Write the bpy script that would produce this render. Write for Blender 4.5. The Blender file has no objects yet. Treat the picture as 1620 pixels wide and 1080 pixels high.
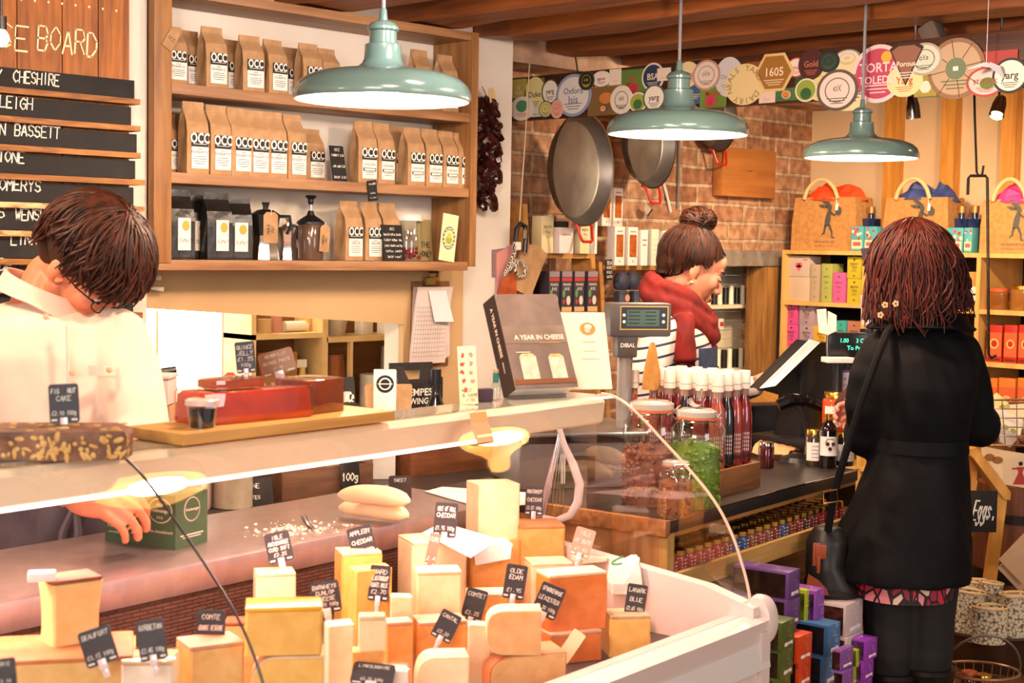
import bpy, bmesh, math, random
from mathutils import Vector as V, Matrix as Mx, noise as NZ
random.seed(7)
SC = bpy.context.scene
COL = SC.collection
PI = math.pi
# ------------------------------------------------------------------ camera
FPX, S2 = 2350.0, 2 ** -.5
CAM = V((0, 0, 1.5))
_p, _r = math.atan(150 / FPX), math.radians(1.0)
_F = V((math.cos(_p) * S2, math.cos(_p) * S2, -math.sin(_p)))
_r0 = V((S2, -S2, 0)); _u0 = _r0.cross(_F)
_R = _r0 * math.cos(_r) + _u0 * math.sin(_r); _U = _u0 * math.cos(_r) - _r0 * math.sin(_r)
cd = bpy.data.cameras.new('camera'); cam = bpy.data.objects.new('camera', cd); COL.objects.link(cam)
cd.sensor_width = 36; cd.lens = 36 * FPX / 1620; cd.clip_start = .05; cd.clip_end = 60
cam.matrix_world = Mx(((_R.x, _U.x, -_F.x, 0), (_R.y, _U.y, -_F.y, 0), (_R.z, _U.z, -_F.z, 1.5), (0, 0, 0, 1)))
SC.camera = cam
cd.dof.use_dof = True; cd.dof.focus_distance = 3.9; cd.dof.aperture_fstop = 9
# ------------------------------------------------------------------ world, lights, exposure
SC.view_settings.view_transform = 'Standard'; SC.view_settings.look = 'None'
SC.view_settings.exposure = 0.08; SC.view_settings.gamma = 1; SC.view_settings.use_curve_mapping = False
wd = bpy.data.worlds.new('daylight'); SC.world = wd; wd.use_nodes = True
wd.node_tree.nodes['Background'].inputs[0].default_value = (1, .88, .81, 1)
wd.node_tree.nodes['Background'].inputs[1].default_value = .40
def light(name, kind, loc, energy, color, target=None, **kw):
    d = bpy.data.lights.new(name, kind); d.energy = energy; d.color = color
    for k, v in kw.items(): setattr(d, k, v)
    o = bpy.data.objects.new(name, d); COL.objects.link(o); o.location = loc
    if target: o.rotation_euler = (V(target) - V(loc)).to_track_quat('-Z', 'Y').to_euler()
    return o
light('shop_window_light', 'AREA', (-1.3, -.2, 1.9), 74, (1, .93, .90), (3, 2.8, 1.3), shape='RECTANGLE', size=1.6, size_y=1.2)
light('shop_door_light', 'AREA', (2.6, -1.4, 1.7), 34, (1, .90, .86), (3.6, 3, 1.2), shape='RECTANGLE', size=1.2, size_y=1.4)
light('case_tube_light', 'AREA', (1.10, 1.85, 1.155), 17, (1, .54, .47), (1.10, 1.78, .8), shape='RECTANGLE', size=1.75, size_y=.05)
light('hatch_fill_light', 'AREA', (2.6, 4.6, 2.0), 30, (1, .80, .55), (2.6, 4.3, 1), shape='RECTANGLE', size=1.0, size_y=.5)  # extra light for the room made in place of a mirror's reflection
light('shelves_fill_light', 'SPOT', (4.55, 2.9, 2.02), 75, (1, .67, .40), (5.6, 3.3, 1.2), spot_size=1.9, spot_blend=.8, shadow_soft_size=.04)  # spot with no fixture, added to light the cube shelving
light('spot_light_gifts', 'SPOT', (4.55, 2.0, 2.02), 75, (1, .67, .40), (5.6, 2.5, 1.2), spot_size=1.9, spot_blend=.8, shadow_soft_size=.04)
light('bricks_fill_light', 'SPOT', (4.45, 2.7, 2.05), 64, (1, .72, .46), (4.7, 3.95, 1.4), spot_size=1.9, spot_blend=.8, shadow_soft_size=.05)  # added spot that brightens the brick wall, no lamp hangs there
light('baskets_fill_light', 'SPOT', (4.2, 1.2, 2.1), 32, (1, .70, .40), (4.3, 1.9, .5), spot_size=1.5, spot_blend=.8, shadow_soft_size=.05)  # extra spot for the basket corner, without a lamp body
light('coffee_fill_light', 'SPOT', (2.2, 2.2, 2.15), 34, (1, .87, .79), (2.75, 3.6, 1.75), spot_size=1.9, spot_blend=.9, shadow_soft_size=.08)  # added spot for the coffee shelves, no fixture built
light('board_fill_light', 'SPOT', (1.3, 2.4, 2.12), 22, (1, .70, .46), (1.8, 3.5, 1.6), spot_size=1.7, spot_blend=.9, shadow_soft_size=.06)  # fill spot added for the cheese name board, no fixture

def ray(x, y): return _F * FPX + _R * (x - 810) - _U * (y - 540)
def onz(x, y, z): d = ray(x, y); return CAM + d * ((z - 1.5) / d.z)
def onY(x, y, Y): d = ray(x, y); return CAM + d * (Y / d.y)
def onX(x, y, X): d = ray(x, y); return CAM + d * (X / d.x)
def atd(x, y, k): return CAM + ray(x, y) * (k / FPX)
# ------------------------------------------------------------------ materials
def lin(h):
    h = h.lstrip('#'); o = []
    for i in (0, 2, 4):
        c = int(h[i:i + 2], 16) / 255
        o.append(c / 12.92 if c <= .04045 else ((c + .055) / 1.055) ** 2.4)
    return (*o, 1)
MATS = {}
def mat(name, c1='#888888', c2=None, scale=8, rough=.55, metal=0, bump=0, stretch=(1, 1, 1), emit=None, es=0, trans=0, alpha=1, ior=1.45, sss=0, coat=0, kind='noise', lo=.35, hi=.65, detail=4, spec=.5):
    if name in MATS: return MATS[name]
    m = bpy.data.materials.new(name); m.use_nodes = True; MATS[name] = m
    nt = m.node_tree; N = nt.nodes; L = nt.links; b = N['Principled BSDF']
    I = b.inputs
    I['Base Color'].default_value = lin(c1); I['Roughness'].default_value = rough; I['Metallic'].default_value = metal
    I['IOR'].default_value = ior; I['Specular IOR Level'].default_value = spec
    if trans: I['Transmission Weight'].default_value = trans
    if sss: I['Subsurface Weight'].default_value = sss; I['Subsurface Radius'].default_value = (.02, .012, .006); I['Subsurface Scale'].default_value = .5
    if coat: I['Coat Weight'].default_value = coat; I['Coat Roughness'].default_value = .08
    if emit: I['Emission Color'].default_value = lin(emit); I['Emission Strength'].default_value = es
    if alpha < 1: I['Alpha'].default_value = alpha
    if c2 or bump:
        tc = N.new('ShaderNodeTexCoord'); mp = N.new('ShaderNodeMapping'); mp.inputs['Scale'].default_value = stretch
        L.new(tc.outputs['Object'], mp.inputs['Vector'])
        if kind == 'voro':
            t = N.new('ShaderNodeTexVoronoi'); t.inputs['Scale'].default_value = scale; fac = t.outputs['Distance']
        elif kind == 'wave':
            t = N.new('ShaderNodeTexWave'); t.inputs['Scale'].default_value = scale; t.inputs['Distortion'].default_value = 6; t.inputs['Detail'].default_value = 3; t.inputs['Detail Scale'].default_value = 1.5; fac = t.outputs['Fac']
        else:
            t = N.new('ShaderNodeTexNoise'); t.inputs['Scale'].default_value = scale; t.inputs['Detail'].default_value = detail; t.inputs['Distortion'].default_value = .4; fac = t.outputs['Fac']
        L.new(mp.outputs[0], t.inputs['Vector'])
        if c2:
            r = N.new('ShaderNodeValToRGB'); r.color_ramp.elements[0].position = lo; r.color_ramp.elements[1].position = hi
            r.color_ramp.elements[0].color = lin(c1); r.color_ramp.elements[1].color = lin(c2)
            L.new(fac, r.inputs['Fac']); L.new(r.outputs['Color'], I['Base Color'])
        if bump:
            bn = N.new('ShaderNodeBump'); bn.inputs['Strength'].default_value = bump; bn.inputs['Distance'].default_value = .01
            L.new(fac, bn.inputs['Height']); L.new(bn.outputs[0], I['Normal'])
    return m
def wood(name, c1, c2, ax=0, scale=9, rough=.5, bump=.15, coat=0):
    st = [5, 5, 5]; st[ax] = .45
    return mat(name, c1, c2, scale=scale, rough=rough, bump=bump, stretch=st, lo=.3, hi=.7, detail=6, coat=coat)
def clear(name, tint='#ffffff', refl=1.0, density=0.0):
    """thin clear pane or film: what is behind shows through, the surface mirrors by its fresnel angle"""
    if name in MATS: return MATS[name]
    m = bpy.data.materials.new(name); m.use_nodes = True; MATS[name] = m
    nt = m.node_tree; N = nt.nodes; L = nt.links; N.remove(N['Principled BSDF'])
    tr = N.new('ShaderNodeBsdfTransparent'); tr.inputs[0].default_value = lin(tint)
    gl = N.new('ShaderNodeBsdfGlossy'); gl.inputs['Roughness'].default_value = .02; gl.inputs[0].default_value = (1, 1, 1, 1)
    lw = N.new('ShaderNodeLayerWeight'); pw = N.new('ShaderNodeMath'); pw.operation = 'POWER'; pw.inputs[1].default_value = 4.2; L.new(lw.outputs['Facing'], pw.inputs[0])
    mu = N.new('ShaderNodeMath'); mu.operation = 'MULTIPLY_ADD'; mu.inputs[1].default_value = .85 * refl; mu.inputs[2].default_value = .075 * refl; mu.use_clamp = True
    mx = N.new('ShaderNodeMixShader'); L.new(pw.outputs[0], mu.inputs[0]); L.new(mu.outputs[0], mx.inputs[0])
    L.new(tr.outputs[0], mx.inputs[1]); L.new(gl.outputs[0], mx.inputs[2]); L.new(mx.outputs[0], N['Material Output'].inputs[0])
    return m
def flat(h, rough=.6, **k): return mat('c_' + h.strip('#') + ('' if rough == .6 else '_%d' % (rough * 100)), h, rough=rough, **k)
# ------------------------------------------------------------------ builder
def rot(rx=0, ry=0, rz=0):
    return Mx.Rotation(math.radians(rz), 4, 'Z') @ Mx.Rotation(math.radians(ry), 4, 'Y') @ Mx.Rotation(math.radians(rx), 4, 'X')
def T(x, y, z): return Mx.Translation((x, y, z))
def front(x, y, z, lean=0, spin=0):
    """writing plane that looks towards -y; lean tips the top backwards"""
    return T(x, y, z) @ rot(90 - lean) @ rot(0, 0, spin)
FONT_MESH = {}
def font_mesh(s, bold=0, align='CENTER'):
    k = (s, bold, align)
    if k not in FONT_MESH:
        c = bpy.data.curves.new('lettering', 'FONT'); c.body = s; c.size = 1; c.align_x = align; c.align_y = 'CENTER'; c.offset = bold; c.resolution_u = 2
        c.space_line = .85
        o = bpy.data.objects.new('lettering', c); COL.objects.link(o)
        dg = bpy.context.evaluated_depsgraph_get()
        me = o.evaluated_get(dg).to_mesh()
        FONT_MESH[k] = ([v.co.copy() for v in me.vertices], [tuple(p.vertices) for p in me.polygons])
        o.evaluated_get(dg).to_mesh_clear(); bpy.data.objects.remove(o); bpy.data.curves.remove(c)
    return FONT_MESH[k]
STROKES = dict(A='00 26 40;12 32', B='00 06 36 44 33 03;33 42 30 00', C='45 26 04 02 20 41', D='00 06 26 44 42 20 00', E='40 00 06 46;03 33', F='00 06 46;03 33', G='45 26 04 02 20 41 43 23', H='00 06;40 46;03 43', I='20 26', J='01 10 31 36', K='00 06;46 03 40', L='06 00 40', M='00 06 23 46 40', N='00 06 40 46', O='20 02 04 26 44 42 20', P='00 06 36 44 33 03', Q='20 02 04 26 44 42 20;22 40', R='00 06 36 44 33 03;23 40', S='45 26 05 13 33 41 20 01', T='20 26;06 46', U='06 01 20 41 46', V='06 20 46', W='06 10 24 30 46', X='00 46;06 40', Y='20 23 06;23 46', Z='06 46 00 40')
STROKES.update({'0': '20 02 04 26 44 42 20', '1': '14 26 20', '2': '05 26 44 00 40', '3': '05 26 45 23 41 20 01', '4': '30 36 02 42', '5': '46 06 04 33 41 20 01', '6': '36 03 01 20 42 33 02', '7': '06 46 10', '8': '23 05 26 45 23 02 20 42 23', '9': '44 23 05 26 45 30', '.': '20 21', '-': '13 33', '/': '00 46', '£': '40 00 13 15 36 45;03 33', "'": '26 24', '&': '40 05 26 35 02 20 43',
   'e': '02 32 33 24 13 01 10 30', 'g': '33 14 02 20 31;34 3b 1c 0b', 'h': '00 06;03 24 33 30', 's': '33 14 03 31 10 01', 'k': '00 06;33 02 30', 'o': '20 02 13 24 43 41 20', 'a': '33 14 02 10 31;34 30', 'r': '00 04;02 24 34'})
def _sc(ch): return {'b': -1, 'c': -2}.get(ch, None) if not ch.isdigit() else int(ch)
class B:
    def __init__(s): s.v = []; s.f = []; s.m = []; s.s = []
    def add(s, vs, fs, mi=0, M=None, sm=False):
        o = len(s.v)
        s.v += [(M @ V(p)) if M else V(p) for p in vs]
        for f in fs: s.f.append(tuple(i + o for i in f)); s.m.append(mi); s.s.append(sm)
        return s
    def bm(s, bm, mi=0, M=None, sm=False):
        bm.verts.index_update()
        s.add([v.co.copy() for v in bm.verts], [[v.index for v in f.verts] for f in bm.faces], mi, M, sm); bm.free(); return s
    def box(s, c, d, mi=0, M=None, bev=0, taper=1, r=None):
        x, y, z = d[0] / 2, d[1] / 2, d[2] / 2
        vs = [(-x, -y, -z), (x, -y, -z), (x, y, -z), (-x, y, -z)] + [(a * taper, b * taper, z) for a, b in ((-x, -y), (x, -y), (x, y), (-x, y))]
        fs = [(3, 2, 1, 0), (4, 5, 6, 7), (0, 1, 5, 4), (1, 2, 6, 5), (2, 3, 7, 6), (3, 0, 4, 7)]
        K = T(*c) @ (r or Mx()); K = (M @ K) if M else K
        if bev:
            b = bmesh.new(); q = [b.verts.new(p) for p in vs]
            for f in fs: b.faces.new([q[i] for i in f])
            bmesh.ops.bevel(b, geom=b.edges[:], offset=min(bev, min(d) * .45), segments=2, profile=.6, affect='EDGES')
            return s.bm(b, mi, K, True)
        return s.add(vs, fs, mi, K)
    def bx(s, x0, x1, y0, y1, z0, z1, mi=0, bev=0):
        return s.box(((x0 + x1) / 2, (y0 + y1) / 2, (z0 + z1) / 2), (abs(x1 - x0), abs(y1 - y0), abs(z1 - z0)), mi, None, bev)
    def lathe(s, prof, n=24, mi=0, M=None, sx=1, sy=1, caps=True):
        vs = []; fs = []; k = len(prof)
        for i in range(n):
            a = 2 * PI * i / n
            for r, z in prof: vs.append((r * math.cos(a) * sx, r * math.sin(a) * sy, z))
        for i in range(n):
            j = (i + 1) % n
            for q in range(k - 1): fs.append((i * k + q, j * k + q, j * k + q + 1, i * k + q + 1))
        if caps and prof[0][0] > 1e-6: fs.append([i * k for i in range(n)][::-1])
        if caps and prof[-1][0] > 1e-6: fs.append([i * k + k - 1 for i in range(n)])
        return s.add(vs, fs, mi, M, True)
    def cyl(s, c, r, h, mi=0, n=16, M=None, r2=None):
        return s.lathe([(r, 0), (r if r2 is None else r2, h)], n, mi, (M @ T(*c)) if M else T(*c))
    def tube(s, pts, r, n=8, mi=0, M=None, cap=True, closed=False):
        pts = [V(p) for p in pts]; k = len(pts); vs = []; fs = []
        R = r if isinstance(r, (list, tuple)) else [r] * k
        t = (pts[1] - pts[0]).normalized(); u = t.orthogonal().normalized()
        for i, p in enumerate(pts):
            if closed: t2 = (pts[(i + 1) % k] - pts[i - 1]).normalized()
            else: t2 = (pts[min(i + 1, k - 1)] - pts[max(i - 1, 0)]).normalized()
            if t2.length > 0:
                u = (u - t2 * u.dot(t2)); u = u.normalized() if u.length > 1e-6 else t2.orthogonal().normalized(); t = t2
            w = t.cross(u)
            for j in range(n):
                a = 2 * PI * j / n; vs.append(p + (u * math.cos(a) + w * math.sin(a)) * R[i])
        for i in range(k if closed else k - 1):
            i2 = (i + 1) % k
            for j in range(n): fs.append((i * n + j, i * n + (j + 1) % n, i2 * n + (j + 1) % n, i2 * n + j))
        if cap and not closed: fs.append(list(range(n))[::-1]); fs.append([(k - 1) * n + j for j in range(n)])
        return s.add(vs, fs, mi, M, True)
    def prism(s, out, h, mi=0, M=None, mi2=None):
        """outline in xy extruded from z=0 to z=h"""
        n = len(out); a = sum(out[i][0] * out[(i + 1) % n][1] - out[(i + 1) % n][0] * out[i][1] for i in range(n))
        if a < 0: out = out[::-1]
        vs = [(x, y, 0) for x, y in out] + [(x, y, h) for x, y in out]
        s.add(vs, [list(range(n, 2 * n))], mi, M)
        s.add(vs, [list(range(n))[::-1]] + [(i, (i + 1) % n, n + (i + 1) % n, n + i) for i in range(n)], mi if mi2 is None else mi2, M); return s
    def loft(s, rings, mi=0, M=None, sm=True, caps=True):
        n = len(rings[0]); vs = [p for r in rings for p in r]; fs = []
        for i in range(len(rings) - 1):
            for j in range(n): fs.append((i * n + j, i * n + (j + 1) % n, (i + 1) * n + (j + 1) % n, (i + 1) * n + j))
        if caps: fs.append(list(range(n))[::-1]); fs.append([(len(rings) - 1) * n + j for j in range(n)])
        return s.add(vs, fs, mi, M, sm)
    def ell(s, c, r, mi=0, n=16, k=10, M=None):
        pr = [(max(math.sin(PI * i / k), 1e-7 if 0 < i < k else 0), -math.cos(PI * i / k)) for i in range(k + 1)]
        K = T(*c) @ Mx.Diagonal((r[0], r[1], r[2], 1)); return s.lathe(pr, n, mi, (M @ K) if M else K, caps=False)
    def sheet(s, nu, nv, fn, mi=0, M=None, th=0):
        vs = [V(fn(i / nu, j / nv)) for j in range(nv + 1) for i in range(nu + 1)]
        fs = [(j * (nu + 1) + i, j * (nu + 1) + i + 1, (j + 1) * (nu + 1) + i + 1, (j + 1) * (nu + 1) + i) for j in range(nv) for i in range(nu)]
        if not th: return s.add(vs, fs, mi, M, True)
        b = bmesh.new(); q = [b.verts.new(p) for p in vs]
        for f in fs: b.faces.new([q[i] for i in f])
        bmesh.ops.recalc_face_normals(b, faces=b.faces[:])
        bmesh.ops.solidify(b, geom=b.faces[:], thickness=th); return s.bm(b, mi, M, True)
    def disc(s, c, r, mi=0, n=20, M=None, sy=1):
        vs = [(c[0] + r * math.cos(2 * PI * i / n), c[1] + r * sy * math.sin(2 * PI * i / n), c[2]) for i in range(n)]
        return s.add(vs, [list(range(n))], mi, M)
    def rect(s, x0, x1, y0, y1, z=0, mi=0, M=None):
        return s.add([(x0, y0, z), (x1, y0, z), (x1, y1, z), (x0, y1, z)], [(0, 1, 2, 3)], mi, M)
    def text(s, t, size, mi=0, M=None, bold=0, align='CENTER', sx=1):
        v, f = font_mesh(t, bold, align)
        K = Mx.Diagonal((size * sx, size, size, 1)); return s.add(v, f, mi, (M @ K) if M else K)
    def chalk(s, t, h, mi=0, M=None, w=.12, slant=.08, cx=.62, jit=.05, align='C'):
        """single-stroke hand lettering: h tall, drawn as narrow ribbons"""
        adv = h * cx * 1.28; tot = len(t) * adv - h * cx * .28; x0 = {'C': -tot / 2, 'L': 0, 'R': -tot}[align]; rn = random.Random(t)
        for ch in t:
            dy = rn.uniform(-jit, jit) * h
            for st in STROKES.get(ch, STROKES.get(ch.upper(), '')).split(';'):
                P = []
                for q in st.split():
                    a, b_ = _sc(q[0]), _sc(q[1]); yy = b_ / 6 * h + dy
                    P.append(V((x0 + a / 4 * h * cx + slant * yy, yy - h / 2, 0)))
                for a, b_ in zip(P, P[1:]):
                    d = b_ - a
                    if d.length < 1e-9: continue
                    d.normalize(); nn = V((-d.y, d.x, 0)) * h * w * .5 * rn.uniform(.7, 1.2); e = d * h * w * .3
                    s.add([a - e - nn, b_ + e - nn, b_ + e + nn, a - e + nn], [(0, 1, 2, 3)], mi, M)
            x0 += adv
        return s
    def build(s, name, mats, parent=None, loc=(0, 0, 0), rz=0, ang=35):
        me = bpy.data.meshes.new(name); me.from_pydata([tuple(p) for p in s.v], [], [list(f) for f in s.f])
        for m in (mats if isinstance(mats, (list, tuple)) else [mats]): me.materials.append(m)
        me.polygons.foreach_set('material_index', s.m); me.polygons.foreach_set('use_smooth', s.s)
        me.update()
        if any(s.s): me.set_sharp_from_angle(angle=math.radians(ang))
        o = bpy.data.objects.new(name, me); COL.objects.link(o); o.location = loc; o.rotation_euler = (0, 0, math.radians(rz))
        if parent: o.parent = parent
        return o
def tag(o, label, cat, group=None):
    o['label'] = label; o['category'] = cat
    if group: o['group'] = group
    return o
def thing(name, label, cat, loc=(0, 0, 0), rz=0, group=None):
    o = bpy.data.objects.new(name, None); COL.objects.link(o); o.empty_display_size = .05
    o.location = loc; o.rotation_euler = (0, 0, math.radians(rz)); return tag(o, label, cat, group)
def struct(name, b, mats, loc=(0, 0, 0), parent=None):
    o = b.build(name, mats, parent, loc)
    if not parent: o['kind'] = 'structure'
    return o
def kids(o): return [c for c in bpy.data.objects if c.parent == o]
def dup(root, loc, rz=None, label=None, group=None, sc=None, kd=None):
    r = root.copy(); COL.objects.link(r); r.location = loc
    if rz is not None: r.rotation_euler = (0, 0, math.radians(rz))
    if label: r['label'] = label
    if group: r['group'] = group
    if sc: r.scale = sc if isinstance(sc, (tuple, list)) else (sc, sc, sc)
    for ch in (kd or kids(root)):
        c = ch.copy(); COL.objects.link(c); c.parent = r
        for g in kids(ch):
            e = g.copy(); COL.objects.link(e); e.parent = c
    return r
ORD = ['first', 'second', 'third', 'fourth', 'fifth', 'sixth', 'seventh', 'eighth', 'ninth', 'tenth', 'eleventh', 'twelfth', 'thirteenth', 'fourteenth', 'fifteenth', 'sixteenth', 'seventeenth', 'eighteenth', 'nineteenth', 'twentieth']
def nth(i, n=None):
    return 'leftmost' if i == 0 else ('rightmost' if n and i == n - 1 else ORD[i] + ' from the left')
# shared materials
WHITE = mat('white_paper', '#ece6dc', '#e2dacd', 30, .7); BLACK = mat('black_print', '#161412', rough=.6)
CHALK = mat('chalk_white', '#e9e2d4', rough=.9); SLATE = mat('chalkboard_black', '#100e0d', '#1a1715', 14, .75)
KRAFT = mat('kraft_paper', '#b18c64', '#9f7a52', 25, .8, bump=.25); PINE = wood('pine_wood', '#c9924f', '#a8723a', 0)
OAK = wood('shelf_oak', '#ab8055', '#82593a', 0); OAKZ = wood('post_oak', '#a07240', '#784f2c', 2)
STEEL = mat('brushed_steel', '#b9b2ac', rough=.28, metal=1); CHROME = mat('chrome', '#d8d4cf', rough=.12, metal=1)
GOLD = mat('gold_lid', '#d0a24a', rough=.25, metal=1); PANE = clear('clear_glass'); FILM = clear('cling_film', '#ffffff', .8)
JARG = clear('jar_glass', '#f4f7f2', 1.0); DARKPL = mat('dark_plastic', '#17171a', rough=.35)
# ================================================================== the room
PLASTER = mat('cream_plaster', '#d9cbb4', '#cdbda4', 3, .85, bump=.1); WALLW = mat('white_wall', '#ded6c9', '#d2c8b8', 2.5, .8, bump=.08)
TAN = mat('tan_paint', '#c8a678', '#be9b6c', 2, .6); BEAM = wood('beam_wood', '#9c5826', '#633414', 1, 7, .55, .4)
DARKW = wood('dark_wood', '#4a2a18', '#2c170c', 0, 8, .5)
def brickmat():
    m = mat('brick_wall', '#9c6a48'); nt = m.node_tree; N = nt.nodes; L = nt.links; b = N['Principled BSDF']; b.inputs['Roughness'].default_value = .9
    tc = N.new('ShaderNodeTexCoord'); sp = N.new('ShaderNodeSeparateXYZ'); cb = N.new('ShaderNodeCombineXYZ')
    L.new(tc.outputs['Object'], sp.inputs[0]); L.new(sp.outputs[0], cb.inputs[0]); L.new(sp.outputs[2], cb.inputs[1])
    br = N.new('ShaderNodeTexBrick'); br.inputs['Color1'].default_value = lin('#cda07a'); br.inputs['Color2'].default_value = lin('#9a6444'); br.inputs['Mortar'].default_value = lin('#d2b897')
    br.inputs['Scale'].default_value = 1; br.inputs['Brick Width'].default_value = .225; br.inputs['Row Height'].default_value = .0775; br.inputs['Mortar Size'].default_value = .009; br.inputs['Mortar Smooth'].default_value = .3; br.inputs['Bias'].default_value = -.15
    nz = N.new('ShaderNodeTexNoise'); nz.inputs['Scale'].default_value = 5; nz.inputs['Detail'].default_value = 8
    dv = N.new('ShaderNodeVectorMath'); dv.operation = 'MULTIPLY_ADD'; L.new(nz.outputs['Color'], dv.inputs[0]); dv.inputs[1].default_value = (.022, .016, 0); L.new(cb.outputs[0], dv.inputs[2])
    L.new(tc.outputs['Object'], nz.inputs['Vector']); L.new(dv.outputs[0], br.inputs['Vector'])
    n2 = N.new('ShaderNodeTexNoise'); n2.inputs['Scale'].default_value = 26; n2.inputs['Detail'].default_value = 5; L.new(tc.outputs['Object'], n2.inputs['Vector'])
    r = N.new('ShaderNodeValToRGB'); r.color_ramp.elements[0].position = .38; r.color_ramp.elements[1].position = .66; r.color_ramp.elements[0].color = lin('#7a5540'); r.color_ramp.elements[1].color = lin('#ffffff')
    L.new(n2.outputs['Fac'], r.inputs['Fac'])
    mx = N.new('ShaderNodeMix'); mx.data_type = 'RGBA'; mx.blend_type = 'MULTIPLY'; mx.inputs[0].default_value = .55; L.new(br.outputs['Color'], mx.inputs[6]); L.new(r.outputs[0], mx.inputs[7]); L.new(mx.outputs[2], b.inputs['Base Color'])
    bp = N.new('ShaderNodeBump'); bp.inputs['Strength'].default_value = .8; bp.inputs['Distance'].default_value = .012; iv = N.new('ShaderNodeMath'); iv.operation = 'SUBTRACT'; iv.inputs[0].default_value = 1; L.new(br.outputs['Fac'], iv.inputs[1])
    ad = N.new('ShaderNodeMath'); ad.operation = 'MULTIPLY_ADD'; L.new(n2.outputs['Fac'], ad.inputs[0]); ad.inputs[1].default_value = .5; L.new(iv.outputs[0], ad.inputs[2]); L.new(ad.outputs[0], bp.inputs['Height']); L.new(bp.outputs[0], b.inputs['Normal'])
    return m
BRICK = brickmat()
struct('floor', B().bx(-1.6, 6.2, -1.6, 5.3, -.06, 0), wood('floor_boards', '#8a5f38', '#6a4526', 0, 6, .5))
struct('ceiling', B().bx(-1.6, 6.2, -1.6, 5.3, 2.42, 2.48), PLASTER)
w = B(); w.bx(-.9, 2.115, 3.5, 3.95, 0, 2.42); w.bx(2.115, 3.63, 3.65, 3.95, 1.33, 2.42); w.bx(2.115, 3.63, 3.65, 3.72, 0, .93); w.bx(3.13, 3.63, 3.65, 3.72, .93, 1.33); w.bx(3.6, 3.63, 3.72, 3.95, 0, 1.33); w.bx(2.115, 2.165, 3.65, 3.72, .93, 1.33)
struct('wall_left', w, WALLW)
struct('trim_1', B().prism([(2.12, 1.447), (3.39, 1.447), (3.39, .93), (3.13, .93), (3.13, 1.245), (2.165, 1.314), (2.12, 1.314)], .025, 0, T(0, 3.65, 0) @ rot(90)), TAN)
w = B(); w.bx(3.63, 5.09, 3.95, 4.2, 0, 2.42); w.bx(5.69, 5.9, 3.95, 4.2, 0, 2.42); w.bx(5.09, 5.69, 3.95, 4.2, 1.5, 2.42); w.bx(5.09, 5.69, 3.95, 4.2, 0, .4)
struct('wall_back', w, BRICK)
struct('trim_2', B().box((5.4, 3.93, 1.467), (.62, .1, .07), 0, None, .006), mat('stone_lintel', '#8c8174', '#6e655b', 18, .9, bump=.4))
struct('trim_3', B().bx(3.64, 5.88, 3.74, 3.95, 2.15, 2.42), mat('old_plaster', '#c9a98c', '#94705a', 7, .95, bump=.6))
struct('trim_4', B().box((5.515, 3.93, .75), (.11, .1, 1.36), 0, None, .006), wood('niche_post', '#a4763f', '#6d4822', 2))
struct('trim_5', B().box((5.63, 3.935, .75), (.1, .09, 1.36), 0, None, .006), mat('grey_post', '#6d6a5c', '#57544a', 9, .7))
struct('wall_right', B().bx(5.9, 6.1, -1.6, 4.2, 0, 2.42), mat('buff_plaster', '#d8bd98', '#cbb08b', 3, .85))
b = B(); b.bx(3.26, 4.2, 4.62, 4.7, .4, 2.0); b.bx(2.0, 3.26, 4.62, 4.7, 1.62, 2.0); b.bx(2.0, 3.26, 4.62, 4.7, .4, .7); b.bx(1.95, 2.0, 3.95, 4.7, .4, 2.0)
struct('wall_store', b, PLASTER)
# joists over the shop
for i, (x, wd_) in enumerate([(1.35, .16), (1.78, .15), (2.2, .15), (2.615, .16), (3.03, .17), (3.42, .16), (3.86, .16), (4.27, .17), (4.68, .16), (5.1, .16), (5.52, .16)]):
    b = B(); n = 26; y0, y1 = (3.48 if x < 2.1 else 3.64 if x < 3.6 else 3.72), -1.3; rn = random.Random(i)
    for k in range(n):
        pass
    rings = []
    for k in range(n + 1):
        y = y0 + (y1 - y0) * k / n; j = lambda: rn.uniform(-.005, .005); e = .014 if k == 0 else 0
        rings.append([(x + e + j(), y, 2.18 + e + j()), (x + wd_ - e + j(), y, 2.18 + e + j()), (x + wd_ - e + j(), y, 2.41), (x + e + j(), y, 2.41)])
    b.loft(rings, 0, None, False); struct('trim_%d' % (6 + i), b, BEAM)
for i, px in enumerate([(1398, 1420), (1488, 1510), (1583, 1606)]):
    a, c = onX(px[0], 220, 5.84), onX(px[1], 220, 5.84)
    struct('trim_%d' % (17 + i), B().bx(5.84, 5.9, c.y, a.y, 1.2, 2.36), wood('stud_pine', '#d99a45', '#b97a2c', 2))
struct('trim_20', B().bx(5.80, 5.899, .9, 3.94, 2.2, 2.40), DARKW)
# glowing panel behind the hatch, standing in for a bright window in a mirror
b = B(); b.bx(2.0, 3.26, 4.645, 4.66, .7, 1.62, 0); b.bx(2.0, 3.26, 4.62, 4.645, 1.6, 1.64, 1); b.bx(3.235, 3.265, 4.60, 4.645, .68, 1.64, 1); b.bx(2.84, 2.85, 4.635, 4.645, .7, 1.25, 2)
struct('mirror_glow_panel', b, [mat('mirror_glow', '#ffffff', emit='#fff4e4', es=4.2), WHITE, mat('pale_frame', '#e8d6b8')])
tag(B().bx(2.166, 2.182, 3.63, 3.72, .93, 1.30).build('hatch_jamb', SLATE), 'narrow black upright edging the serving hatch behind the cheesemonger', 'door frame')
for lb, px_, py_ in (('upper white peg on the tan wall beside the cheesemonger', 236, 437), ('lower white peg on the tan wall beside the cheesemonger', 240, 455)):
    q = onY(px_, py_, 3.60); tag(B().tube([(-.015, .025, 0), (0, 0, 0), (.03, -.012, -.004)], [.006, .006, .0075], 8).build('wall_peg', mat('peg_white', '#ddd2c0', rough=.4), None, q), lb, 'peg')
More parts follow.
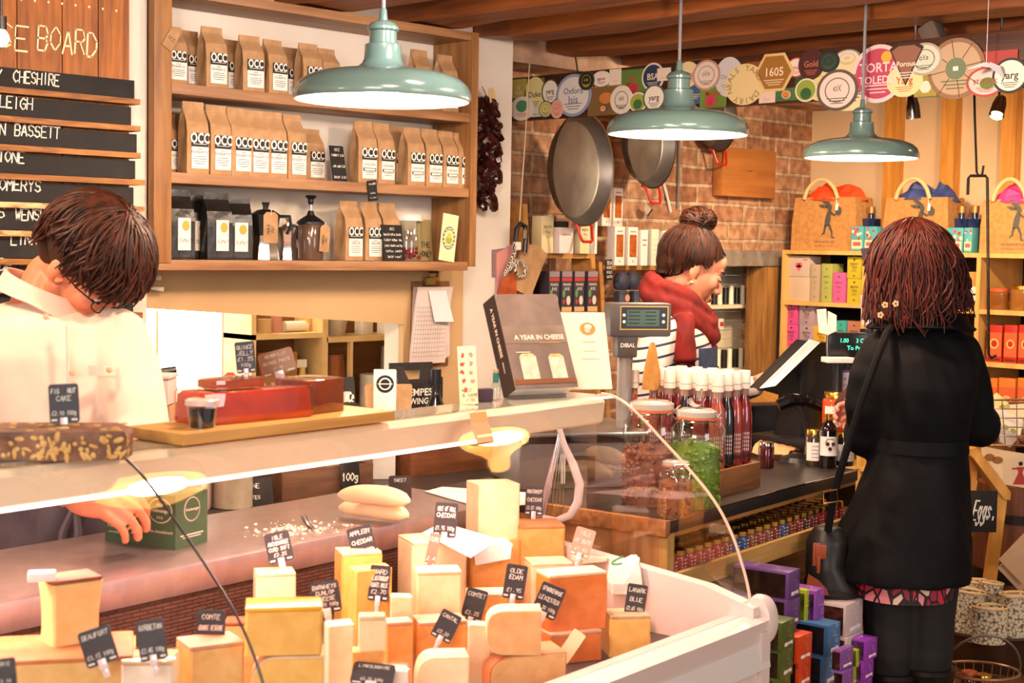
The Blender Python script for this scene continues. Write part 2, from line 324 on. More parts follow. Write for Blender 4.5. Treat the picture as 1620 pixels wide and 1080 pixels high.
# ------------------------------------------------------------------ cheese name board on the left wall
bd = thing('cheese_board', 'rustic plank sign board listing cheeses on black slats, on the wall at far left', 'sign', (1.6, 3.5, 1.15))
o_ = V((1.6, 3.5, 1.15)); MB_ = T(*(-o_))
PLANK = mat('stained_planks', '#a8641f', '#7a430f', 9, .55, bump=.25, stretch=(6, 6, .6)); xs = [1.2, 1.46, 1.62, 1.735, 1.855, 1.955, 2.045]
b = B()
for a, c in zip(xs, xs[1:]): b.bx(a, c - .003, 3.466, 3.498, 1.19 + random.uniform(-.003, .003), 2.165, 0)
for k in range(9): q = onY(12 + k * 21.5, -2 + (k / 8) ** 1.3 * 19, 3.464); b.ell(q, (.0035, .002, .0035), 1, 8, 4)
def fitchalk(b, t, p0, p1, py, Y, h, mi, slope=.085, w=.12, M=T(0, 0, 0)):
    a, c = onY(p0, py, Y), onY(p1, py + slope * (p1 - p0), Y); ln = c.x - a.x
    b.chalk(t, h, mi, M @ front((a.x + c.x) / 2, Y, a.z), w, .06, ln / (len(t) * 1.28 * h))
for t, p0, p1 in (('SE', -6, 46), ('BOARD', 57, 154)): fitchalk(b, t, p0, p1, 55 if t == 'SE' else 59, 3.4645, .060, 1, .1, .07)
for v in b.v: v -= o_
b.build('panel', [PLANK, mat('painted_letters', '#f0dcae')], bd)
LED = mat('ledge_wood', '#a06a2a', '#6b3c14', 12, .6, stretch=(.8, 5, 5)); LED2 = mat('worn_ledge', '#d8bb86', '#8a5a2a', 22, .7, stretch=(1, 4, 4))
z0 = onY(190, 126, 3.45).z
rows = [[('Y', -8, 3), ('CHESHIRE', 20, 94)], [('LEIGH', -2, 52)], [('N', -2, 9), ('BASSETT', 22, 95)], [('TONE', -4, 39)], [('OMERYS', -2, 65)], [('S', -5, 8), ('WENSLEYDALE', 23, 130)], [('LINN', 16, 60)], [('DE', -2, 21), ('TEEKA', 42, 92)], []]
ys = [120, 162, 205, 248, 293, 338, 378, 420]
for i, rw in enumerate(rows):
    zt = z0 - i * .0688; b = B(); b.bx(1.25 + random.uniform(-.02, .02), 2.04 + random.uniform(-.01, .012), 3.438, 3.464, zt - .047, zt, 0)
    for t, p0, p1 in rw: fitchalk(b, t, p0, p1, ys[i] + (p0 - 20) * .085, 3.4372, .028, 1, .085, .12)
    for v in b.v: v -= o_
    b.build('slat', [SLATE, CHALK], bd)
    b = B().bx(1.22, 2.05 + random.uniform(-.006, .01), 3.415, 3.464, zt - .063, zt - .049, 0)
    for v in b.v: v -= o_
    b.build('ledge', [LED2 if i in (4, 5, 7) else LED], bd)
# ------------------------------------------------------------------ coffee shelf unit
su = thing('shelf_unit', 'oak wall shelf unit with four boards full of coffee bags', 'shelf', (2.7, 3.65, 1.44)); so = V((2.7, 3.65, 1.44))
def part(par, off, name, mats, b, **k):
    for v in b.v: v -= off
    return b.build(name, mats, par, **k)
part(su, so, 'side_post', OAKZ, B().box((2.14, 3.475, 1.93), (.055, .03, .98), 0, None, .004))
part(su, so, 'side_panel', OAKZ, B().bx(2.125, 2.16, 3.491, 3.645, 1.44, 2.42))
part(su, so, 'side_panel', OAKZ, B().bx(3.262, 3.29, 3.462, 3.645, 1.434, 2.175))
for zz in (1.92, 1.683): part(su, so, 'shelf_board', OAK, B().box((2.714, 3.556, zz - .0145), (1.096, .176, .029), 0, None, .002))
part(su, so, 'bottom_board', OAK, B().box((2.69, 3.556, 1.449 - .014), (1.14, .18, .028), 0, None, .002))
part(su, so, 'top_board', OAK, B().box((2.714, 3.556, 2.162), (1.096, .18, .026), 0, None, .002))
# ------------------------------------------------------------------ bags of coffee
def coffee_bag(name, label, kind, loc, rz=0, w=.066, d=.05, h=.19, group=None):
    t = thing(name, label, 'coffee bag', loc, rz, group); rn = random.Random(label); b = B(); R = []
    for f, ww, dd, oy in ((0, 1, 1, 0), (.03, 1.03, 1.03, 0), (.55, 1.02, 1, 0), (.72, 1.0, .8, .02), (.84, .98, .34, .1), (.9, .98, .14, .12), (1, .97, .10, .1)):
        x = w / 2 * ww; y = d / 2 * dd; c = oy * d; z = f * h; q = .72
        R.append([(-x + rn.uniform(-.001, .001), c - y, z), (0, c - y * (1.06 if .1 < f < .7 else 1), z), (x, c - y, z), (x - .006 * (f > .1), c, z), (x, c + y, z), (0, c + y, z), (-x, c + y, z), (-x + .006 * (f > .1), c, z)])
    b.loft(R, 0, None, False); b.build('pouch', KRAFT if kind != 'foil' else mat('black_foil', '#141312', '#24201d', 20, .3, bump=.35), t)
    b = B(); y = -d / 2 * 1.075 - .0012; lw = w * .39
    if kind == 'foil':
        b.box((.006, y, h * .36), (w * .5, .001, h * .46), 0); b.disc((0, 0, 0), .011, 1, 14, front(.01, y - .001, h * .48), 1.3)
        b.chalk('Sumatra'[:5], .009, 2, front(.006, y - .001, h * .27), .1, .3)
        b.build('label', [WHITE, mat('gold_print', '#a99b3c'), BLACK], t); return t
    z0, z1, zm = h * .07, h * .56, h * .37
    b.box((.004, y, (z0 + zm) / 2), (lw * 2, .001, zm - z0), 0); b.box((.004, y, (zm + z1) / 2), (lw * 2, .001, z1 - zm), 1)
    b.text('OCC', (z1 - zm) * 1.02, 0, front(.004, y - .001, zm + (z1 - zm) * .60), .03, sx=.70); b.rect(-lw * .8, lw * .8, -.0006, .0006, 0, 0, front(.004, y - .001, zm + (z1 - zm) * .2))
    nm = {'f': 'FOUNDRY N°', 'g': 'LOVE JOHN', 'd': 'DECAF'}[kind]
    b.text(nm, h * .055 if kind != 'd' else h * .075, 1, front(.004, y - .001, zm - h * .075), .01, sx=.8)
    for k, ww in enumerate((.3, .7, .8, .75, .6)): 
        if kind == 'g' and k < 3:
            continue
        b.rect(-lw * ww, lw * ww, -.0007, .0007, 0, 1, front(.004, y - .001, zm - h * (.03 if k == 0 else .10 + k * .033)))
    if kind == 'g': b.rect(-lw * .9, lw * .9, -.005, .005, 0, 1, front(.004, y - .001, zm - h * .155)); b.rect(-lw * .75, lw * .75, -.003, .003, 0, 0, front(.004, y - .002, zm - h * .155))
    b.build('label', [WHITE, BLACK], t)
    return t
def bagrow(spec, zs, shelf, kind0):
    n = len(spec)
    for i, (px, back, h, kind, rz) in enumerate(spec):
        Y = 3.612 if back == 2 else 3.585 if back else 3.518; X = onY(px, 250, Y).x
        where = 'half hidden, ' if back else ''
        if kind == 'foil': lb = f'shiny black coffee bag with white label, {nth(i, n)} on the bottom shelf'
        else: lb = f'brown coffee bag with black white label, {where}{nth(i, n)}, {shelf} shelf'
        coffee_bag('coffee_bag', lb, kind, (X, Y, zs), rz, h=h, w=.074 if kind == 'foil' else .066, group=f'coffee bags on the {shelf} shelf')
bagrow([(271, 0, .155, 'f', 0), (298, 1, .16, 'f', 3), (335, 0, .168, 'f', -2), (362, 1, .15, 'f', 0), (394, 0, .158, 'f', -6), (431, 0, .155, 'f', 2), (456, 1, .15, 'f', 0), (487, 0, .158, 'f', -3), (516, 0, .15, 'f', 4), (662, 0, .185, 'g', 0), (703, 0, .18, 'g', 3)], 1.921, 'top', 'f')
bagrow([(273, 1, .165, 'f', 0), (306, 0, .196, 'f', -3), (342, 0, .192, 'f', 0), (374, 0, .19, 'f', 2), (402, 0, .188, 'f', 0), (431, 0, .188, 'f', -2), (462, 0, .186, 'f', 2), (492, 1, .155, 'f', 0), (575, 0, .186, 'g', -6), (603, 0, .184, 'g', 2), (627, 1, .186, 'g', 0), (651, 0, .18, 'g', -3), (679, 0, .18, 'g', 0), (705, 0, .178, 'g', 3), (730, 0, .176, 'g', 0)], 1.684, 'middle', 'f')
bagrow([(282, 0, .19, 'foil', -8), (311, 1, .18, 'foil', -15), (343, 0, .185, 'foil', -10), (376, 0, .175, 'foil', -22)], 1.45, 'bottom', 'foil')
for i, (px, Y, rz) in enumerate([(552, 3.53, 0), (583, 3.53, 2), (612, 3.56, 0)]):
    coffee_bag('coffee_bag', f'brown bag of decaf coffee, {["leftmost", "middle", "rightmost"][i]} of three beside the small chalk sign', 'd', (onY(px, 380, Y).x, Y, 1.45), rz, h=.178, group='decaf bags on the bottom shelf')
# small chalk signs on the shelves
def chalk_sign(label, c, w, h, lines, lean=6, rz=0, spin=0, hh=.2, name='chalk_sign', m=None, group=None, col=CHALK):
    """c = bottom centre"""
    b = B(); F = T(0, 0, 0) @ rot(90 - lean, 0, 0) @ rot(0, 0, spin)
    b.box((0, h / 2, -.002), (w, h, .004), 0, F, .0015)
    for i, l in enumerate(lines):
        if not l: continue
        hc = h * hh * (.62 if i else .8); cx = min(.62, w * .86 / (len(l) * 1.28 * hc)); b.chalk(l, hc, 1, F @ T(0, h * (1 - (i + .75) / (len(lines) + .5)), .0006), .15, .08, cx)
    o = b.build(name, [m or SLATE, col], None, c, rz); return tag(o, label, 'sign', group)
q = onY(539, 281, 3.49); chalk_sign('narrow black chalk price sign leaning on the middle coffee shelf', (q.x, 3.49, 1.684), .052, .108, ['OCC', 'Foundry 3.50', '', 'Love John 3.50', '', 'Decaf 3.50'], 12, hh=.10)
q = onY(625, 405, 3.482); chalk_sign('square black chalk sign in front of the glass jar on the bottom coffee shelf', (q.x, 3.482, 1.45), .082, .112, ['OCC', 'Roasted coffee blends', 'Foundry Number One', 'Lovely smooth roasting', 'Coffee Johnny', 'Decaf roast'], 10, hh=.09)
q = onY(591, 318, 3.463); chalk_sign('tiny black chalk tag clipped to the edge of the middle coffee shelf', (q.x, 3.463, q.z), .036, .062, ['Ground', '-', 'Coffee', 'to order'], 0, 0, 7, .11)
q = onY(272, 72, 3.455); b = B().prism([(-.016, -.03), (.016, -.03), (.016, .022), (.008, .03), (-.008, .03), (-.016, .022)], .0015, 0, rot(90) @ rot(0, 0, -32)); b.chalk('OCC', .01, 1, rot(90) @ rot(0, 0, -32) @ T(0, 0, .002), .12)
tag(b.build('paper_tag', [KRAFT, BLACK], None, (q.x, 3.458, q.z + .018)), 'small kraft paper tag pinned to the top of the oak post', 'tag')
# ------------------------------------------------------------------ coffee makers and jars on the bottom shelf
def moka(label, px, h, r, Y, big):
    t = thing('moka_pot', label, 'coffee pot', (onY(px, 400, Y).x, Y, 1.45), -20)
    B().lathe([(r, 0), (r * .98, h * .08), (r * .78, h * .40), (r * .8, h * .42)], 8, 0, None).build('water_base', [CHROME], t)
    B().lathe([(r * .8, h * .42), (r * .80, h * .44), (r * 1.05, h * .78), (r * 1.02, h * .79)], 8, 0).build('jug', [DARKPL if big else CHROME], t)
    b = B().lathe([(r * 1.03, h * .79), (r * .6, h * .86), (r * .2, h * .88), (r * .2, h * .92), (r * .3, h), (0, h)], 8, 0); b.build('lid', [DARKPL if big else CHROME], t)
    B().tube([(r * .9, 0, h * .76), (r * 1.7, 0, h * .76), (r * 1.8, 0, h * .6), (r * 1.5, 0, h * .45)], r * .12, 6).build('handle', [DARKPL], t)
    return t
def ptag(par, c, w, h, txt, spin=0):
    F = front(*c, 0, spin); b = B().prism([(-w / 2, -h / 2), (w / 2, -h / 2), (w / 2, h * .4), (w * .3, h / 2), (-w * .3, h / 2), (-w / 2, h * .4)], .001, 0, F)
    for i, l in enumerate(txt): b.chalk(l, w * .2, 1, F @ T((i - (len(txt) - 1) / 2) * w * .3, -h * .05, .002) @ rot(0, 0, 90), .14)
    b.tube([F @ V((0, h * .42, .002)), F @ V((.004, h * .6, -.006))], .0012, 4, 2)
    b.build('price_tag', [KRAFT, BLACK, WHITE], par)
m_ = moka('large dark moka pot with a kraft price tag on the bottom coffee shelf', 420, .165, .042, 3.54, True); ptag(m_, (0, -.052, .092), .042, .088, ['MOKA', 'POT'])
moka('small shiny silver moka pot behind the tagged coffee makers', 456, .122, .034, 3.575, False)
q = onY(491, 400, 3.53); t = thing('cafetiere', 'smoked glass coffee press with black plunger and kraft tag', 'coffee press', (q.x, 3.53, 1.45))
B().lathe([(.036, 0), (.038, .004), (.038, .105), (.036, .108)], 20).build('beaker', mat('smoky_glass', '#5b4436', rough=.15, coat=.5), t)
B().lathe([(.041, .105), (.041, .112), (.028, .122), (.012, .132), (.008, .145), (0, .146)], 20).build('lid', DARKPL, t)
b = B().cyl((0, 0, .146), .003, .02, 0, 8); b.lathe([(.007, .163), (.009, .17), (.009, .178), (.018, .186), (.014, .19), (0, .191)], 14, 1); b.build('plunger', [CHROME, DARKPL], t)
ptag(t, (.018, -.044, .064), .036, .078, ['PRESS', 'POT'], -4)
q = onY(400, 400, 3.6); tag(B().box((0, 0, .065), (.04, .03, .13), 0, None, .003).build('tea_carton', mat('olive_card', '#9c8a5c'), None, (q.x, 3.61, 1.45)), 'slim olive carton tucked behind the large moka pot', 'box')
q = onY(645, 400, 3.552); t = thing('sweet_jar', 'wide glass jar with white lid and red sweets behind the chalk sign', 'jar', (q.x, 3.556, 1.45))
B().lathe([(.046, 0), (.048, .01), (.048, .115), (.042, .125)], 24, caps=False).build('glass', JARG, t)
B().lathe([(.05, .125), (.05, .142), (.046, .146), (0, .146)], 24).build('lid', mat('white_lid', '#d5d2cc', rough=.4), t)
b = B(); rn = random.Random(3)
for k in range(40): a = rn.uniform(0, 6.3); rr = rn.uniform(0, .038); b.ell((rr * math.cos(a), rr * math.sin(a), .008 + .03 * rn.random()), (.008, .006, .006), 0, 6, 4)
b.build('sweets', mat('red_sweets', '#8c1f22', rough=.3), t)
q = onY(684, 400, 3.5); chalk_sign('olive green printed card standing beside the glass jar', (q.x, 3.53, 1.45), .06, .132, ['', '', 'THE', 'HONEY'], 5, m=mat('olive_card', '#9c8a5c'), name='info_card', col=BLACK)
q = onY(706, 408, 3.462); F = rot(90) @ rot(0, 0, -7); b = B().box((0, .073, 0), (.066, .148, .0016), 0, F); b.disc((0, .072, .0012), .027, 1, 24, F, 1.35); b.disc((0, .072, .0016), .019, 0, 24, F, 1.35); b.disc((0, .066, .002), .014, 2, 14, F); b.disc((0, .08, .0024), .009, 3, 10, F)
for k in range(14): a = k * 2 * PI / 14; b.rect(-.0022, .0022, -.004, .004, .002, 0, F @ T(.0225 * math.cos(a), .072 + .0305 * math.sin(a), 0) @ rot(0, 0, math.degrees(a)))
tag(b.build('bee_card', [mat('cream_card', '#e9d9a6'), mat('slate_ink', '#4a5658'), mat('leaf_ink', '#8fa23a'), mat('sun_ink', '#e3b63c')], None, (q.x, 3.462, 1.452)), 'cream card with an oval sun emblem leaning at the shelf end', 'card')
q = onY(722, 400, 3.57); t = thing('swing_top_bottle', 'swing top bottle of red sweets with a pink label at the shelf end', 'bottle', (q.x, 3.578, 1.45))
B().lathe([(.033, 0), (.034, .006), (.034, .09), (.028, .112), (.016, .125), (.016, .15)], 20, caps=False).build('glass', JARG, t); B().lathe([(.031, .002), (.031, .055), (0, .058)], 18).build('sweets', mat('red_sweets', '#8c1f22', rough=.3), t)
B().lathe([(.0345, .05), (.0345, .09)], 20, caps=False).build('label', mat('pink_label', '#d59a94'), t)
b = B().lathe([(.017, .15), (.017, .158), (.01, .168), (0, .168)], 14, 0); b.tube([(.019, 0, .12), (.022, 0, .15), (0, 0, .175), (-.022, 0, .15), (-.019, 0, .12)], .0016, 6, 1); b.build('stopper', [WHITE, CHROME], t)
# ------------------------------------------------------------------ string of dried chillies at the wall end
q0 = onY(772, 160, 3.585); t = thing('chilli_string', 'long string of dried dark chillies hanging beside the oak shelf', 'dried chillies', (q0.x, 3.585, q0.z)); b = B(); rn = random.Random(5)
for k in range(190):
    f = rn.random() ** .9; z = -f * .345; rr = (.034 + .022 * math.sin(f * PI * .9 + .3)) * rn.uniform(.2, 1); a = rn.uniform(0, 2 * PI)
    M = T(rr * math.cos(a), rr * math.sin(a) * .7 - .002, z) @ rot(rn.uniform(-60, 60), rn.uniform(-60, 60), rn.uniform(0, 360)); s_ = rn.uniform(1.1, 1.7)
    b.lathe([(0, -.017 * s_), (.008 * s_, -.013 * s_), (.011 * s_, -.002), (.0085 * s_, .009 * s_), (.001, .017 * s_)], 6, k % 3 == 0, M, 1, .7, False)
b.build('chilli_pods', [mat('dried_chilli', '#1d0b08', '#3a120c', 60, .28, bump=.4), mat('dried_chilli_red', '#38100b', '#170706', 50, .25)], t); t.children[0]['kind'] = 'stuff'
B().tube([(0, .03, .05), (.002, .01, .02), (0, 0, -.3)], .002, 5).build('string', KRAFT, t)
b = B().prism([(-.014, -.024), (.014, -.024), (.014, .016), (.006, .024), (-.006, .024), (-.014, .016)], .001, 0, front(-.012, -.03, .018, 0, 14)); b.build('paper_tag', [mat('buff_tag', '#c9a878')], t)
q0 = onY(752, 322, 3.62); b = B()
for k in range(16): b.ell((rn.uniform(-.008, .02), rn.uniform(-.01, .008), rn.uniform(-.02, .02)), (.008, .008, .011), 0, 7, 5)
tag(b.build('chilli_bunch', [MATS['dried_chilli']], None, (3.315, 3.625, q0.z)), 'small dark bunch of chillies low beside the shelf end', 'dried chillies')
# ------------------------------------------------------------------ pendant lamps
GREEN = mat('sage_enamel', '#56706c', rough=.22, coat=.6); ENAM = mat('white_enamel', '#f6efe2', rough=.4); BULB = mat('lamp_bulb', '#ffffff', emit='#ffdca8', es=22)
def pendant(label, c, r, e):
    k = r / .2; t = thing('pendant_lamp', label, 'lamp', c, 0, 'green enamel pendant lamps')
    P = [(.2, 0), (.2025, .006), (.2015, .018), (.194, .035), (.178, .049), (.15, .060), (.112, .067), (.078, .071), (.058, .076), (.048, .084), (.043, .094), (.0415, .122)]
    b = B().lathe([(a * k, z * k) for a, z in P], 56, 0, None, 1, 1, False); b.lathe([(a * k - .003, z * k - (.0 if z == 0 else .003)) for a, z in P][::-1], 56, 1, None, 1, 1, False); b.lathe([(.1965 * k, 0), (.2015 * k, 0)], 56, 0, None, 1, 1, False)
    b.build('shade', [GREEN, ENAM], t, ang=50)
    B().lathe([(a * k, z * k) for a, z in [(.0415, .120), (.0415, .126), (.032, .130), (.031, .156), (.036, .160), (.036, .166), (.028, .175), (.01, .182), (.008, .205), (.005, .21)]], 28).build('neck', [GREEN], t)
    B().ell((0, 0, .045 * k), (.03 * k, .03 * k, .036 * k), 0, 16, 10).build('bulb', [BULB], t)
    B().tube([(0, 0, .2 * k), (0, 0, 2.42 - c[2])], .0048, 8).build('cord', [mat('grey_flex', '#75777a', rough=.5)], t)
    light('lamp_light', 'POINT', (c[0], c[1], c[2] + .012), e, (1, .72, .51), shadow_soft_size=.05)
for lb, px, py, d, r, e in (('green enamel pendant lamp hanging in front of the coffee shelves, the largest in view', 605, 160, 3.38, .2, 28), ('green enamel pendant lamp hanging in front of the paella pans', 1072, 213.5, 4.23, .2, 17), ('green enamel pendant lamp hanging above the customer in the black coat', 1362, 250.5, 4.3, .163, 14)):
    q = atd(px, py, d); pendant(lb, q, r, e)
pendant('green enamel pendant lamp over the near end of the cheese counter', V((1.02, 2.6, 1.83)), .2, 16)
for lb, c in (('ceiling lamp with a cream lined shade above the cheese case end', (2.84, 1.97, 2.10)), ('ceiling lamp with a cream lined shade above the near part of the cheese case', (1.72, 1.85, 2.10))):
    t = thing('ceiling_lamp', lb, 'lamp', c, 0, 'ceiling lamps over the case'); b = B().lathe([(.148, 0), (.15, .004), (.142, .03), (.105, .05), (.06, .06), (.03, .07)], 40, 0, None, 1, 1, False); b.lathe([(.03, .067), (.06, .057), (.105, .047), (.139, .027), (.148, 0)], 40, 1, None, 1, 1, False); b.build('shade', [GREEN, mat('warm_shade_lining', '#f0c878', emit='#ffb84a', es=.75)], t)
    B().ell((0, 0, .02), (.046, .046, .03), 0, 16, 8).build('bulb', [BULB], t); B().cyl((0, 0, .065), .02, .25, 0, 12).build('stem', GREEN, t)
    light('lamp_light', 'POINT', (c[0], c[1], c[2] - .02), 58, (1, .73, .58), shadow_soft_size=.06)
q = onY(2, 60, 3.2); t = thing('bare_bulb', 'small bare light bulb hanging before the cheese name board', 'lamp', q); B().ell((0, 0, 0), (.017, .017, .02), 0, 14, 8).build('bulb', [mat('small_bulb', '#ffffff', emit='#ffe0b0', es=14)], t); b = B().cyl((0, 0, .018), .012, .03, 0, 12); b.tube([(0, 0, .04), (0, 0, 2.42 - q.z)], .003, 6); b.build('cord', [DARKPL], t)
# ================================================================== back counter and what stands on it
STEELW = mat('counter_steel', '#b8a4a3', '#ab9796', 30, .32, metal=.8); FWD = V((S2, S2, 0)); RGT = V((S2, -S2, 0))
t = thing('back_counter', 'long dark topped wooden counter under the serving hatch', 'counter', (1.5, 3.2, 0)); o2 = V((1.5, 3.2, 0))
part(t, o2, 'worktop', mat('black_worktop', '#2c2724', '#211d1b', 8, .45), B().box((1.75, 3.15, .845), (2.7, .66, .03), 0, None, .003))
part(t, o2, 'cupboard', wood('counter_front', '#9a6434', '#6f4420', 0), B().bx(.42, 3.08, 2.86, 3.46, 0, .83))
part(t, o2, 'back_shelf', OAK, B().bx(.42, 3.08, 3.42, 3.49, .86, .90))
def carton(name, label, cat, c, w, d, h, m, rz=0, top=None, group=None, bev=.002, deco=None, mats=()):
    """c = base centre"""
    b = B().box((0, 0, h / 2), (w, d, h), 0, None, bev)
    if deco: deco(b, w, d, h)
    return tag(b.build(name, [m, *mats], None, c, rz), label, cat, group)
# beer carrier, bottle, paper bag, coffee bag and chalk sign
t = thing('bottle_carrier', 'black cardboard beer carrier with white lettering and a carry handle', 'carrier', (onY(649, 640, 3.29).x, 3.29, .86), -12)
BLKC = mat('black_card', '#231f1e', '#1b1817', 20, .6)
b = B(); b.bx(-.075, .075, -.06, -.057, 0, .235); b.bx(-.075, .075, .057, .06, 0, .235); b.bx(-.075, -.072, -.06, .06, 0, .255); b.bx(.072, .075, -.06, .06, 0, .255); b.bx(-.075, .075, -.06, .06, 0, .004)
F = front(0, -.061, .198); b.text('TEMPEST', .029, 1, F @ T(0, .014, 0), .02); b.text('BREWING CO.', .025, 1, F @ T(0, -.012, 0), .02, sx=.9); b.disc((0, -.046, 0), .018, 2, 20, F); b.disc((0, -.046, .0006), .009, 0, 12, F)
b.build('box', [BLKC, WHITE, mat('red_print', '#c22a22')], t); b = B(); b.bx(-.072, -.03, -.003, .003, .05, .295); b.bx(.03, .072, -.003, .003, .05, .295); b.bx(-.03, .03, -.003, .003, .272, .295); b.bx(-.03, .03, -.003, .003, .05, .245)
b.add([(-.072, -.056, .236), (-.03, -.056, .236), (-.03, -.003, .285), (-.07, -.003, .285)], [(0, 1, 2, 3)]); b.build('handle', [BLKC], t)
def wine(label, c, h, glass, cap, lab=None, name='bottle', lw=(.12, .4), r=None, group=None, capn='cap', caph=.16):
    r = r or h * .125; t = thing(name, label, 'bottle', c, 0, group)
    B().lathe([(r * .9, 0), (r, h * .02), (r, h * .52), (r * .8, h * .62), (r * .42, h * .72), (r * .36, h * .78), (r * .36, h * .97), (0, h * .972)], 20).build('glass', glass, t)
    B().lathe([(r * .43, h * (1 - caph)), (r * .43, h), (0, h)], 16).build(capn, cap, t)
    if lab: B().lathe([(r * 1.02, h * lw[0]), (r * 1.02, h * lw[1])], 20, caps=False).build('label', lab, t)
    return t
BGL = mat('black_bottle', '#0e1114', rough=.08, coat=1)
wine('slim black glass bottle standing beside the black beer carrier', (onY(689, 640, 3.16).x, 3.16, .86), .285, BGL, DARKPL)
def paper_bag(label, c, w, d, h, rz=-30, m=None, name='paper_bag', group=None):
    b = B(); R = []
    rn = random.Random(label)
    for f, ww, dd in ((0, 1, 1), (.3, 1.04, 1.05), (.6, 1, .95), (.82, .98, .55), (.97, 1, .2), (1, 1, .16)):
        x, y, z = w / 2 * ww, d / 2 * dd, h * f; j = lambda: rn.uniform(-.003, .003)
        R.append([(-x + j(), -y + j(), z), (j(), -y * 1.08 + j(), z), (x + j(), -y + j(), z), (x * .96, j(), z), (x + j(), y, z), (j(), y, z), (-x, y, z), (-x * .96, j(), z)])
    b.loft(R, 0, None, False); return tag(b.build(name, [m or KRAFT], None, c, rz), label, 'bag', group)
paper_bag('creased brown paper bag standing beside the black beer carrier', (2.70, 3.19, .86), .13, .07, .248, -35)
q = atd(609, 596, 4.05); t = thing('coffee_pack', 'upright white coffee pack with a round black emblem behind the brown paper bag', 'coffee bag', (q.x, q.y, .86), -38)
b = B().box((0, 0, .15), (.062, .03, .30), 0, None, .004); b.disc((0, .262, .0165), .024, 1, 20, rot(90)); b.disc((0, .262, .017), .017, 0, 20, rot(90)); b.disc((0, .262, .0175), .013, 1, 20, rot(90)); b.rect(-.02, .02, .2605, .2635, .018, 0, rot(90)); b.build('pouch', [WHITE, BLACK], t)
q = atd(557, 648, 3.75); chalk_sign('black chalk card with white writing propped behind the wrapped jelly block', (q.x, q.y, .86), .05, q.z - .86 + .082, ['Quince', 'Jelly', '2.50', '100g'], 4, -40, 4, .1)
# plastic tubs, red ham, glass cylinder, wire cutter
TUB = mat('pink_white_tub', '#d9bfb9', rough=.45)
def tub(label, c, w, d, h, rz=-45):
    t = thing('plastic_tub', label, 'tub', c, rz); B().box((0, 0, h * .44), (w, d, h * .88), 0, T(0, 0, 0), .006).build('body', TUB, t)
    b = B(); b.box((0, 0, h * .93), (w * 1.08, d * 1.08, h * .13), 0, None, .005); b.build('lid', TUB, t); return t
tub('large pinkish white plastic tub standing on the back counter behind the cheesemonger', (1.93, 3.02, .86), .11, .13, .215)
tag(B().box((0, 0, .02), (.075, .1, .04), 0, None, .004).build('card_box', mat('tan_box', '#a9825f'), None, (1.87, 3.04, 1.078), -45), 'small tan box lying on the larger plastic tub', 'box')
tub('smaller grey lidded plastic tub at the top of the tub pile', (1.85, 3.03, 1.12), .09, .09, .07)
t = thing('storage_jar', 'tall clear cylinder jar beside the plastic tubs', 'jar', (2.045, 2.99, .86)); B().lathe([(.05, 0), (.05, .25)], 24, caps=False).build('glass', JARG, t); B().lathe([(.052, .25), (.052, .262), (0, .264)], 24).build('lid', mat('olive_lid', '#7a6f58', rough=.5), t)
B().lathe([(.047, .002), (.047, .21), (0, .212)], 20).build('contents', mat('pale_biscuit', '#d9c7b2', '#cbb49c', 30), t)
b = B(); rn = random.Random(8); R = []
for k in range(7):
    f = k / 6; rr = .036 * math.sin(PI * min(.97, .25 + f * .72)) + .004; R.append([(rr * math.cos(a * PI / 5) * rn.uniform(.85, 1.1), rr * .8 * math.sin(a * PI / 5) * rn.uniform(.85, 1.1), f * .062) for a in range(10)])
b.loft(R, 0); tag(b.build('wrapped_ham', mat('red_wrap', '#b5303c', '#8b6a62', 24, .25), None, (2.035, 2.99, 1.125)), 'small red film wrapped ham on top of the clear cylinder jar', 'food')
t = thing('cheese_wire', 'cheese wire with black handle rising behind the cheesemonger', 'cheese wire', (1.92, 3.16, .86)); b = B().tube([(-.02, 0, .312), (.0, 0, .318), (.035, -.01, .322), (.06, -.02, .326)], [.006, .0085, .009, .008], 8); b.build('handle', [DARKPL], t); b = B().tube([(.03, 0, 0), (.0, 0, .315)], .0015, 5); b.tube([(.1, -.03, .0), (.055, -.02, .325)], .001, 5); b.build('wire', CHROME, t)
# crates and boxes behind the steel shelf
CRATE = wood('crate_wood', '#6b4a34', '#46301f', 0, 9, .6)
def crate(label, c, w, d, h, rz=0, m=None, name='wooden_crate', cat='crate', th=.012):
    t = thing(name, label, cat, c, rz); mm = m or CRATE
    for n_, x0, x1, y0, y1 in (('front_board', -w / 2, w / 2, -d / 2, -d / 2 + th), ('back_board', -w / 2, w / 2, d / 2 - th, d / 2), ('side_board', -w / 2, -w / 2 + th, -d / 2 + th, d / 2 - th), ('side_board', w / 2 - th, w / 2, -d / 2 + th, d / 2 - th)):
        B().bx(x0, x1, y0, y1, 0, h, 0, .002).build(n_, mm, t)
    B().bx(-w / 2 + th, w / 2 - th, -d / 2 + th, d / 2 - th, 0, .01).build('base', mm, t); return t
q = onz(480, 796, .86); crate('dark wooden crate of small cartons on the black back counter', (q.x + .12, q.y + .14, .86), .27, .2, .075, -6)
rn = random.Random(2)
for k, (dx, dy, h, c_) in enumerate(((-.09, .0, .11, '#d8cdb9'), (-.045, -.03, .1, '#c9b98c'), (.0, .01, .105, '#e2d8c6'), (.045, -.02, .09, '#b9a27a'), (.085, .02, .1, '#cfc3ae'))):
    carton('small_carton', f'{["white", "pale yellow", "cream", "tan", "grey"][k]} carton standing in the dark wooden crate', 'box', (q.x + .12 + dx, q.y + .14 + dy, .872), .034, .05, h, flat(c_), -8, group='cartons in the dark crate')
q = onz(690, 757, .86); crate('brown wooden crate of twine seen through the case glass', (q.x + .12, q.y + .14, .86), .30, .17, .12, -4, wood('brown_crate', '#7a4a2c', '#4f2d18', 0))
b = B()
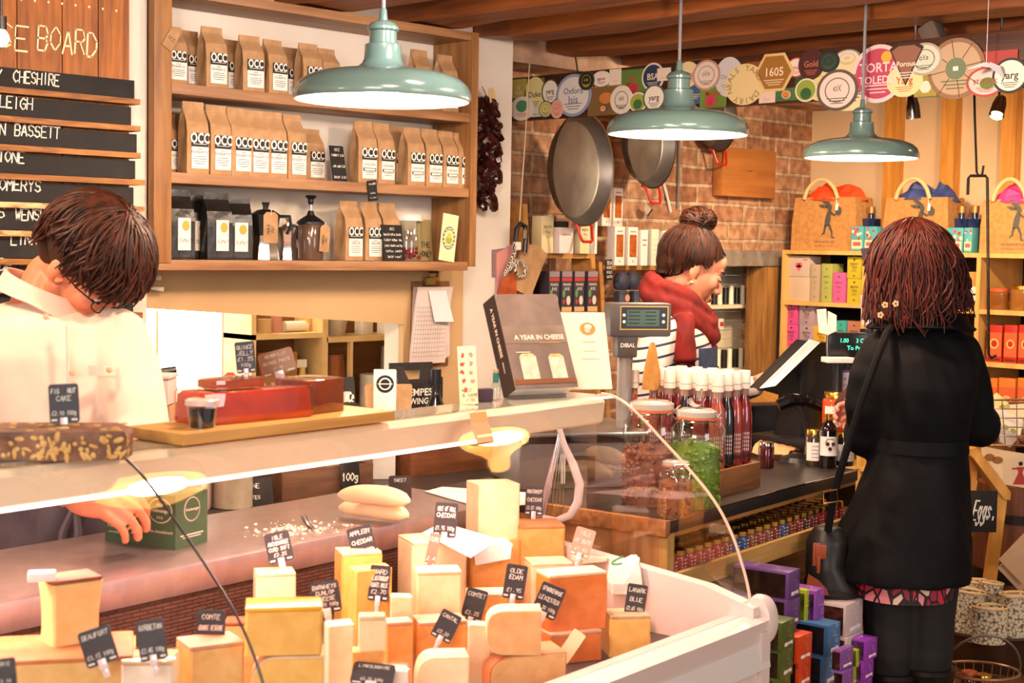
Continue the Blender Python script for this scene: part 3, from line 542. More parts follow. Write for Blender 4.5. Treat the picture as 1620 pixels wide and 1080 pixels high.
for k in range(70):
    x, y = rn.uniform(-.13, .13), rn.uniform(-.065, .065); b.tube([(x, y, .0), (x + rn.uniform(-.02, .02), y + rn.uniform(-.02, .02), .10 + rn.uniform(0, .03))], .004, 4)
so_ = b.build('raffia_straw', mat('straw', '#b5874c', '#8f6434', 30), None, (q.x + .12, q.y + .14, .872)); so_['kind'] = 'stuff'; tag(so_, 'dry straw packed upright in the brown crate', 'straw')
q = onz(600, 752, .86); b = B().sheet(8, 6, lambda u, v: (u * .17 - .085, v * .12 - .06, .05 + .075 * math.sin(u * 3 + v) * .4 + .05 * v + .02 * math.sin(u * 9 + v * 7)), 0, None, .002)
tag(b.build('crumpled_paper', KRAFT, None, (q.x + .02, q.y + .1, .845), -20), 'crumpled brown wrapping paper lying between the two crates', 'paper')
chalk_sign('black chalk sign lying low beside the dark wooden crate', (*onz(402, 800, .86).xy, .86), .1, .07, ['WINE', 'NOTES'], 20, -20)
# ================================================================== cheese display case
OC = V((2.2, 1.55, 0)); RC = math.radians(7); NC = V((-math.sin(RC), math.cos(RC), 0)); XC = V((math.cos(RC), math.sin(RC), 0))
def onc(x, y, yl):
    d = ray(x, y); return CAM + d * (((OC - CAM).dot(NC) + yl) / d.dot(NC))
def loc_c(x, yl, z): return OC + XC * x + NC * yl + V((0, 0, z))
PINKW = mat('case_white', '#d2bfb6', rough=.35); CREAMP = mat('canopy_cream', '#f4e4c2', rough=.3); DECKM = mat('deck_mat', '#4a3b38', '#3c302d', 12, .5)
def slatmat():
    m = mat('slatted_back', '#4c342b', rough=.5); nt = m.node_tree; N = nt.nodes; L = nt.links; b = N['Principled BSDF']; tc = N.new('ShaderNodeTexCoord'); sp = N.new('ShaderNodeSeparateXYZ'); cb = N.new('ShaderNodeCombineXYZ')
    L.new(tc.outputs['Object'], sp.inputs[0]); L.new(sp.outputs[0], cb.inputs[0]); L.new(sp.outputs[2], cb.inputs[1]); br = N.new('ShaderNodeTexBrick'); br.inputs['Scale'].default_value = 1; br.inputs['Brick Width'].default_value = .03; br.inputs['Row Height'].default_value = .0062; br.inputs['Mortar Size'].default_value = .0013
    br.inputs['Color1'].default_value = lin('#5a3b30'); br.inputs['Color2'].default_value = lin('#4a2f26'); br.inputs['Mortar'].default_value = lin('#23140f'); L.new(cb.outputs[0], br.inputs['Vector']); L.new(br.outputs['Color'], b.inputs['Base Color']); return m
cs = thing('display_case', 'long refrigerated cheese counter with curved glass front and pinkish white trim', 'display case', OC, 7)
GP = [(.36, 1.2185), (.335, 1.2165), (.30, 1.202), (.262, 1.176), (.225, 1.146), (.165, 1.097), (.105, 1.041), (.066, .985), (.040, .925), (.026, .88), (.02, .838)]
def crom(P, n=5):
    o = []; Q = [P[0]] + P + [P[-1]]
    for i in range(1, len(Q) - 2):
        for k in range(n):
            t_ = k / n; o.append(tuple(.5 * (2 * Q[i][j] + (Q[i + 1][j] - Q[i - 1][j]) * t_ + (2 * Q[i - 1][j] - 5 * Q[i][j] + 4 * Q[i + 1][j] - Q[i + 2][j]) * t_ ** 2 + (3 * Q[i][j] - Q[i - 1][j] - 3 * Q[i + 1][j] + Q[i + 2][j]) * t_ ** 3) for j in range(len(P[0]))))
    return o + [P[-1]]
GP = crom(GP)
def pane(x0, x1, name):
    b = B(); vs = [(x, y, z) for x in (x0, x1) for y, z in GP]; k = len(GP); b.add(vs, [(i, i + 1, k + i + 1, k + i) for i in range(k - 1)], 0, None, True); return b.build(name, PANE, cs, ang=60)
XS = -1.155
pane(XS + .003, -.002, 'curved_glass'); pane(-2.6, XS - .003, 'curved_glass')
B().tube([(XS, y, z) for y, z in GP], .0018, 6).build('glass_seal', DARKPL, cs)
b = B(); k = len(GP); b.add([(0, y, z) for y, z in GP] + [(0, .56, 1.2185), (0, .56, .838)], [list(range(k + 2))], 0); b.build('end_glass', PANE, cs)
B().tube([(0, y, z) for y, z in GP], .0028, 6).build('glass_edge', mat('glass_edge', '#e0b9a2', rough=.2, coat=.5), cs)
b = B(); b.prism([(.338, 1.205), (.345, 1.214), (.43, 1.214), (.43, 1.19), (.40, 1.165), (.35, 1.163), (.343, 1.168)], 2.58, 0, T(-2.6, 0, 0) @ Mx(((0, 0, 1, 0), (1, 0, 0, 0), (0, 1, 0, 0), (0, 0, 0, 1)))); b.build('canopy', CREAMP, cs)
B().bx(-2.6, -.30, .3465, .350, 1.1600, 1.1632).build('tube_lamp', mat('tube_lamp', '#ffffff', emit='#ffe3dd', es=4), cs)
B().bx(-2.6, -.02, .362, .435, 1.2145, 1.2185).build('top_ledge', mat('ledge_glass', '#b9b5a6', rough=.12, metal=.3, coat=.6), cs)
b = B().box((-1.3, .755, .955), (2.6, .33, .05), 0, None, .012); b.build('work_shelf', STEELW, cs)
b = B().bx(-2.6, -.02, .60, .62, .70, .93); b.build('back_panel', slatmat(), cs)
B().bx(-2.6, -.02, .03, .62, .74, .78).build('deck', DECKM, cs)
b = B(); b.prism([(-.012, .80), (-.02, .838), (.012, .846), (.05, .84), (.05, .78), (-.012, .70)], 2.6, 0, T(-2.6, 0, 0) @ Mx(((0, 0, 1, 0), (1, 0, 0, 0), (0, 1, 0, 0), (0, 0, 0, 1)))); b.build('front_rail', PINKW, cs)
b = B(); b.prism([(-.022, .752), (-.014, .80), (.04, .80), (.04, .74)], 2.6, 0, T(-2.6, 0, 0) @ Mx(((0, 0, 1, 0), (1, 0, 0, 0), (0, 1, 0, 0), (0, 0, 0, 1)))); b.build('lower_rail', mat('rail_grey', '#cfc8c0', rough=.35), cs)
B().bx(-2.6, -.03, -.008, .02, .1, .752).build('front_panel', mat('dark_front', '#4b443d', rough=.3, coat=.4), cs)
b = B(); b.prism([(.0, .70), (.0, .86), (.10, .885), (.56, .93), (.60, .93), (.60, .70)], .03, 0, T(-.03, 0, 0) @ Mx(((0, 0, 1, 0), (1, 0, 0, 0), (0, 1, 0, 0), (0, 0, 0, 1)))); b.lathe([(.012, 0), (.012, .003), (.006, .004), (0, .004)], 16, 0, T(-.03, .33, .87) @ rot(0, -90)); b.build('end_cheek', PINKW, cs)
b = B().lathe([(0, -.012), (.05, -.012), (.056, 0), (.05, .02), (0, .024)], 24, 0, T(.004, .005, .83) @ rot(0, 90), .9, .55); b.bx(-.03, .0, -.02, .06, .1, .82); b.build('corner_cap', PINKW, cs)
B().bx(-2.6, -.03, .05, .9, .1, .74).build('cabinet', mat('dark_front', '#4b443d'), cs)
# bread cutter harp hanging at the end of the case
q = onc(890, 672, .6); t = thing('cheese_harp', 'white harp shaped cheese cutter with fine wires hanging inside the case end', 'cheese cutter', (q.x, q.y, 1.19), -45)
hp = []
for x, y in ((885, 678), (893, 705), (907, 735), (917, 765), (914, 795), (902, 815), (880, 824), (858, 818)): p_ = atd(x, y, (q - CAM).dot(_F)); hp.append(Mx.Rotation(math.radians(45), 4, 'Z') @ (p_ - V((q.x, q.y, 1.19))))
b = B().tube(hp, [.006, .007, .009, .010, .010, .009, .008, .006], 10); b.build('frame', mat('harp_white', '#d9c6c6', rough=.3), t)
b = B()
for k in range(6):
    f = k / 5; b.tube([hp[0].lerp(hp[1], f * .8), hp[7].lerp(hp[5], f * .75)], .0011, 5)
b.build('wires', CHROME, t); B().add([hp[0], hp[0] + V((.008, 0, -.01)), hp[7] + V((.004, 0, .0)), hp[7] + V((-.012, 0, 0))], [(0, 1, 2, 3)]).build('blade', mat('harp_blade', '#b79fa3', rough=.3, metal=.4), t)
# ------------------------------------------------------------------ cheeses
def cm(n, a, c, r=.42, s=40): return mat(n, a, c, s, r, bump=.06, sss=.12)
CH = dict(beau=cm('pale_gold_cheese', '#eec383', '#e6b672'), comte=cm('comte_paste', '#e8bd7c', '#dcae66'), yel=cm('yellow_cheese', '#f0c067', '#e5b057'), crm=cm('cream_cheese', '#f0dcb0', '#e6cfa0'), wht=cm('white_cheese', '#f2e6cf', '#e9d8bb'), org=cm('orange_cheese', '#e8843a', '#dc7428'), amb=cm('amber_cheese', '#ecac62', '#e09a4e'), tan=cm('tan_cheese', '#e2b175', '#d6a166'))
RIND = dict(brown=mat('brown_rind', '#a5623c', '#7d4427', 22, .7, bump=.4), orange=mat('orange_rind', '#c9804c', '#b0683a', 16, .6, bump=.3), grey=mat('grey_rind', '#cdb08a', '#a88963', 26, .75, bump=.35), wax=mat('yellow_wax', '#f0b42a', '#e3a01a', 12, .25), pink=mat('pink_rind', '#dba588', '#c58a6c', 20, .7, bump=.4), pale=mat('pale_rind', '#e6cba2', '#d2b083', 18, .7, bump=.25))
def cheese(label, x0, x1, yt, yb, yl, paste, rind, phi=12, r=.8, shape='block', name='cheese_block', top=None, z0=None, rside='top', curve=0, sub=None):
    xm = (x0 + x1) / 2; p = onc(xm, yb, yl); d = (p - CAM).dot(_F); W = (x1 - x0) * d / FPX; f = math.radians(phi)
    w = W / (math.cos(f) + r * abs(math.sin(f))); dep = w * r; zb = p.z if z0 is None else z0; h = onc(xm, yt, yl).z - zb
    c = onc(xm, yb, yl) + FWD * (dep / 2 * abs(math.cos(f)) + w / 2 * abs(math.sin(f)) * .6)
    t = thing(name, label, 'cheese', (c.x, c.y, zb), -45 + phi); pm, rm = CH[paste], RIND[rind] if rind else None; rt = .006
    rj = random.Random(label); sl = 0 if rind and rside == 'top' else rj.uniform(-.05, .05) * w
    if shape == 'block':
        b = B(); nl = 5; R = []
        for k in range(nl + 1):
            z = (h - (rt if rind and rside == 'top' else 0)) * k / nl; cv = 1 - curve * math.sin(PI * k / nl); q_ = .9
            x, y = w / 2 * cv, dep / 2 * cv; e = min(w, dep) * .06
            jx, jy = rj.uniform(-.012, .012) * w, rj.uniform(-.012, .012) * dep; zz = lambda q: z + (sl * q if k == nl else 0); R.append([(-x + e + jx, -y + jy, zz(-1)), (x - e + jx, -y + jy, zz(1)), (x + jx, -y + e, zz(1)), (x + jx, y - e, zz(1)), (x - e + jx, y, zz(1)), (-x + e, y, zz(-1)), (-x, y - e, zz(-1)), (-x + jx, -y + e, zz(-1))])
        b.loft(R, 0, None, True); b.build('paste', pm, t, ang=30)
        if rind:
            if rside == 'top': b = B().box((0, 0, h - rt / 2), (w * .99, dep * .99, rt), 0, None, .003)
            elif rside == 'back': b = B().box((0, dep / 2 + rt / 2, h / 2), (w, rt, h), 0, None, .003)
            elif rside == 'side': b = B().box((w / 2 + rt / 2, 0, h / 2), (rt, dep, h), 0, None, .003)
            b.build('rind', rm, t)
    elif shape == 'wedge':   # triangular slice standing on its flat face, outer rind arc at the right
        pts = [(-w / 2, -dep / 2), (w / 2, -dep / 2), (w / 2 + .004, dep * .1), (w / 2 - .004, dep / 2)]
        b = B().prism(pts, h, 0); b.build('paste', pm, t)
        if rind:
            b = B().prism([(w / 2, -dep / 2), (w / 2 + rt, -dep / 2), (w / 2 + rt + .003, dep * .1), (w / 2 + rt - .004, dep / 2 + .003), (w / 2 - .004, dep / 2), (w / 2 + .004, dep * .1)], h, 0); b.build('rind', rm, t)
    elif shape == 'half':    # half wheel, cut face forwards
        n = 14; R = []
        for k, (f_, g) in enumerate(((0, .93), (.12, 1), (.5, 1.02), (.88, 1), (1, .93))):
            R.append([(-w / 2 * g, -dep / 2, h * f_)] + [(-w / 2 * g * math.cos(PI * i / n), -dep / 2 + dep * g * math.sin(PI * i / n), h * f_) for i in range(1, n)] + [(w / 2 * g, -dep / 2, h * f_)])
        b = B().loft(R, 0); b.build('rind', rm, t, ang=50); b = B(); g = [.93, 1, 1.02, 1, .93]; zz = [0, .12, .5, .88, 1]
        b.add([(-w / 2 * g[k] * .97, -dep / 2 - .0012, h * (zz[k] * .96 + .02)) for k in range(5)] + [(w / 2 * g[k] * .97, -dep / 2 - .0012, h * (zz[k] * .96 + .02)) for k in range(4, -1, -1)], [list(range(10))]); b.build('paste', pm, t)
    elif shape == 'dome':    # segment cut with a rounded outer end at the left, standing upright
        n = 10; out = [(w / 2, 0), (w / 2, h), (-w * .1, h)] + [(-w * .1 - w * .4 * math.sin(PI / 2 * i / n) ** .8, h / 2 + h / 2 * math.cos(PI / 2 * i / n) ** .6) for i in range(1, n + 1)] + [(-w * .1 - w * .4 * math.cos(PI / 2 * i / n) ** .8, h / 2 - h / 2 * math.sin(PI / 2 * i / n) ** .6) for i in range(1, n + 1)]
        b = B().prism([(x, z) for x, z in out], dep * .97, 0, T(0, dep / 2, 0) @ rot(90)); b.build('rind', rm, t, ang=40); b = B().prism([(x * .965, h / 2 + (z - h / 2) * .95) for x, z in out], .002, 0, T(0, -dep / 2 + .032 * dep, 0) @ rot(90)); b.build('paste', pm, t)
    if top == 'paper': b = B().box((0, -.003, h + .001), (w * .98, dep * .9, .0015), 0, None); b.add([(-w * .4, -dep / 2 - .004, h * .8), (w * .42, -dep / 2 - .004, h * .86), (w * .46, -dep / 2, h + .002), (-w * .45, -dep / 2, h + .002)], [(0, 1, 2, 3)]); b.build('wrapping_paper', WHITE, t)
    if top == 'film': b = B().box((0, 0, h / 2), (w + .006, dep + .006, h + .006), 0, None, .006); b.build('film_wrap', FILM, t)
    return t
DK = .781
C_ = cheese
C_('big golden wheel piece with an orange rind at the near end of the case', -60, 200, 1046, 1180, .30, 'comte', 'orange', 14, .7, z0=DK)
C_('tall pale gold cheese block with brown rind top standing on the golden wheel piece', 47, 152, 918, 1052, .34, 'beau', 'brown', 38, .75, curve=.10)
C_('round film wrapped cheese under the second slate tag from the left', 185, 272, 1046, 1180, .22, 'wht', 'pale', 5, .9, z0=DK, top='film')
C_('broad golden cheese block with dusty rind top at the case front', 265, 380, 1022, 1160, .24, 'comte', 'pink', 30, .8, z0=DK)
C_('brown rinded wheel piece behind the long wire of the glass joint', 350, 402, 985, 1060, .40, 'tan', 'brown', 5, .9, z0=DK)
C_('flat yellow cheese block underneath the waxed wedge', 383, 510, 1040, 1170, .17, 'yel', 'pale', 8, .6, z0=DK, shape='dome')
C_('yellow cheese wedge with bright yellow wax top', 376, 508, 962, 1038, .17, 'yel', 'wax', 9, .6, shape='block')
C_('cream cheese block with a lilac tag at the back of the case', 392, 466, 908, 1010, .44, 'crm', 'pale', 16, .8, z0=DK)
C_('pinkish film wrapped cheese slab standing beside the waxed wedge', 508, 557, 990, 1110, .24, 'wht', None, 16, .9, z0=DK, top='film')
C_('tall yellow cheese block at the back with a grey tag on top', 522, 602, 875, 1010, .46, 'yel', 'pale', 20, .8, z0=DK)
C_('deep yellow cheese block in front of the tall yellow one', 546, 618, 903, 1010, .34, 'yel', None, 22, .7, z0=DK)
C_('orange slice lying under the pale upright piece', 553, 606, 1032, 1110, .15, 'amb', None, 6, .7, z0=DK)
C_('pale upright cheese piece on the orange slice', 563, 610, 975, 1031, .15, 'crm', 'pale', 8, .7)
C_('rough pink rinded cheese half hidden behind the pale upright piece', 600, 652, 985, 1110, .27, 'amb', 'pink', 18, .8, z0=DK, rside='top')
C_('small pale yellow cheese cube at the middle of the case', 612, 652, 945, 1000, .30, 'crm', None, 12, .8, z0=DK)
C_('large cream cheddar block below the white parchment', 622, 738, 858, 1000, .45, 'crm', 'pale', 24, .8, z0=DK)
C_('cream cheese wedge with thin white crust in front of the large cheddar block', 650, 730, 905, 972, .30, 'crm', 'pale', 10, .7, z0=DK)
C_('square orange cheese block carrying white parchment', 728, 810, 865, 1000, .42, 'amb', 'pale', 14, .9, z0=DK, top='paper')
C_('tall pale cheddar block on top of the stacked cheeses', 734, 822, 768, 858, .50, 'crm', None, 24, .8, z0=.93)
C_('pale block carrying the tall cheddar at the back', 738, 822, 858, 980, .49, 'amb', None, 14, .9, z0=DK)
C_('smooth orange cheddar block at the far back by the harp cutter', 806, 892, 833, 1000, .44, 'amb', 'orange', 10, .9, z0=DK)
C_('wide orange cheese block at the front of the tan pieces', 733, 806, 940, 1020, .30, 'amb', 'pale', 8, .7, z0=DK)
C_('bright orange lower cheese block with a pale rind', 850, 953, 1003, 1100, .20, 'org', 'pink', 24, .5, z0=DK)
C_('bright orange cheese wedge stacked on the lower orange block', 846, 962, 910, 1000, .21, 'org', 'pale', 24, .5)
C_('pale cheese slab behind the bright orange wedge', 826, 905, 892, 1000, .34, 'crm', 'pale', 14, .8, z0=DK)
C_('small ivory cheese wedge on the orange cheeses with a clear tag', 903, 962, 885, 925, .33, 'wht', None, 26, .8, z0=.90)
C_('ivory block under the small ivory wedge', 905, 960, 926, 1000, .335, 'crm', None, 16, .8, z0=DK)
C_('square yellow cheese with thin grey rind at the case end', 955, 1030, 975, 1037, .15, 'yel', 'grey', 10, .8, z0=DK)
C_('half wheel of tan cheese lying at the case front', 750, 897, 1040, 1110, .13, 'tan', 'orange', 20, .55, shape='dome', z0=DK)
C_('rounded tan cheese segment standing on the half wheel', 766, 856, 967, 1037, .14, 'tan', 'pale', 4, .55, shape='dome')
C_('tan cheese block under the glossy reflection in the middle', 646, 738, 985, 1110, .25, 'amb', 'pink', 16, .7, z0=DK)
C_('white rinded cheese wedge at the lower middle of the case', 650, 740, 1042, 1130, .14, 'crm', 'pale', 8, .7, z0=DK, shape='dome')
C_('film wrapped pink cheese piece behind the rounded tan segment', 735, 775, 990, 1110, .20, 'crm', None, 10, .8, z0=DK, top='film')
C_('small soft cheese under film beside the lower middle wedge', 590, 645, 1062, 1130, .11, 'wht', None, 8, .8, z0=DK, top='film')
# white paper wrapped cheese
q = onc(990, 972, .24); t = thing('wrapped_cheese', 'cheese in white printed paper with a green edge at the case end', 'cheese', (q.x + .03, q.y + .03, .853), -40); rn = random.Random(4); R = []
for z, k in ((0, 1), (.02, 1.04), (.04, .98), (.056, .86), (.058, .5)): R.append([(.036 * k * max(-.8, min(.8, 1.3 * math.cos(a * PI / 8 + .2))) + rn.uniform(-.002, .002), .034 * k * max(-.8, min(.8, 1.3 * math.sin(a * PI / 8 + .2))) + rn.uniform(-.002, .002), z + (.010 * math.cos(a * PI / 8) if z > .05 else 0)) for a in range(16)])
B().loft(R, 0, None, False).build('paper', WHITE, t); B().tube([(.036 * .7 * math.cos(a), .034 * .7 * math.sin(a), .0605 + .008 * math.cos(a)) for a in [i * PI / 8 for i in range(4, 12)]], .002, 5).build('green_edge', mat('green_print', '#2f8a4a'), t)
cheese('low cheese block under the white paper parcel', 958, 1022, 975, 1030, .235, 'crm', None, 10, .8, z0=DK)
# ------------------------------------------------------------------ price tags
PT = mat('tag_slate', '#1c1517', '#241c1e', 20, .45); PT2 = mat('tag_brown', '#8d6f5a', rough=.6); PT3 = mat('tag_clear_brown', '#a88f78', rough=.5)
def price(label, cx, cy, yl, w, h, spin, lines, m=None, turn=0, lean=12, holder=True):
    p = onc(cx, cy, yl); d = (p - CAM).dot(_F); W, H = w * d / FPX, h * d / FPX; t = thing('price_tag', label, 'price tag', p, -45 + turn)
    F = rot(90 - lean) @ rot(0, 0, spin); b = B(); rr = W * .1; pts = []
    for sx, sy, a0 in ((1, -1, -90), (1, 1, 0), (-1, 1, 90), (-1, -1, 180)):
        for k in range(4): a = math.radians(a0 + 30 * k); pts.append((sx * (W / 2 - rr) + rr * math.cos(a), sy * (H / 2 - rr) + rr * math.sin(a)))
    b.prism(pts, .002, 0, F @ T(0, 0, -.002)); n = len(lines)
    for i, l in enumerate(lines):
        if not l: continue
        hc = H * (.125 if i < n - 1 else .11); b.chalk(l, hc, 1, F @ T(0, H * (.32 - .56 * i / max(1, n - 1)), .0008), .13, .1, min(.62, W * .84 / (len(l) * 1.28 * hc)))
    for sx in (-1, 1): b.rect(sx * W * .34 - W * .1, sx * W * .34 + W * .1, -H * .44, -H * .39, .0008, 1, F)
    b.build('card', [m or PT, CHALK], t)
    if holder:
        b = B().box((0, -H * .5, .002), (W * .26, H * .3, .004), 0, F, .001); b.box((0, -H * .72, .0), (W * .2, H * .34, .004), 0, F, .001); b.build('clip', mat('clip_plastic', '#dcc8c2', rough=.15, coat=.6), t)
    return t
for a in [('slate tag at the near bottom corner of the case', 8, 1065, .16, 34, 48, 8, ['BRIE', '2.10']), ('slate price tag leaning on the big golden wheel piece', 155, 1022, .22, 52, 58, 20, ['BEAUFORT', '', '£3.15 100g']), ('slate price tag on the round film wrapped cheese', 240, 1012, .20, 44, 64, 10, ['GORBETAN', '', '£2.45 100g']), ('slate price tag reading COMTE on the broad golden block', 333, 995, .28, 46, 60, 0, ['COMTE', 'GRANDE RESERVE', '£3.15 100g']),
          ('lilac slate tag in the cream cheese block at the back', 441, 865, .46, 40, 48, 14, ['ISLE', 'AUCHENGREE', 'CURD SOFT', '£2.25']), ('lilac slate tag in the tall yellow block', 573, 858, .48, 40, 52, 16, ['APPLEBY', 'CHEDDAR', '£2.70 100g']), ('slate tag behind the waxed wedge', 515, 944, .30, 46, 50, 10, ['BARWHEYS', 'DUNLOP', 'CHEESE', '£2.70 100g']), ('narrow tall slate tag in the deep yellow block', 600, 922, .33, 32, 56, -4, ['HARD', 'GLASTONBURY', 'GOATS MILK', '£2.70']),
          ('slate tag in front of the white parchment', 705, 822, .45, 36, 54, -4, ['ISLE OF MULL', 'CHEDDAR', '', '£1.95 100g']), ('slate tag on the smooth orange cheddar', 845, 792, .50, 28, 46, -2, ['MONTGOMERY', 'CHEDDAR', '£2.55 100g']), ('slate tag leaning beside the square orange block', 750, 957, .28, 34, 52, -14, ['COMTET', '', '£2.35']), ('tall slate tag behind the rounded tan segment', 815, 920, .26, 34, 54, -8, ['OLDE', 'EDAM', '', '£1.95']), ('slate tag leaning on the bright orange wedge', 868, 950, .19, 40, 52, -22, ['SPARKENHOE', 'LEICESTER', '£2.30 100g']),
          ('slate tag glinting on the tan block in the middle', 706, 990, .22, 34, 46, -26, ['CANTAL', '£2.20']), ('slate tag on the white paper parcel at the case end', 1006, 950, .16, 32, 52, -8, ['LANARK', 'BLUE', '£2.65 100g']), ('slate tag lying flat at the bottom of the case', 590, 1066, .12, 68, 42, -6, ['LINCOLNSHIRE', '£2.70 100g']), ('lilac tag standing behind the two loaves', 633, 772, .72, 36, 40, 2, ['SWEET', 'BUTTER'])]:
    price(*a, lean=50 if 'flat' in a[0] else 10)
price('thin brown tag seen edge on in the large cream cheddar', 684, 870, .42, 17, 54, -10, ['CURE', '2.4'], PT2, holder=False); price('translucent brown tag in the small ivory wedge', 922, 858, .34, 32, 46, -16, ['ISLE', 'OF BUTE', '£1.80'], PT3); price('cream paper tag with a red emblem on the lower orange block', 903, 1022, .15, 22, 54, -34, ['OC', '', ''], mat('cream_tag', '#efd9a8'), holder=False)
q = onc(66, 912, .36); tag(B().box((0, 0, .006), (.034, .022, .012), 0, None, .002).build('tag_holder', WHITE, None, (q.x, q.y, 1.062), -30), 'empty white tag holder on top of the tall pale gold block', 'tag holder')
# ------------------------------------------------------------------ on the steel shelf
t = thing('fruit_preserve_box', 'dark green carton with white oval emblem held by the cheesemonger on the steel shelf', 'box', (*onz(266, 868, .98).xy, .98), -14); t.location.x += .02; t.location.y += .07
GB = mat('green_carton', '#3c5a3e', '#365036', 10, .5); b = B().box((0, 0, .045), (.26, .085, .09), 0, None, .0015)
t.rotation_euler.z = math.radians(-72); bw, bd_ = .155, .085
b = B().box((0, 0, .046), (bw, bd_, .092), 0, None, .001)
F = front(0, -bd_ / 2 - .0006, .046); b.text('A soft, pure fruit preserve for the cheeseboard', .0075, 1, F @ T(-.0, -.018, 0)); b.text('www.cheeseboard', .005, 1, F @ T(-.05, -.028, 0)); b.disc((.045, .018, 0), .026, 1, 28, F, .82); b.disc((.045, .018, .0004), .0245, 0, 28, F, .81); b.text('Fruitmonger', .0085, 1, F @ T(.045, .018, .0008), .02); b.chalk('sss', .006, 1, F @ T(.045, .029, .0008)); b.chalk('sss', .006, 1, F @ T(.045, .007, .0008))
F = T(bw / 2 + .0006, 0, .046) @ rot(0, 0, 90) @ rot(90); b.disc((0, .018, 0), .021, 1, 24, F, 1); b.disc((0, .018, .0004), .0195, 0, 24, F, 1); b.text('Fruitmonger', .007, 1, F @ T(0, .018, .0008), .02); b.rect(-.03, .03, -.026, -.024, 0, 1, F); b.rect(-.024, .024, -.03, -.0285, 0, 1, F)
b.build('carton', [GB, mat('cream_print', '#e6d9c0')], t)
def loaf(label, pts, r, z, d=None):
    P = [onz(x, y, z) for x, y in pts]; P = [V((p.x, p.y, z + r * .75)) for p in P]; n = 16; F = [P[0].lerp(P[1], i / n) + (P[2] - P[1].lerp(P[0], -.0)) * 0 for i in range(n + 1)]
    rr = [max(.006, r * (1 - abs(2 * i / n - 1) ** 3.2) ** .5) for i in range(n + 1)]; b = B().tube(F, rr, 14, 0)
    return tag(b.build('bread_loaf', mat('pale_crust', '#e8d0aa', '#dcbd8e', 9, .6, bump=.15)), label, 'bread')
p0_, p1_ = onz(540, 806, .98), onz(640, 820, .98)
def loaf2(label, a, c, r, zc):
    n = 18; b = B(); F = []; R = []; a = V(a); c = V(c); mid = (a + c) / 2
    for i in range(n + 1):
        f = i / n; F.append(V((*(a.lerp(c, f)).xy, zc + .006 * math.sin(PI * f)))); R.append(max(.004, r * (1 - abs(2 * f - 1) ** 3) ** .5 * (.92 + .16 * f)))
    b.tube(F, R, 16, 0); o = b.build('bread_loaf', mat('pale_crust', '#e8d0aa', '#dcbd8e', 9, .6, bump=.15)); return tag(o, label, 'bread', 'loaves on the steel shelf')
a, c = onz(537, 803, .999), onz(646, 815, .999); loaf2('lower of two pale loaves lying on the steel shelf', V((a.x, a.y, 0)), V((c.x, c.y, 0)), .0185, .999)
a, c = onz(535, 783, 1.031), onz(648, 792, 1.031); loaf2('upper of two pale loaves lying on the steel shelf', V((a.x, a.y, 0)), V((c.x, c.y, 0)), .0185, 1.031)
b = B(); rn = random.Random(6)
for k in range(190):
    px_, py_ = rn.gauss(470, 34), rn.gauss(838, 6) ; q = onz(px_ - (py_ - 838) * 2, py_, .981); s_ = rn.choice((.001, .0015, .002, .003, .0045)); b.ell((q.x, q.y, .981 + s_ * .4), (s_, s_ * .8, s_ * .6), 0, 5, 4)
o = b.build('crumbs', CH['wht']); o['kind'] = 'stuff'; tag(o, 'pale cheese crumbs scattered on the steel shelf', 'crumbs')
a = onz(488, 835, .982); b = B().sheet(6, 3, lambda u, v: (u * .045 - .022, (v - .5) * .012, .002 + .016 * u * u + .002 * math.sin(v * 3)), 0, None, .0012); tag(b.build('paring_knife', mat('dull_steel', '#6d6a6c', rough=.3, metal=.9), None, a, 75), 'small curved dark blade lying among the cheese crumbs', 'knife')
for lb, pts in (('large white parchment sheet under the slate tag in the middle', [(668, 828), (700, 812), (790, 838), (745, 866)]), ('pink white paper sheet lying on the steel shelf behind the cheddar', [(672, 775), (700, 768), (850, 778), (848, 795), (760, 800)])):
    q = [onz(x, y, .985 if 'pink' in lb else .99) for x, y in pts]; c = sum(q, V()) / len(q); b = B().prism([((p - c).x, (p - c).y) for p in q], .0012, 0); tag(b.build('paper_sheet', mat('parchment', '#ecdcd2'), None, (c.x, c.y, .9815 if 'pink' in lb else .972)), lb, 'paper')
# ------------------------------------------------------------------ on top of the case
TZ = 1.2192
q = onc(92, 692, .38); t = thing('nut_cake', 'slab of dark fruit and nut cake on the case top', 'cake', (q.x, q.y, TZ), -38); rn = random.Random(9)
R = []
for z, k in ((0, 1), (.03, 1.01), (.036, .985)): R.append([(-.13 * k, -.05 * k, z), (0, -.062 * k, z), (.092 * k, -.05 * k, z), (.095 * k, .0, z), (.07 * k, .05 * k, z), (-.13 * k, .05 * k, z)])
CK = mat('fruit_cake', '#8a5a3a', '#5b3420', 34, .55, bump=.5); b = B().loft(R, 0, None, False)
b.build('cake', CK, t); b = B()
for k in range(84):
    x = rn.uniform(-.128, .09); yf = -.05 - .012 * (1 - abs(x / .12)); M = T(x, yf + .001, rn.uniform(.004, .032)) @ rot(0, rn.uniform(0, 180), 0); b.ell((0, -.0012, 0), (rn.uniform(.003, .008), .0018, rn.uniform(.002, .004)), 0, 7, 5, M)
for k in range(24): b.ell((.0935 - .0 * k, rn.uniform(-.045, .0), rn.uniform(.005, .031)), (.0012, .003, .0025), 0, 6, 4)
for k in range(30): b.ell((rn.uniform(-.12, .085), rn.uniform(-.05, .04), .0365), (.005, .004, .0014), 0, 6, 4)
b.build('almonds', mat('almond', '#d9ad66', '#c2924a', 20, .5), t)['kind'] = 'stuff'
price('slate price tag standing on the fruit and nut cake', 101, 638, .40, 47, 62, 4, ['FIG + NUT', 'CAKE', '', '£2.10 100g'], lean=4)
B0 = onz(265, 690, TZ); q0, q1 = onc(268, 697, .36), onc(603, 661, .36); L_ = (q1 - q0).length
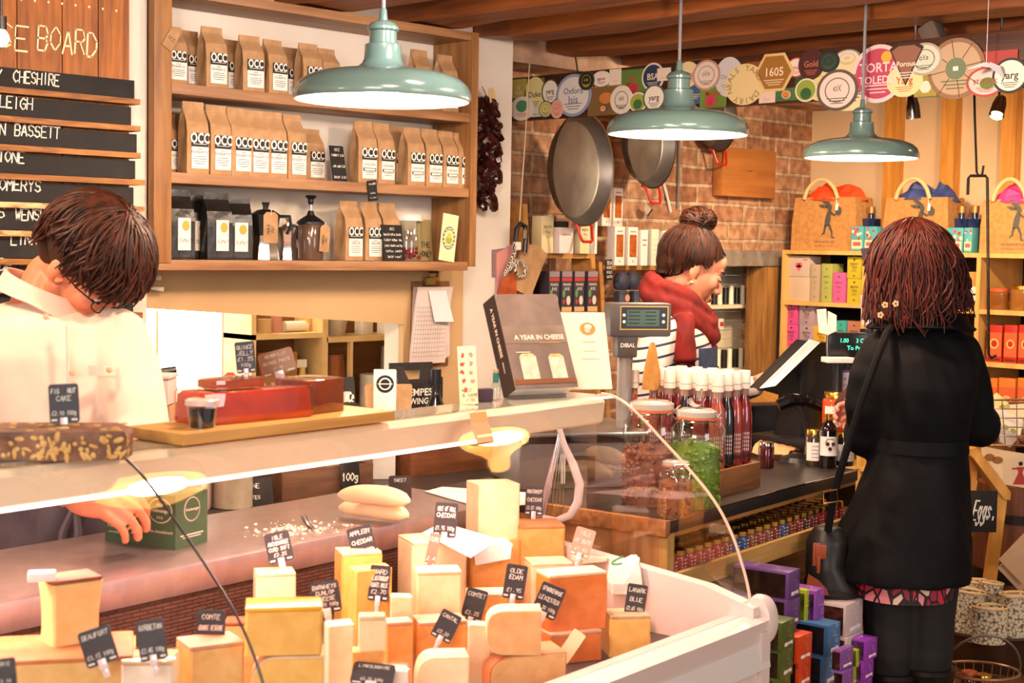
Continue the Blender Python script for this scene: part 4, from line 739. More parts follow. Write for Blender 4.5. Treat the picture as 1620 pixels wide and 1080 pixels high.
t = thing('serving_board', 'pale wooden board under the quince jelly on the case top', 'board', V((*((q0 + q1) / 2).xy, TZ)), 7 + 0); t.rotation_euler.z = math.atan2(q1.y - q0.y, q1.x - q0.x); BA = t.rotation_euler.z
B().box((0, .035, .008), (L_, .13, .016), 0, None, .002).build('plank', wood('board_wood', '#d2a056', '#b9833c', 0, 7, .45), t); BT = TZ + .016
def onboard(x, y=0): return V((*((q0 + q1) / 2).xy, BT)) + V((math.cos(BA) * x - math.sin(BA) * y, math.sin(BA) * x + math.cos(BA) * y, 0))
JEL = mat('quince_jelly', '#d8481a', '#b83410', 14, .12, coat=.8, sss=.3); WRAP = clear('wrap_film', '#fbe3cf', 1.2)
def jelly(label, x, y, w, d, h, rz, m=JEL, z=0, pale=False):
    t = thing('quince_jelly', label, 'jelly', onboard(x, y) + V((0, 0, z)), math.degrees(BA) + rz); R = []; rn = random.Random(label)
    for f, k in ((0, .98), (.1, 1), (.9, .98), (1, .93)): R.append([(sx * w / 2 * k + rn.uniform(-.002, .002), sy * d / 2 * k + rn.uniform(-.002, .002), h * f) for sx, sy in ((-1, -1), (-.3, -1), (.3, -1), (1, -1), (1, 1), (.3, 1), (-.3, 1), (-1, 1))])
    B().loft(R, 0, None, True).build('jelly', m, t, ang=40)
    b = B().box((0, 0, h / 2), (w + .005, d + .005, h + .004), 0, None, .004); b.build('film_wrap', WRAP, t); return t
jelly('long glossy red quince jelly block on the wooden board', -.035, .045, .20, .07, .046, -4)
jelly('thin amber jelly slab lying on the long quince block', -.06, .05, .085, .045, .012, -4, mat('amber_jelly', '#b5501a', rough=.15, coat=.8), .0505)
jelly('brown film wrapped jelly block at the end of the wooden board', .105, .055, .085, .07, .052, 6, mat('brown_jelly', '#8a3c18', '#6a280e', 14, .15, coat=.8))
q = onboard(-.02, .04); price('black chalk tag standing above the quince jelly', 388, 565, .47, 31, 50, 6, ['QUINCE', 'JELLY', '£1.35', '100g'], lean=2)
price('brown translucent tag tilted above the quince jelly', 438, 573, .50, 56, 38, 16, ['MEMBRILLO', 'QUINCE PASTE', '£1.95'], mat('tag_tan', '#9c6a3a', rough=.4), lean=2)
q = onc(320, 686, .375); t = thing('sample_pot', 'small clear pot of black jam with a white lid', 'pot', (q.x, q.y, BT)); B().lathe([(.018, 0), (.0205, .028)], 24, caps=True).build('jam', mat('black_jam', '#14090c', rough=.12, coat=.8), t); B().lathe([(.0188, 0), (.0225, .034)], 24, caps=False).build('cup', PANE, t); B().lathe([(.0245, .032), (.0245, .039), (.022, .041), (0, .041)], 24).build('lid', mat('milky_lid', '#d9bfae', rough=.3), t)
# the two books, the card with drawings, the small bottle
def book(label, p0, p1, h, th, rz, lean, cov, deco, mats):
    pass
q = onc(856, 626, .39); t = thing('cheese_cookbook', 'large dark cookbook with two cheeses on its cover standing on the case top', 'book', (q.x, q.y, TZ + .010), -14)
wB, hB, tB, LN = .138, .190, .046, rot(-26)
b = B(); b.box((0, -tB / 2 + .001, hB / 2), (wB, .003, hB), 0, LN); b.box((0, tB / 2 - .001, hB / 2), (wB, .003, hB), 0, LN); b.box((-wB / 2 + .0015, 0, hB / 2), (.003, tB, hB), 1, LN)
F = LN @ front(0, -tB / 2 - .0008, hB / 2); b.rect(-wB / 2 + .002, wB / 2, -.005, .03, .0001, 2, F); b.text('A YEAR IN CHEESE', .0132, 3, F @ T(.008, .006, .0005), .018); b.rect(.006, .052, -.006, -.0046, .0005, 4, F); b.rect(-.05, -.02, -.024, -.0225, .0005, 3, F)
for cx_, cw, ch_ in ((-.028, .036, .052), (.034, .034, .05)):
    pts = [(cx_ - cw / 2, -.078), (cx_ + cw / 2, -.078), (cx_ + cw / 2, -.078 + ch_ - .006), (cx_ + cw / 2 - .007, -.078 + ch_), (cx_ - cw / 2 + .007, -.078 + ch_), (cx_ - cw / 2, -.078 + ch_ - .006)]
    b.add([(x, y, .0006) for x, y in pts], [list(range(6))], 5, F); b.add([(x, y, .0009) for x, y in pts[2:]] , [(0, 1, 2, 3)], 6, F)
b.rect(-wB / 2 + .002, wB / 2, -.0865, -.077, .0007, 7, F)
FS = LN @ T(-wB / 2 - .0008, 0, hB / 2) @ rot(0, 0, -90) @ rot(90) @ rot(0, 0, -90); b.text('A YEAR IN CHEESE', .012, 3, FS @ T(-.025, .002, 0), .02); b.text('cheese', .008, 3, FS @ T(.045, .002, 0), .01)
b.build('cover', [mat('book_grey', '#7a6a60', '#66574e', 12, .5), mat('book_spine', '#2a1d17'), mat('book_grey_light', '#8a7768', '#6a5c50', 9, .5), mat('book_letters', '#f2dcc6'), mat('book_gold', '#c08a3e'), mat('cheese_photo', '#dccdb8', '#cdb698', 60), mat('cheese_photo_top', '#d99a4a', '#e8c68e', 60), mat('board_photo', '#7a4a2a')], t)
B().box((.001, 0, hB / 2), (wB - .004, tB - .006, hB - .006), 0, LN).build('pages', WHITE, t)
q = onc(926, 620, .41); t = thing('cheese_menu', 'cream menu folder with an orange emblem behind the dark cookbook', 'book', (q.x + .022, q.y + .012, TZ), -28); LN = rot(-20); b = B().box((0, 0, .08), (.1, .006, .16), 0, LN); F = LN @ front(.01, -.0037, .08); b.disc((0, .045, 0), .0165, 1, 20, F, .8); b.disc((.001, .049, .0004), .008, 0, 14, F, .7); b.disc((-.001, .042, .0006), .006, 2, 10, F); b.text('Cheese', .009, 3, F @ T(0, .018, .0004))
for k, ww in ((-.002, .014), (-.018, .02)): b.rect(-ww, ww, k, k + .001, .0004, 3, F)
b.build('cover', [mat('menu_cream', '#e6d9c2'), mat('menu_orange', '#d08a3a'), mat('menu_blue', '#a8b5b9'), mat('menu_ink', '#b59a6a')], t)
q = onc(742, 642, .405); F = rot(80) @ rot(0, 0, 3); b = B().box((0, .052, 0), (.033, .104, .002), 0, F, .0006)
rn = random.Random(12)
for k in range(9):
    x, y = (k % 2 - .5) * .015 + rn.uniform(-.002, .002), .088 - (k // 2) * .0155; a0 = rn.uniform(0, 6); b.add([(x + .0055 * math.cos(a0 + a) * rn.uniform(.6, 1.1), y + .0055 * math.sin(a0 + a), .0013) for a in (0, 1.2, 2.6, 4)], [(0, 1, 2, 3)], 1 + k % 2, F)
b.chalk('WILD', .006, 3, F @ T(-.003, .026, .0014)); b.chalk('& GAME', .006, 3, F @ T(.003, .016, .0014)); b.chalk('2 GO', .005, 3, F @ T(.003, .008, .0014))
tag(b.build('drawn_card', [mat('drawing_card', '#f0dcae'), mat('drawn_red', '#c8483c'), mat('drawn_pink', '#d9887a'), mat('drawn_ink', '#6a5a4c')], None, (q.x, q.y, TZ), -40), 'tall cream card with red cheese drawings standing on the case top', 'card')
q = onc(784, 628, .42); t = thing('sauce_bottle', 'small clear sauce bottle with green neck and cork behind the cookbook', 'bottle', (q.x, q.y, TZ)); B().lathe([(.009, 0), (.0095, .002), (.0095, .026), (.005, .034), (.005, .05)], 14).build('glass', JARG, t); B().lathe([(.0056, .032), (.0056, .05)], 12).build('neck_wrap', mat('teal_wrap', '#1f6a62'), t); B().lathe([(.005, .05), (.005, .056), (0, .056)], 12).build('cork', KRAFT, t)
q = onc(766, 630, .42); tag(B().box((0, 0, .012), (.03, .02, .024), 0, None, .003).build('purple_box', mat('dark_purple', '#3a2236'), None, (q.x, q.y, TZ), -30), 'dark purple little box behind the card with drawings', 'box')
q = onc(825, 662, .30); t_ = [onc(x, y, .3) for x, y in ((796, 649), (825, 645), (852, 675), (825, 682))]
vs = []
for (u, v_) in ((0, 0), (1, 0), (1, 1), (0, 1)): pass
x0_, x1_ = -.50, -.455; b = B(); yy = [(.262, 1.176), (.30, 1.202), (.33, 1.2155)]; b.add([(x0_ + .03 * i, y - .0012, z + .0012) for i, (y, z) in enumerate(yy)] + [(x1_ + .03 * i, y - .0012, z + .0012) for i, (y, z) in enumerate(yy)], [(0, 3, 4, 1), (1, 4, 5, 2)], 0)
for i in range(4):
    f = .2 + .2 * i; b.add([(x0_ + .004 + .045 * f, .262 + .055 * f - .002, 1.176 + .032 * f + .002), (x1_ - .004 + .045 * f, .262 + .055 * f - .002, 1.176 + .032 * f + .002), (x1_ - .004 + .045 * f + .004, .262 + .055 * f + .003, 1.176 + .032 * f + .0052), (x0_ + .004 + .045 * f + .004, .262 + .055 * f + .003, 1.176 + .032 * f + .0052)], [(0, 1, 2, 3)], 1)
o = b.build('glass_sticker', [mat('sticker_brown', '#a8672f'), mat('sticker_text', '#e6b98a')], cs)
# ------------------------------------------------------------------ seen through the hatch: mirrored shelves, built as a room
t = thing('store_shelf', 'pale shelf rack in the room behind the hatch', 'shelf', (3.36, 4.36, 0)); o4 = V((3.36, 4.36, 0)); zs = 1.16
for n_, bb in (('shelf_board', (3.0, 3.31, 4.28, 4.45, zs, zs + .018)), ('shelf_board', (3.33, 3.75, 4.28, 4.45, zs - .02, zs)), ('shelf_board', (3.0, 3.75, 4.28, 4.45, .87, .89)), ('upright', (3.31, 3.335, 4.28, 4.45, .86, 1.40)), ('upright', (3.0, 3.02, 4.28, 4.45, .86, 1.40)), ('upright', (3.44, 3.452, 4.28, 4.30, .89, 1.14)), ('foot', (3.2, 3.5, 4.3, 4.43, 0, .87))):
    part(t, o4, n_, mat('pale_shelf', '#e8c892', '#d9b478', 9), B().bx(*bb))
part(t, o4, 'back_panel', wood('rack_back', '#9a6a3a', '#7a4e28', 0), B().bx(3.0, 3.75, 4.45, 4.46, .87, 1.40))
def can(label, px, py, Y, z, r, h, m, name='tin', cat='tin', r2=None, group=None, lid=None):
    q = onY(px, py, Y); t = B().lathe([(r, 0), (r2 or r, h), (0, h)], 18); return tag(t.build(name, m, None, (q.x, Y, z)), label, cat, group)
can('short tan tin on the upper hatch shelf', 418, 515, 4.35, zs + .018, .026, .05, flat('#c9a878')); can('pink and white jar at the middle of the upper hatch shelf', 437, 515, 4.36, zs + .018, .02, .07, flat('#c98a78')); can('yellow tube standing on the upper hatch shelf', 486, 510, 4.35, zs + .018, .008, .08, flat('#e3bd3a'), 'tube', 'tube', .004)
b = B().lathe([(.02, -.05), (.02, .05)], 14, 0, rot(0, 90)); tag(b.build('paper_roll', WHITE, None, (onY(466, 515, 4.36).x, 4.36, zs + .038)), 'white paper roll lying on the upper hatch shelf', 'roll')
q = onY(535, 525, 4.34); t = thing('flower_pot', 'grey white flower pot on the hatch shelf', 'pot', (q.x, 4.36, zs)); B().lathe([(.036, 0), (.05, .075), (.045, .075), (.034, .01)], 20).build('pot', mat('pot_clay', '#cfc2ae', '#b9a98f', 20), t); B().lathe([(.053, .065), (.053, .085), (.046, .085)], 20, caps=False).build('rim', mat('pot_clay', '#cfc2ae'), t)
for k, (px, ww, h, lb) in enumerate(((578, .05, .06, 'small white carton beside the flower pot on the hatch shelf'), (615, .06, .07, 'wider white carton at the end of the hatch shelf'))): carton('white_carton', lb, 'box', (onY(px, 525, 4.34).x, 4.35, zs), ww, .05, h, WHITE)
carton('brown_box', 'plain brown box on the lower hatch shelf', 'box', (onY(430, 570, 4.36).x, 4.36, .89), .15, .1, .22, wood('box_wood', '#a8743c', '#8a5a2a', 2))
q = onY(486, 580, 4.3); t = thing('spray_bottle', 'yellowish spray bottle on the lower hatch shelf', 'bottle', (q.x, 4.33, .89)); B().lathe([(.03, 0), (.032, .01), (.032, .1), (.012, .14), (.012, .16)], 16).build('body', mat('yellow_bottle', '#d9b868', rough=.3), t); b = B().box((-.01, 0, .175), (.05, .02, .03), 0, None, .004); b.build('trigger', WHITE, t)
q = onY(526, 570, 4.36); t = thing('small_barrel', 'small brown wooden barrel on the lower hatch shelf', 'barrel', (q.x, 4.37, .89)); B().lathe([(.045, 0), (.055, .08), (.055, .12), (.045, .2), (0, .2)], 20).build('staves', wood('barrel_wood', '#a8672f', '#7a4218', 2), t); b = B().lathe([(.0555, .085), (.0565, .115)], 20, caps=False); b.build('hoop', mat('dull_steel', '#6d6a6c'), t)
can('white tub beside the barrel on the lower hatch shelf', 590, 590, 4.33, .89, .05, .12, WHITE, 'tub', 'tub'); can('pale grey jug on the lower hatch shelf', 612, 590, 4.36, .89, .03, .22, flat('#bdb6a6'), 'jug', 'jug', .022)
for k in range(3): can(f'{["squat", "middle sized", "tall"][k]} dark jar at the end of the lower hatch shelf', 622 + k * 9, 590, 4.30 + .05 * k, .89, .02, .09 + .04 * k, flat('#5a4630'), 'jar', 'jar')
# clipboard with papers on the tan wall
q = onY(686, 445, 3.6); t = thing('clipboard', 'brown clipboard with thick curling papers hanging on the tan wall', 'clipboard', (q.x, 3.622, q.z)); b = B().box((.005, 0, -.14), (.165, .005, .28), 0, None, .003); b.build('board', mat('hardboard', '#8f6238', '#7a5230', 20, .5), t)
b = B(); rn = random.Random(21)
for k in range(9):
    sk = -.045 + k * .007; y = -.006 - (8 - k) * .0032
    b.sheet(4, 8, lambda u, v, sk=sk, y=y, k=k: ((u - .5) * .155 + sk * v * 1.1, y - .02 * v * v * (1 - k / 12) - .006 * math.sin(u * 3 + k), -.018 - v * (.245 - .004 * k)), 0 if k else 0)
F = front(-.02, -.045, -.05, 0, -4)
b.build('papers', [mat('pinkish_paper', '#cfc0b8', '#c4b3aa', 12)], t)
b = B(); 
for k in range(14): b.sheet(1, 6, lambda u, v, k=k: (-.075 + k * .0105 + (u - .5) * .0012 - .045 * (.25 + v * .7) * 1.1, -.006 - 8 * .0032 - .0012 - .02 * (.25 + v * .7) ** 2 - .006 * math.sin((k / 13) * 3), -.018 - (.25 + v * .7) * .245), 0)
for k in range(12): b.sheet(6, 1, lambda u, v, k=k: ((u - .5) * .14 - .045 * (.27 + k * .058) * 1.1, -.006 - 8 * .0032 - .0014 - .02 * (.27 + k * .058) ** 2 - .006 * math.sin(u * 3), -.018 - (.27 + k * .058) * .245 + v * .0012), 0)
b.build('ruled_grid', mat('grid_ink', '#9a8a80'), t)
b = B().sheet(4, 4, lambda u, v: (.0 + (u - .5) * .075 + .015 * v, -.041 - .014 * v - .01 * u * v, -.03 - v * .10), 0); b.build('loose_note', mat('pale_note', '#d9cfcd'), t)
b = B().box((0, -.012, .0), (.06, .01, .03), 0, None, .003); b.tube([(-.02, -.012, .012), (-.02, -.02, .03), (.02, -.02, .03), (.02, -.012, .012)], .004, 6); b.build('clip', mat('brass_clip', '#b9a06a', rough=.2, metal=1), t)
# ================================================================== checkout counter
OK_ = V((2.43, 1.955, 0)); RK = math.radians(8.5); XK = V((math.cos(RK), math.sin(RK), 0)); NK = V((-math.sin(RK), math.cos(RK), 0)); KZ = .93
def lk(x, y, z=KZ): return OK_ + XK * x + NK * y + V((0, 0, z))
ck = thing('checkout_counter', 'black topped checkout counter with a cork coloured end and shelves of jam in front', 'counter', OK_, 8.5)
B().box((.49, .32, .915), (.98, .64, .03), 0, None, .003).build('worktop', mat('checkout_top', '#2b2522', '#211c1a', 12, .35), ck)
B().box((-.008, .16, .914), (.02, .33, .034), 0, None, .003).build('end_strip', mat('cork', '#b0743f', '#8f5a2e', 60, .8, bump=.3), ck)
B().bx(0, .98, -.004, .001, .9285, .9315).build('steel_edge', CHROME, ck)
B().bx(0, .97, .002, .02, .891, .90).build('front_rail', wood('rail_wood', '#a9793f', '#855a2a', 0), ck)
B().bx(.0, .02, .02, .62, 0, .90).build('end_panel', wood('end_panel_wood', '#c08a5a', '#9c6636', 2), ck)
B().bx(.0, .028, .0, .02, .2, .90).build('upright', wood('upright_wood', '#cfa560', '#b08440', 2), ck)
B().bx(.02, .97, .0, .30, .785, .802).build('jam_shelf', PINE, ck); B().bx(.02, .97, -.014, .0, .772, .815).build('shelf_lip', wood('lip_wood', '#c9a05c', '#a87e3c', 0), ck)
B().bx(.02, .97, .30, .32, .1, .90).build('back_board', DARKW, ck); B().bx(.02, .97, -.01, .30, .70, .715).build('lower_shelf', wood('lower_wood', '#c08a4c', '#9c6a34', 0), ck)
B().bx(.02, .97, .14, .28, .0, .70).build('plinth', DARKW, ck)
b = B().tube([lk(-.03, .30, .87), lk(-.03, .19, .835)], .006, 6); b.box(lk(-.03, .20, .838), (.01, .02, .02)); tag(b.build('red_cutter', mat('red_plastic', '#c8201c', rough=.35)), 'thin red plastic cutter hanging on the wooden counter end', 'cutter')
# mini jam jars
JC = ['#a31f22', '#a31f22', '#a8282a', '#a31f22', '#a8282a', '#a31f22', '#7c2c22', '#2f4a78', '#35507c', '#8a4a30', '#93402a', '#8a4a30', '#7f2a24', '#42507c', '#8a3a26', '#933026', '#5a2a20', '#7c2c22']
protos = {}
def jam(label, x, y, c, group):
    if c in protos: return dup(protos[c], lk(x, y, .8025), None, label, group)
    t = thing('jam_jar', label, 'jar', lk(x, y, .8025), 8.5, group); m = flat(c, .35); b = B().lathe([(.016, 0), (.0175, .003), (.0175, .032), (.014, .038)], 14)
    b.build('jar', [mat('jam_%s' % c[1:], c, rough=.12, coat=.8)], t); b = B().lathe([(.0178, .006), (.0178, .031)], 14, 0, None, 1, 1, False)
    for k in range(9):
        a = -PI / 2 + (k % 3 - 1) * .5; b.ell((.0179 * math.cos(a), .0179 * math.sin(a), .012 + (k // 3) * .008), (.0016, .0016, .0016), 1, 5, 4)
    b.build('label', [m, WHITE], t); B().lathe([(.0168, .038), (.0168, .048), (.015, .0495), (0, .0495)], 14).build('lid', GOLD, t); protos[c] = t; return t
for k in range(22):
    c = JC[k % len(JC)]; kind = 'red' if c[1] in '9a78' else 'blue' if c[1] in '234' else 'brown'
    jam(f'gold lidded {kind} jam jar, {ORD[k] if k < 20 else ("second last" if k == 20 else "last")} along the front row under the checkout', .05 + k * .041, .026, c, 'jam jars in the front row')
for r in range(1, 4):
    for k in range(20): jam('small gold lidded jam jar in the rows behind the front row', .07 + k * .043 + (r % 2) * .02, .026 + r * .047, JC[(k * 5 + r * 3) % len(JC)], 'jam jars in the rows behind')
# clip top jars
def clipjar(label, c, r, h, fill, fh, seal='#c8683a', rz=30, scoop=False):
    t = thing('clip_jar', label, 'jar', c, rz); B().lathe([(r * .93, 0), (r, .008), (r, h * .72), (r * .96, h * .80), (r * .78, h * .86), (r * .78, h * .9)], 32, caps=False).build('glass', JARG, t)
    b = B(); rn = random.Random(label); b.lathe([(r * .9, .004), (r * .93, fh * .9), (r * .6, fh * .98), (0, fh)], 20)
    for k in range(int(150 * fh / .1)):
        a = rn.uniform(0, 2 * PI); z = rn.uniform(.008, fh); rr = r * .9 if z < fh * .92 else r * .9 * rn.random(); s_ = r * rn.uniform(.10, .15); b.ell((rr * math.cos(a), rr * math.sin(a), z), (s_, s_, s_ * .8), 0, 6, 4)
    b.build('contents', fill, t); t.children[-1]['kind'] = 'stuff'
    B().lathe([(r * .8, h * .895), (r * .8, h * .92)], 28).build('rubber_seal', flat(seal), t); b = B().lathe([(r * .8, h * .92), (r * .8, h * .97), (r * .55, h), (0, h)], 28); b.build('lid', mat('lid_glass', '#cfc8bb', rough=.08, coat=1, alpha=.75), t)
    b = B(); b.tube([(r * .8, -.016, h * .9), (r * .98, -.016, h * .95), (r * .98, .016, h * .95), (r * .8, .016, h * .9)], .0018, 6); b.tube([(r * .85, -.02, h * .93), (r * 1.1, -.018, h * .80), (r * 1.08, -.012, h * .66), (r * 1.08, .012, h * .66), (r * 1.1, .018, h * .80), (r * .85, .02, h * .93)], .0018, 6); b.tube([(r * .82 * math.cos(a), r * .82 * math.sin(a), h * .88) for a in [i * PI / 10 for i in range(20)]], .0013, 5, closed=True); b.build('wire_clip', CHROME, t); return t
PEA = mat('green_olives', '#7f9a35', '#5c7a22', 40, .35); NUT = mat('pink_nuts', '#a8604a', '#7d3f30', 40, .5); GRA = mat('brown_clusters', '#a86430', '#7a4420', 40, .6)
q = onz(1030, 803, KZ); clipjar('large clip top jar of pinkish brown nuts at the counter end', (q.x + .03, q.y + .03, KZ), .063, .235, NUT, .135, rz=-60)
q = onz(1102, 808, KZ); clipjar('clip top jar of green olives with a scoop on its lid', (q.x + .03, q.y + .03, KZ), .056, .222, PEA, .15, rz=-50); qg = V((q.x + .03, q.y + .03, KZ + .222))
q = onz(1072, 826, KZ); clipjar('small front jar of brown nut clusters between the two clip top jars', (q.x + .034, q.y + .036, KZ), .036, .125, GRA, .085, rz=-120)
t = thing('scoop', 'small clear scoop lying on the lid of the olive jar', 'scoop', qg + V((0, 0, .003)), -60); b = B().sheet(10, 6, lambda u, v: (.02 * math.sin((u - .5) * 3.0) * (1 - .2 * v), v * .05 - .02, .018 - .018 * math.cos((u - .5) * 3.0)), 0, None, .0012); b.build('bowl', mat('scoop_steel', '#c9c4be', rough=.15, metal=.8), t); B().tube([(0, .03, .012), (0, .055, .025), (0, .075, .03)], .004, 8).build('handle', MATS['scoop_steel'], t)
q = atd(1030, 634, 3.55); b = B(); b.loft([[(-.022, -.016, 0), (.022, -.016, 0), (.022, .016, 0), (-.022, .016, 0)], [(-.021, -.014, .04), (.021, -.014, .04), (.021, .014, .04), (-.021, .014, .04)], [(-.016, -.004, .10), (.016, -.004, .10), (.016, .004, .10), (-.016, .004, .10)], [(-.012, -.001, .112), (.012, -.001, .112), (.012, .001, .112), (-.012, .001, .112)]], 0, None, False)
tag(b.build('paper_bag', mat('kraft_bright', '#bf8a44', '#a8752f', 30, .7), None, (q.x, q.y, KZ + .236), 20), 'small pointed kraft bag standing on the large clip top jar', 'bag')
# tray of bottles
q = onz(1142, 787, KZ); TW, TD = .2, .235; tx, ty = q.x, q.y
crate('low wooden tray packed with red bottles on the checkout counter', V((tx, ty, KZ)) + XK * (TW / 2 + .003) + NK * (TD / 2 + .005), TW, TD, .062, 8.5, wood('tray_wood', '#8a5a34', '#63401f', 0), 'bottle_tray', 'tray')
BC = [('#9a4638', 'rosy'), ('#170a10', 'black'), ('#8a2a26', 'brick red'), ('#6e1119', 'dark red')]; CAP = mat('cream_cap', '#eadfce', rough=.45)
def tallbottle(label, c, col, group):
    k = 'tb' + col
    if k in protos: return dup(protos[k], c, None, label, group)
    t = thing('cordial_bottle', label, 'bottle', c, -40, group); m = mat('cordial_' + col[1:], col, rough=.06, coat=1, sss=.0)
    B().lathe([(.019, 0), (.0205, .005), (.0205, .165), (.0175, .188), (.0112, .205), (.0108, .226)], 18).build('liquid', m, t); B().lathe([(.0112, .214), (.0112, .236)], 14, caps=False).build('neck', mat('pale_neck', '#a8806e', rough=.1, coat=.8), t)
    b = B().lathe([(.0145, .230), (.0145, .270), (.0135, .273), (0, .273)], 16, 0); b.lathe([(.0147, .242), (.0147, .244)], 16, 1, None, 1, 1, False); b.build('cap', [CAP, mat('cap_line', '#b9a890')], t)
    b = B(); 
    for i in range(5):
        for j in range(5):
            a = -PI / 2 + (i - 2) * .24; x, y = .0209 * math.cos(a), .0209 * math.sin(a); b.box((x, y, .085 + j * .0095), (.0026, .0008, .007), 0, None, 0, 1, rot(0, 0, math.degrees(a) + 90))
    for i in range(4): a = -PI / 2 + (i - 1.5) * .3; b.box((.0209 * math.cos(a), .0209 * math.sin(a), .07), (.004, .0008, .010), 1, None, 0, 1, rot(0, 0, math.degrees(a) + 90))
    b.build('label', [mat('label_print', '#c9b0a8', rough=.4), BLACK], t); protos[k] = t; return t
rn = random.Random(11); rown = ['front', 'second', 'third', 'fourth', 'back']
for r in range(5):
    for k in range(4):
        col, nm = BC[k if r == 0 else rn.randrange(4)]; 
        tallbottle(f'{nm} cordial bottle with cream cap, {["first", "second", "third", "fourth"][k]} in the {rown[r]} row of the tray', V((tx, ty, KZ + .0105)) + XK * (.036 + .0435 * k) + NK * (.037 + .0435 * r), col, 'cordial bottles in the tray')
q = atd(912 + 90, 600, 3.65); tallbottle('single rosy cordial bottle with cream cap behind the large clip top jar', V((q.x, q.y, KZ)), BC[0][0], None)
def smalljar(label, c, r, h, body, lid, lab=None, lz=(.2, .7), group=None, name='jar'):
    t = thing(name, label, 'jar', c, -45, group); B().lathe([(r * .95, 0), (r, h * .04), (r, h * .78), (r * .85, h * .86)], 22).build('glass', body, t); B().lathe([(r * .92, h * .84), (r * .92, h * .97), (r * .86, h), (0, h)], 22).build('lid', lid, t)
    if lab:
        n = 12; a0, a1 = -PI / 2 - 1.1, -PI / 2 + 1.1; b = B(); vs = [(r * 1.015 * math.cos(a0 + (a1 - a0) * i / n), r * 1.015 * math.sin(a0 + (a1 - a0) * i / n), z) for i in range(n + 1) for z in (h * lz[0], h * lz[1])]; b.add(vs, [(2 * i, 2 * i + 2, 2 * i + 3, 2 * i + 1) for i in range(n)], 0, None, True)
        for i in range(4): z = h * (lz[0] + (lz[1] - lz[0]) * (.2 + .2 * i)); b.rect(-r * .5, r * .5, -h * .008, h * .008, 0, 1, front(0, -r * 1.03, z))
        b.build('label', [lab, mat('label_ink', '#8a7a70')], t)
    return t
GJ = lambda c: mat('glassjar_' + c[1:], c, rough=.08, coat=1)
q = onz(1231, 745, KZ); smalljar('small dark red jar with silver lid at the right of the bottle tray', V((q.x + .03, q.y + .06, KZ)), .021, .068, GJ('#4a1512'), CHROME)
q = onz(1248, 735, KZ); b = B(); rn = random.Random(5); b.sheet(8, 6, lambda u, v: ((u - .5) * .13, (v - .5) * .1, .012 + .03 * (1 - (2 * u - 1) ** 2) * (.4 + .6 * v) + .004 * math.sin(9 * u + 7 * v)), 0, None, .002); tag(b.build('paper_bag', mat('pale_kraft', '#c9986a', '#b58456', 20), None, (q.x + .11, q.y + .12, KZ), 20), 'flat pale kraft bag lying beside the bottle tray', 'bag')
# scale with pole display
GREYP = mat('scale_grey', '#6b6461', rough=.4); q = lk(.30, .47)
t = thing('counter_scale', 'grey shop scale with a display head on a pole and a steel pan', 'scale', q, -8); b = B().box((0, 0, .055), (.32, .27, .11), 0, None, .012, .94); b.build('body', GREYP, t); b = B().box((0, 0, .13), (.33, .28, .012), 0, None, .004); b.tube([(-.14, -.12, .11), (-.14, -.12, .128)], .012, 8); b.build('pan', STEEL, t)
b = B().box((-.02, -.139, .05), (.1, .004, .06), 0); b.box((-.05, -.1395, .05), (.012, .006, .07), 1); b.build('key_panel', [DARKPL, WHITE], t)
ph = atd(990, 560, (q - CAM).dot(_F) + .0); 
Mi = t.matrix_basis.copy(); t.rotation_euler.z = math.radians(-30); 
p_ = atd(988, 590, 3.62); t2 = V((p_.x - q.x, p_.y - q.y, 0)); rzi = Mx.Rotation(math.radians(30), 4, 'Z'); pl = rzi @ t2
B().cyl((pl.x, pl.y, .02), .0185, .30, 0, 18).build('pole', mat('pole_grey', '#9a9896', rough=.35, metal=.4), t)
hz = atd(1008, 505, 3.62).z - KZ; F = T(pl.x + .028, pl.y - .005, hz); b = B().box((-.03, 0, -.062), (.052, .04, .06), 0, F, .006); b.text('DIBAL', .014, 1, F @ front(-.03, -.0205, -.062), .02); b.build('neck', [mat('scale_head', '#4c4744', rough=.4), WHITE], t)
b = B().box((0, 0, 0), (.158, .055, .082), 0, F, .008); G_ = F @ front(.008, -.0282, .004); b.rect(-.062, .062, -.028, .030, 0, 1, G_); b.rect(-.059, .059, -.025, .027, .0004, 2, G_); b.rect(-.045, .038, -.019, .021, .0008, 3, G_)
for i in range(4):
    for j in range(2): b.rect(-.04 + j * .042, -.012 + j * .042, .014 - i * .009, .0165 - i * .009, .0012, 4, G_)
for i in range(2):
    for sx in (-.052, .049): b.disc((sx, .008 - i * .016, .001), .0035, 5, 10, G_)
b.build('display_head', [MATS['scale_head'], mat('bronze_line', '#b08a4a', rough=.3, metal=.6), DARKPL, mat('lcd_green', '#2f4a3a', rough=.25), mat('lcd_dark', '#16261c'), CHROME], t)
# scanner on a stand
q = onz(1264, 730, KZ); q = V((q.x + .01, q.y + .01, KZ)); dq = (q - CAM).dot(_F); t = thing('barcode_scanner', 'black handheld scanner resting on a curved stand behind the bottle tray', 'scanner', q, -45); rz_ = Mx.Rotation(math.radians(45), 4, 'Z')
def sp_(x, y, o=0): return rz_ @ (atd(x, y, dq + o) - q)
b = B().tube([sp_(1231, 641), sp_(1250, 633), sp_(1275, 633), sp_(1305, 645), sp_(1320, 655)], [.016, .019, .018, .013, .010], 10); b.build('scanner_head', mat('gloss_black', '#0d0d0e', rough=.12, coat=.5), t)
B().tube([sp_(1262, 640), sp_(1276, 670), sp_(1280, 700), sp_(1278, 725)], [.012, .010, .009, .012], 10).build('stand_neck', DARKPL, t); b = B().lathe([(.05, 0), (.045, .012), (.015, .02), (0, .02)], 20); b.build('stand_base', DARKPL, t)
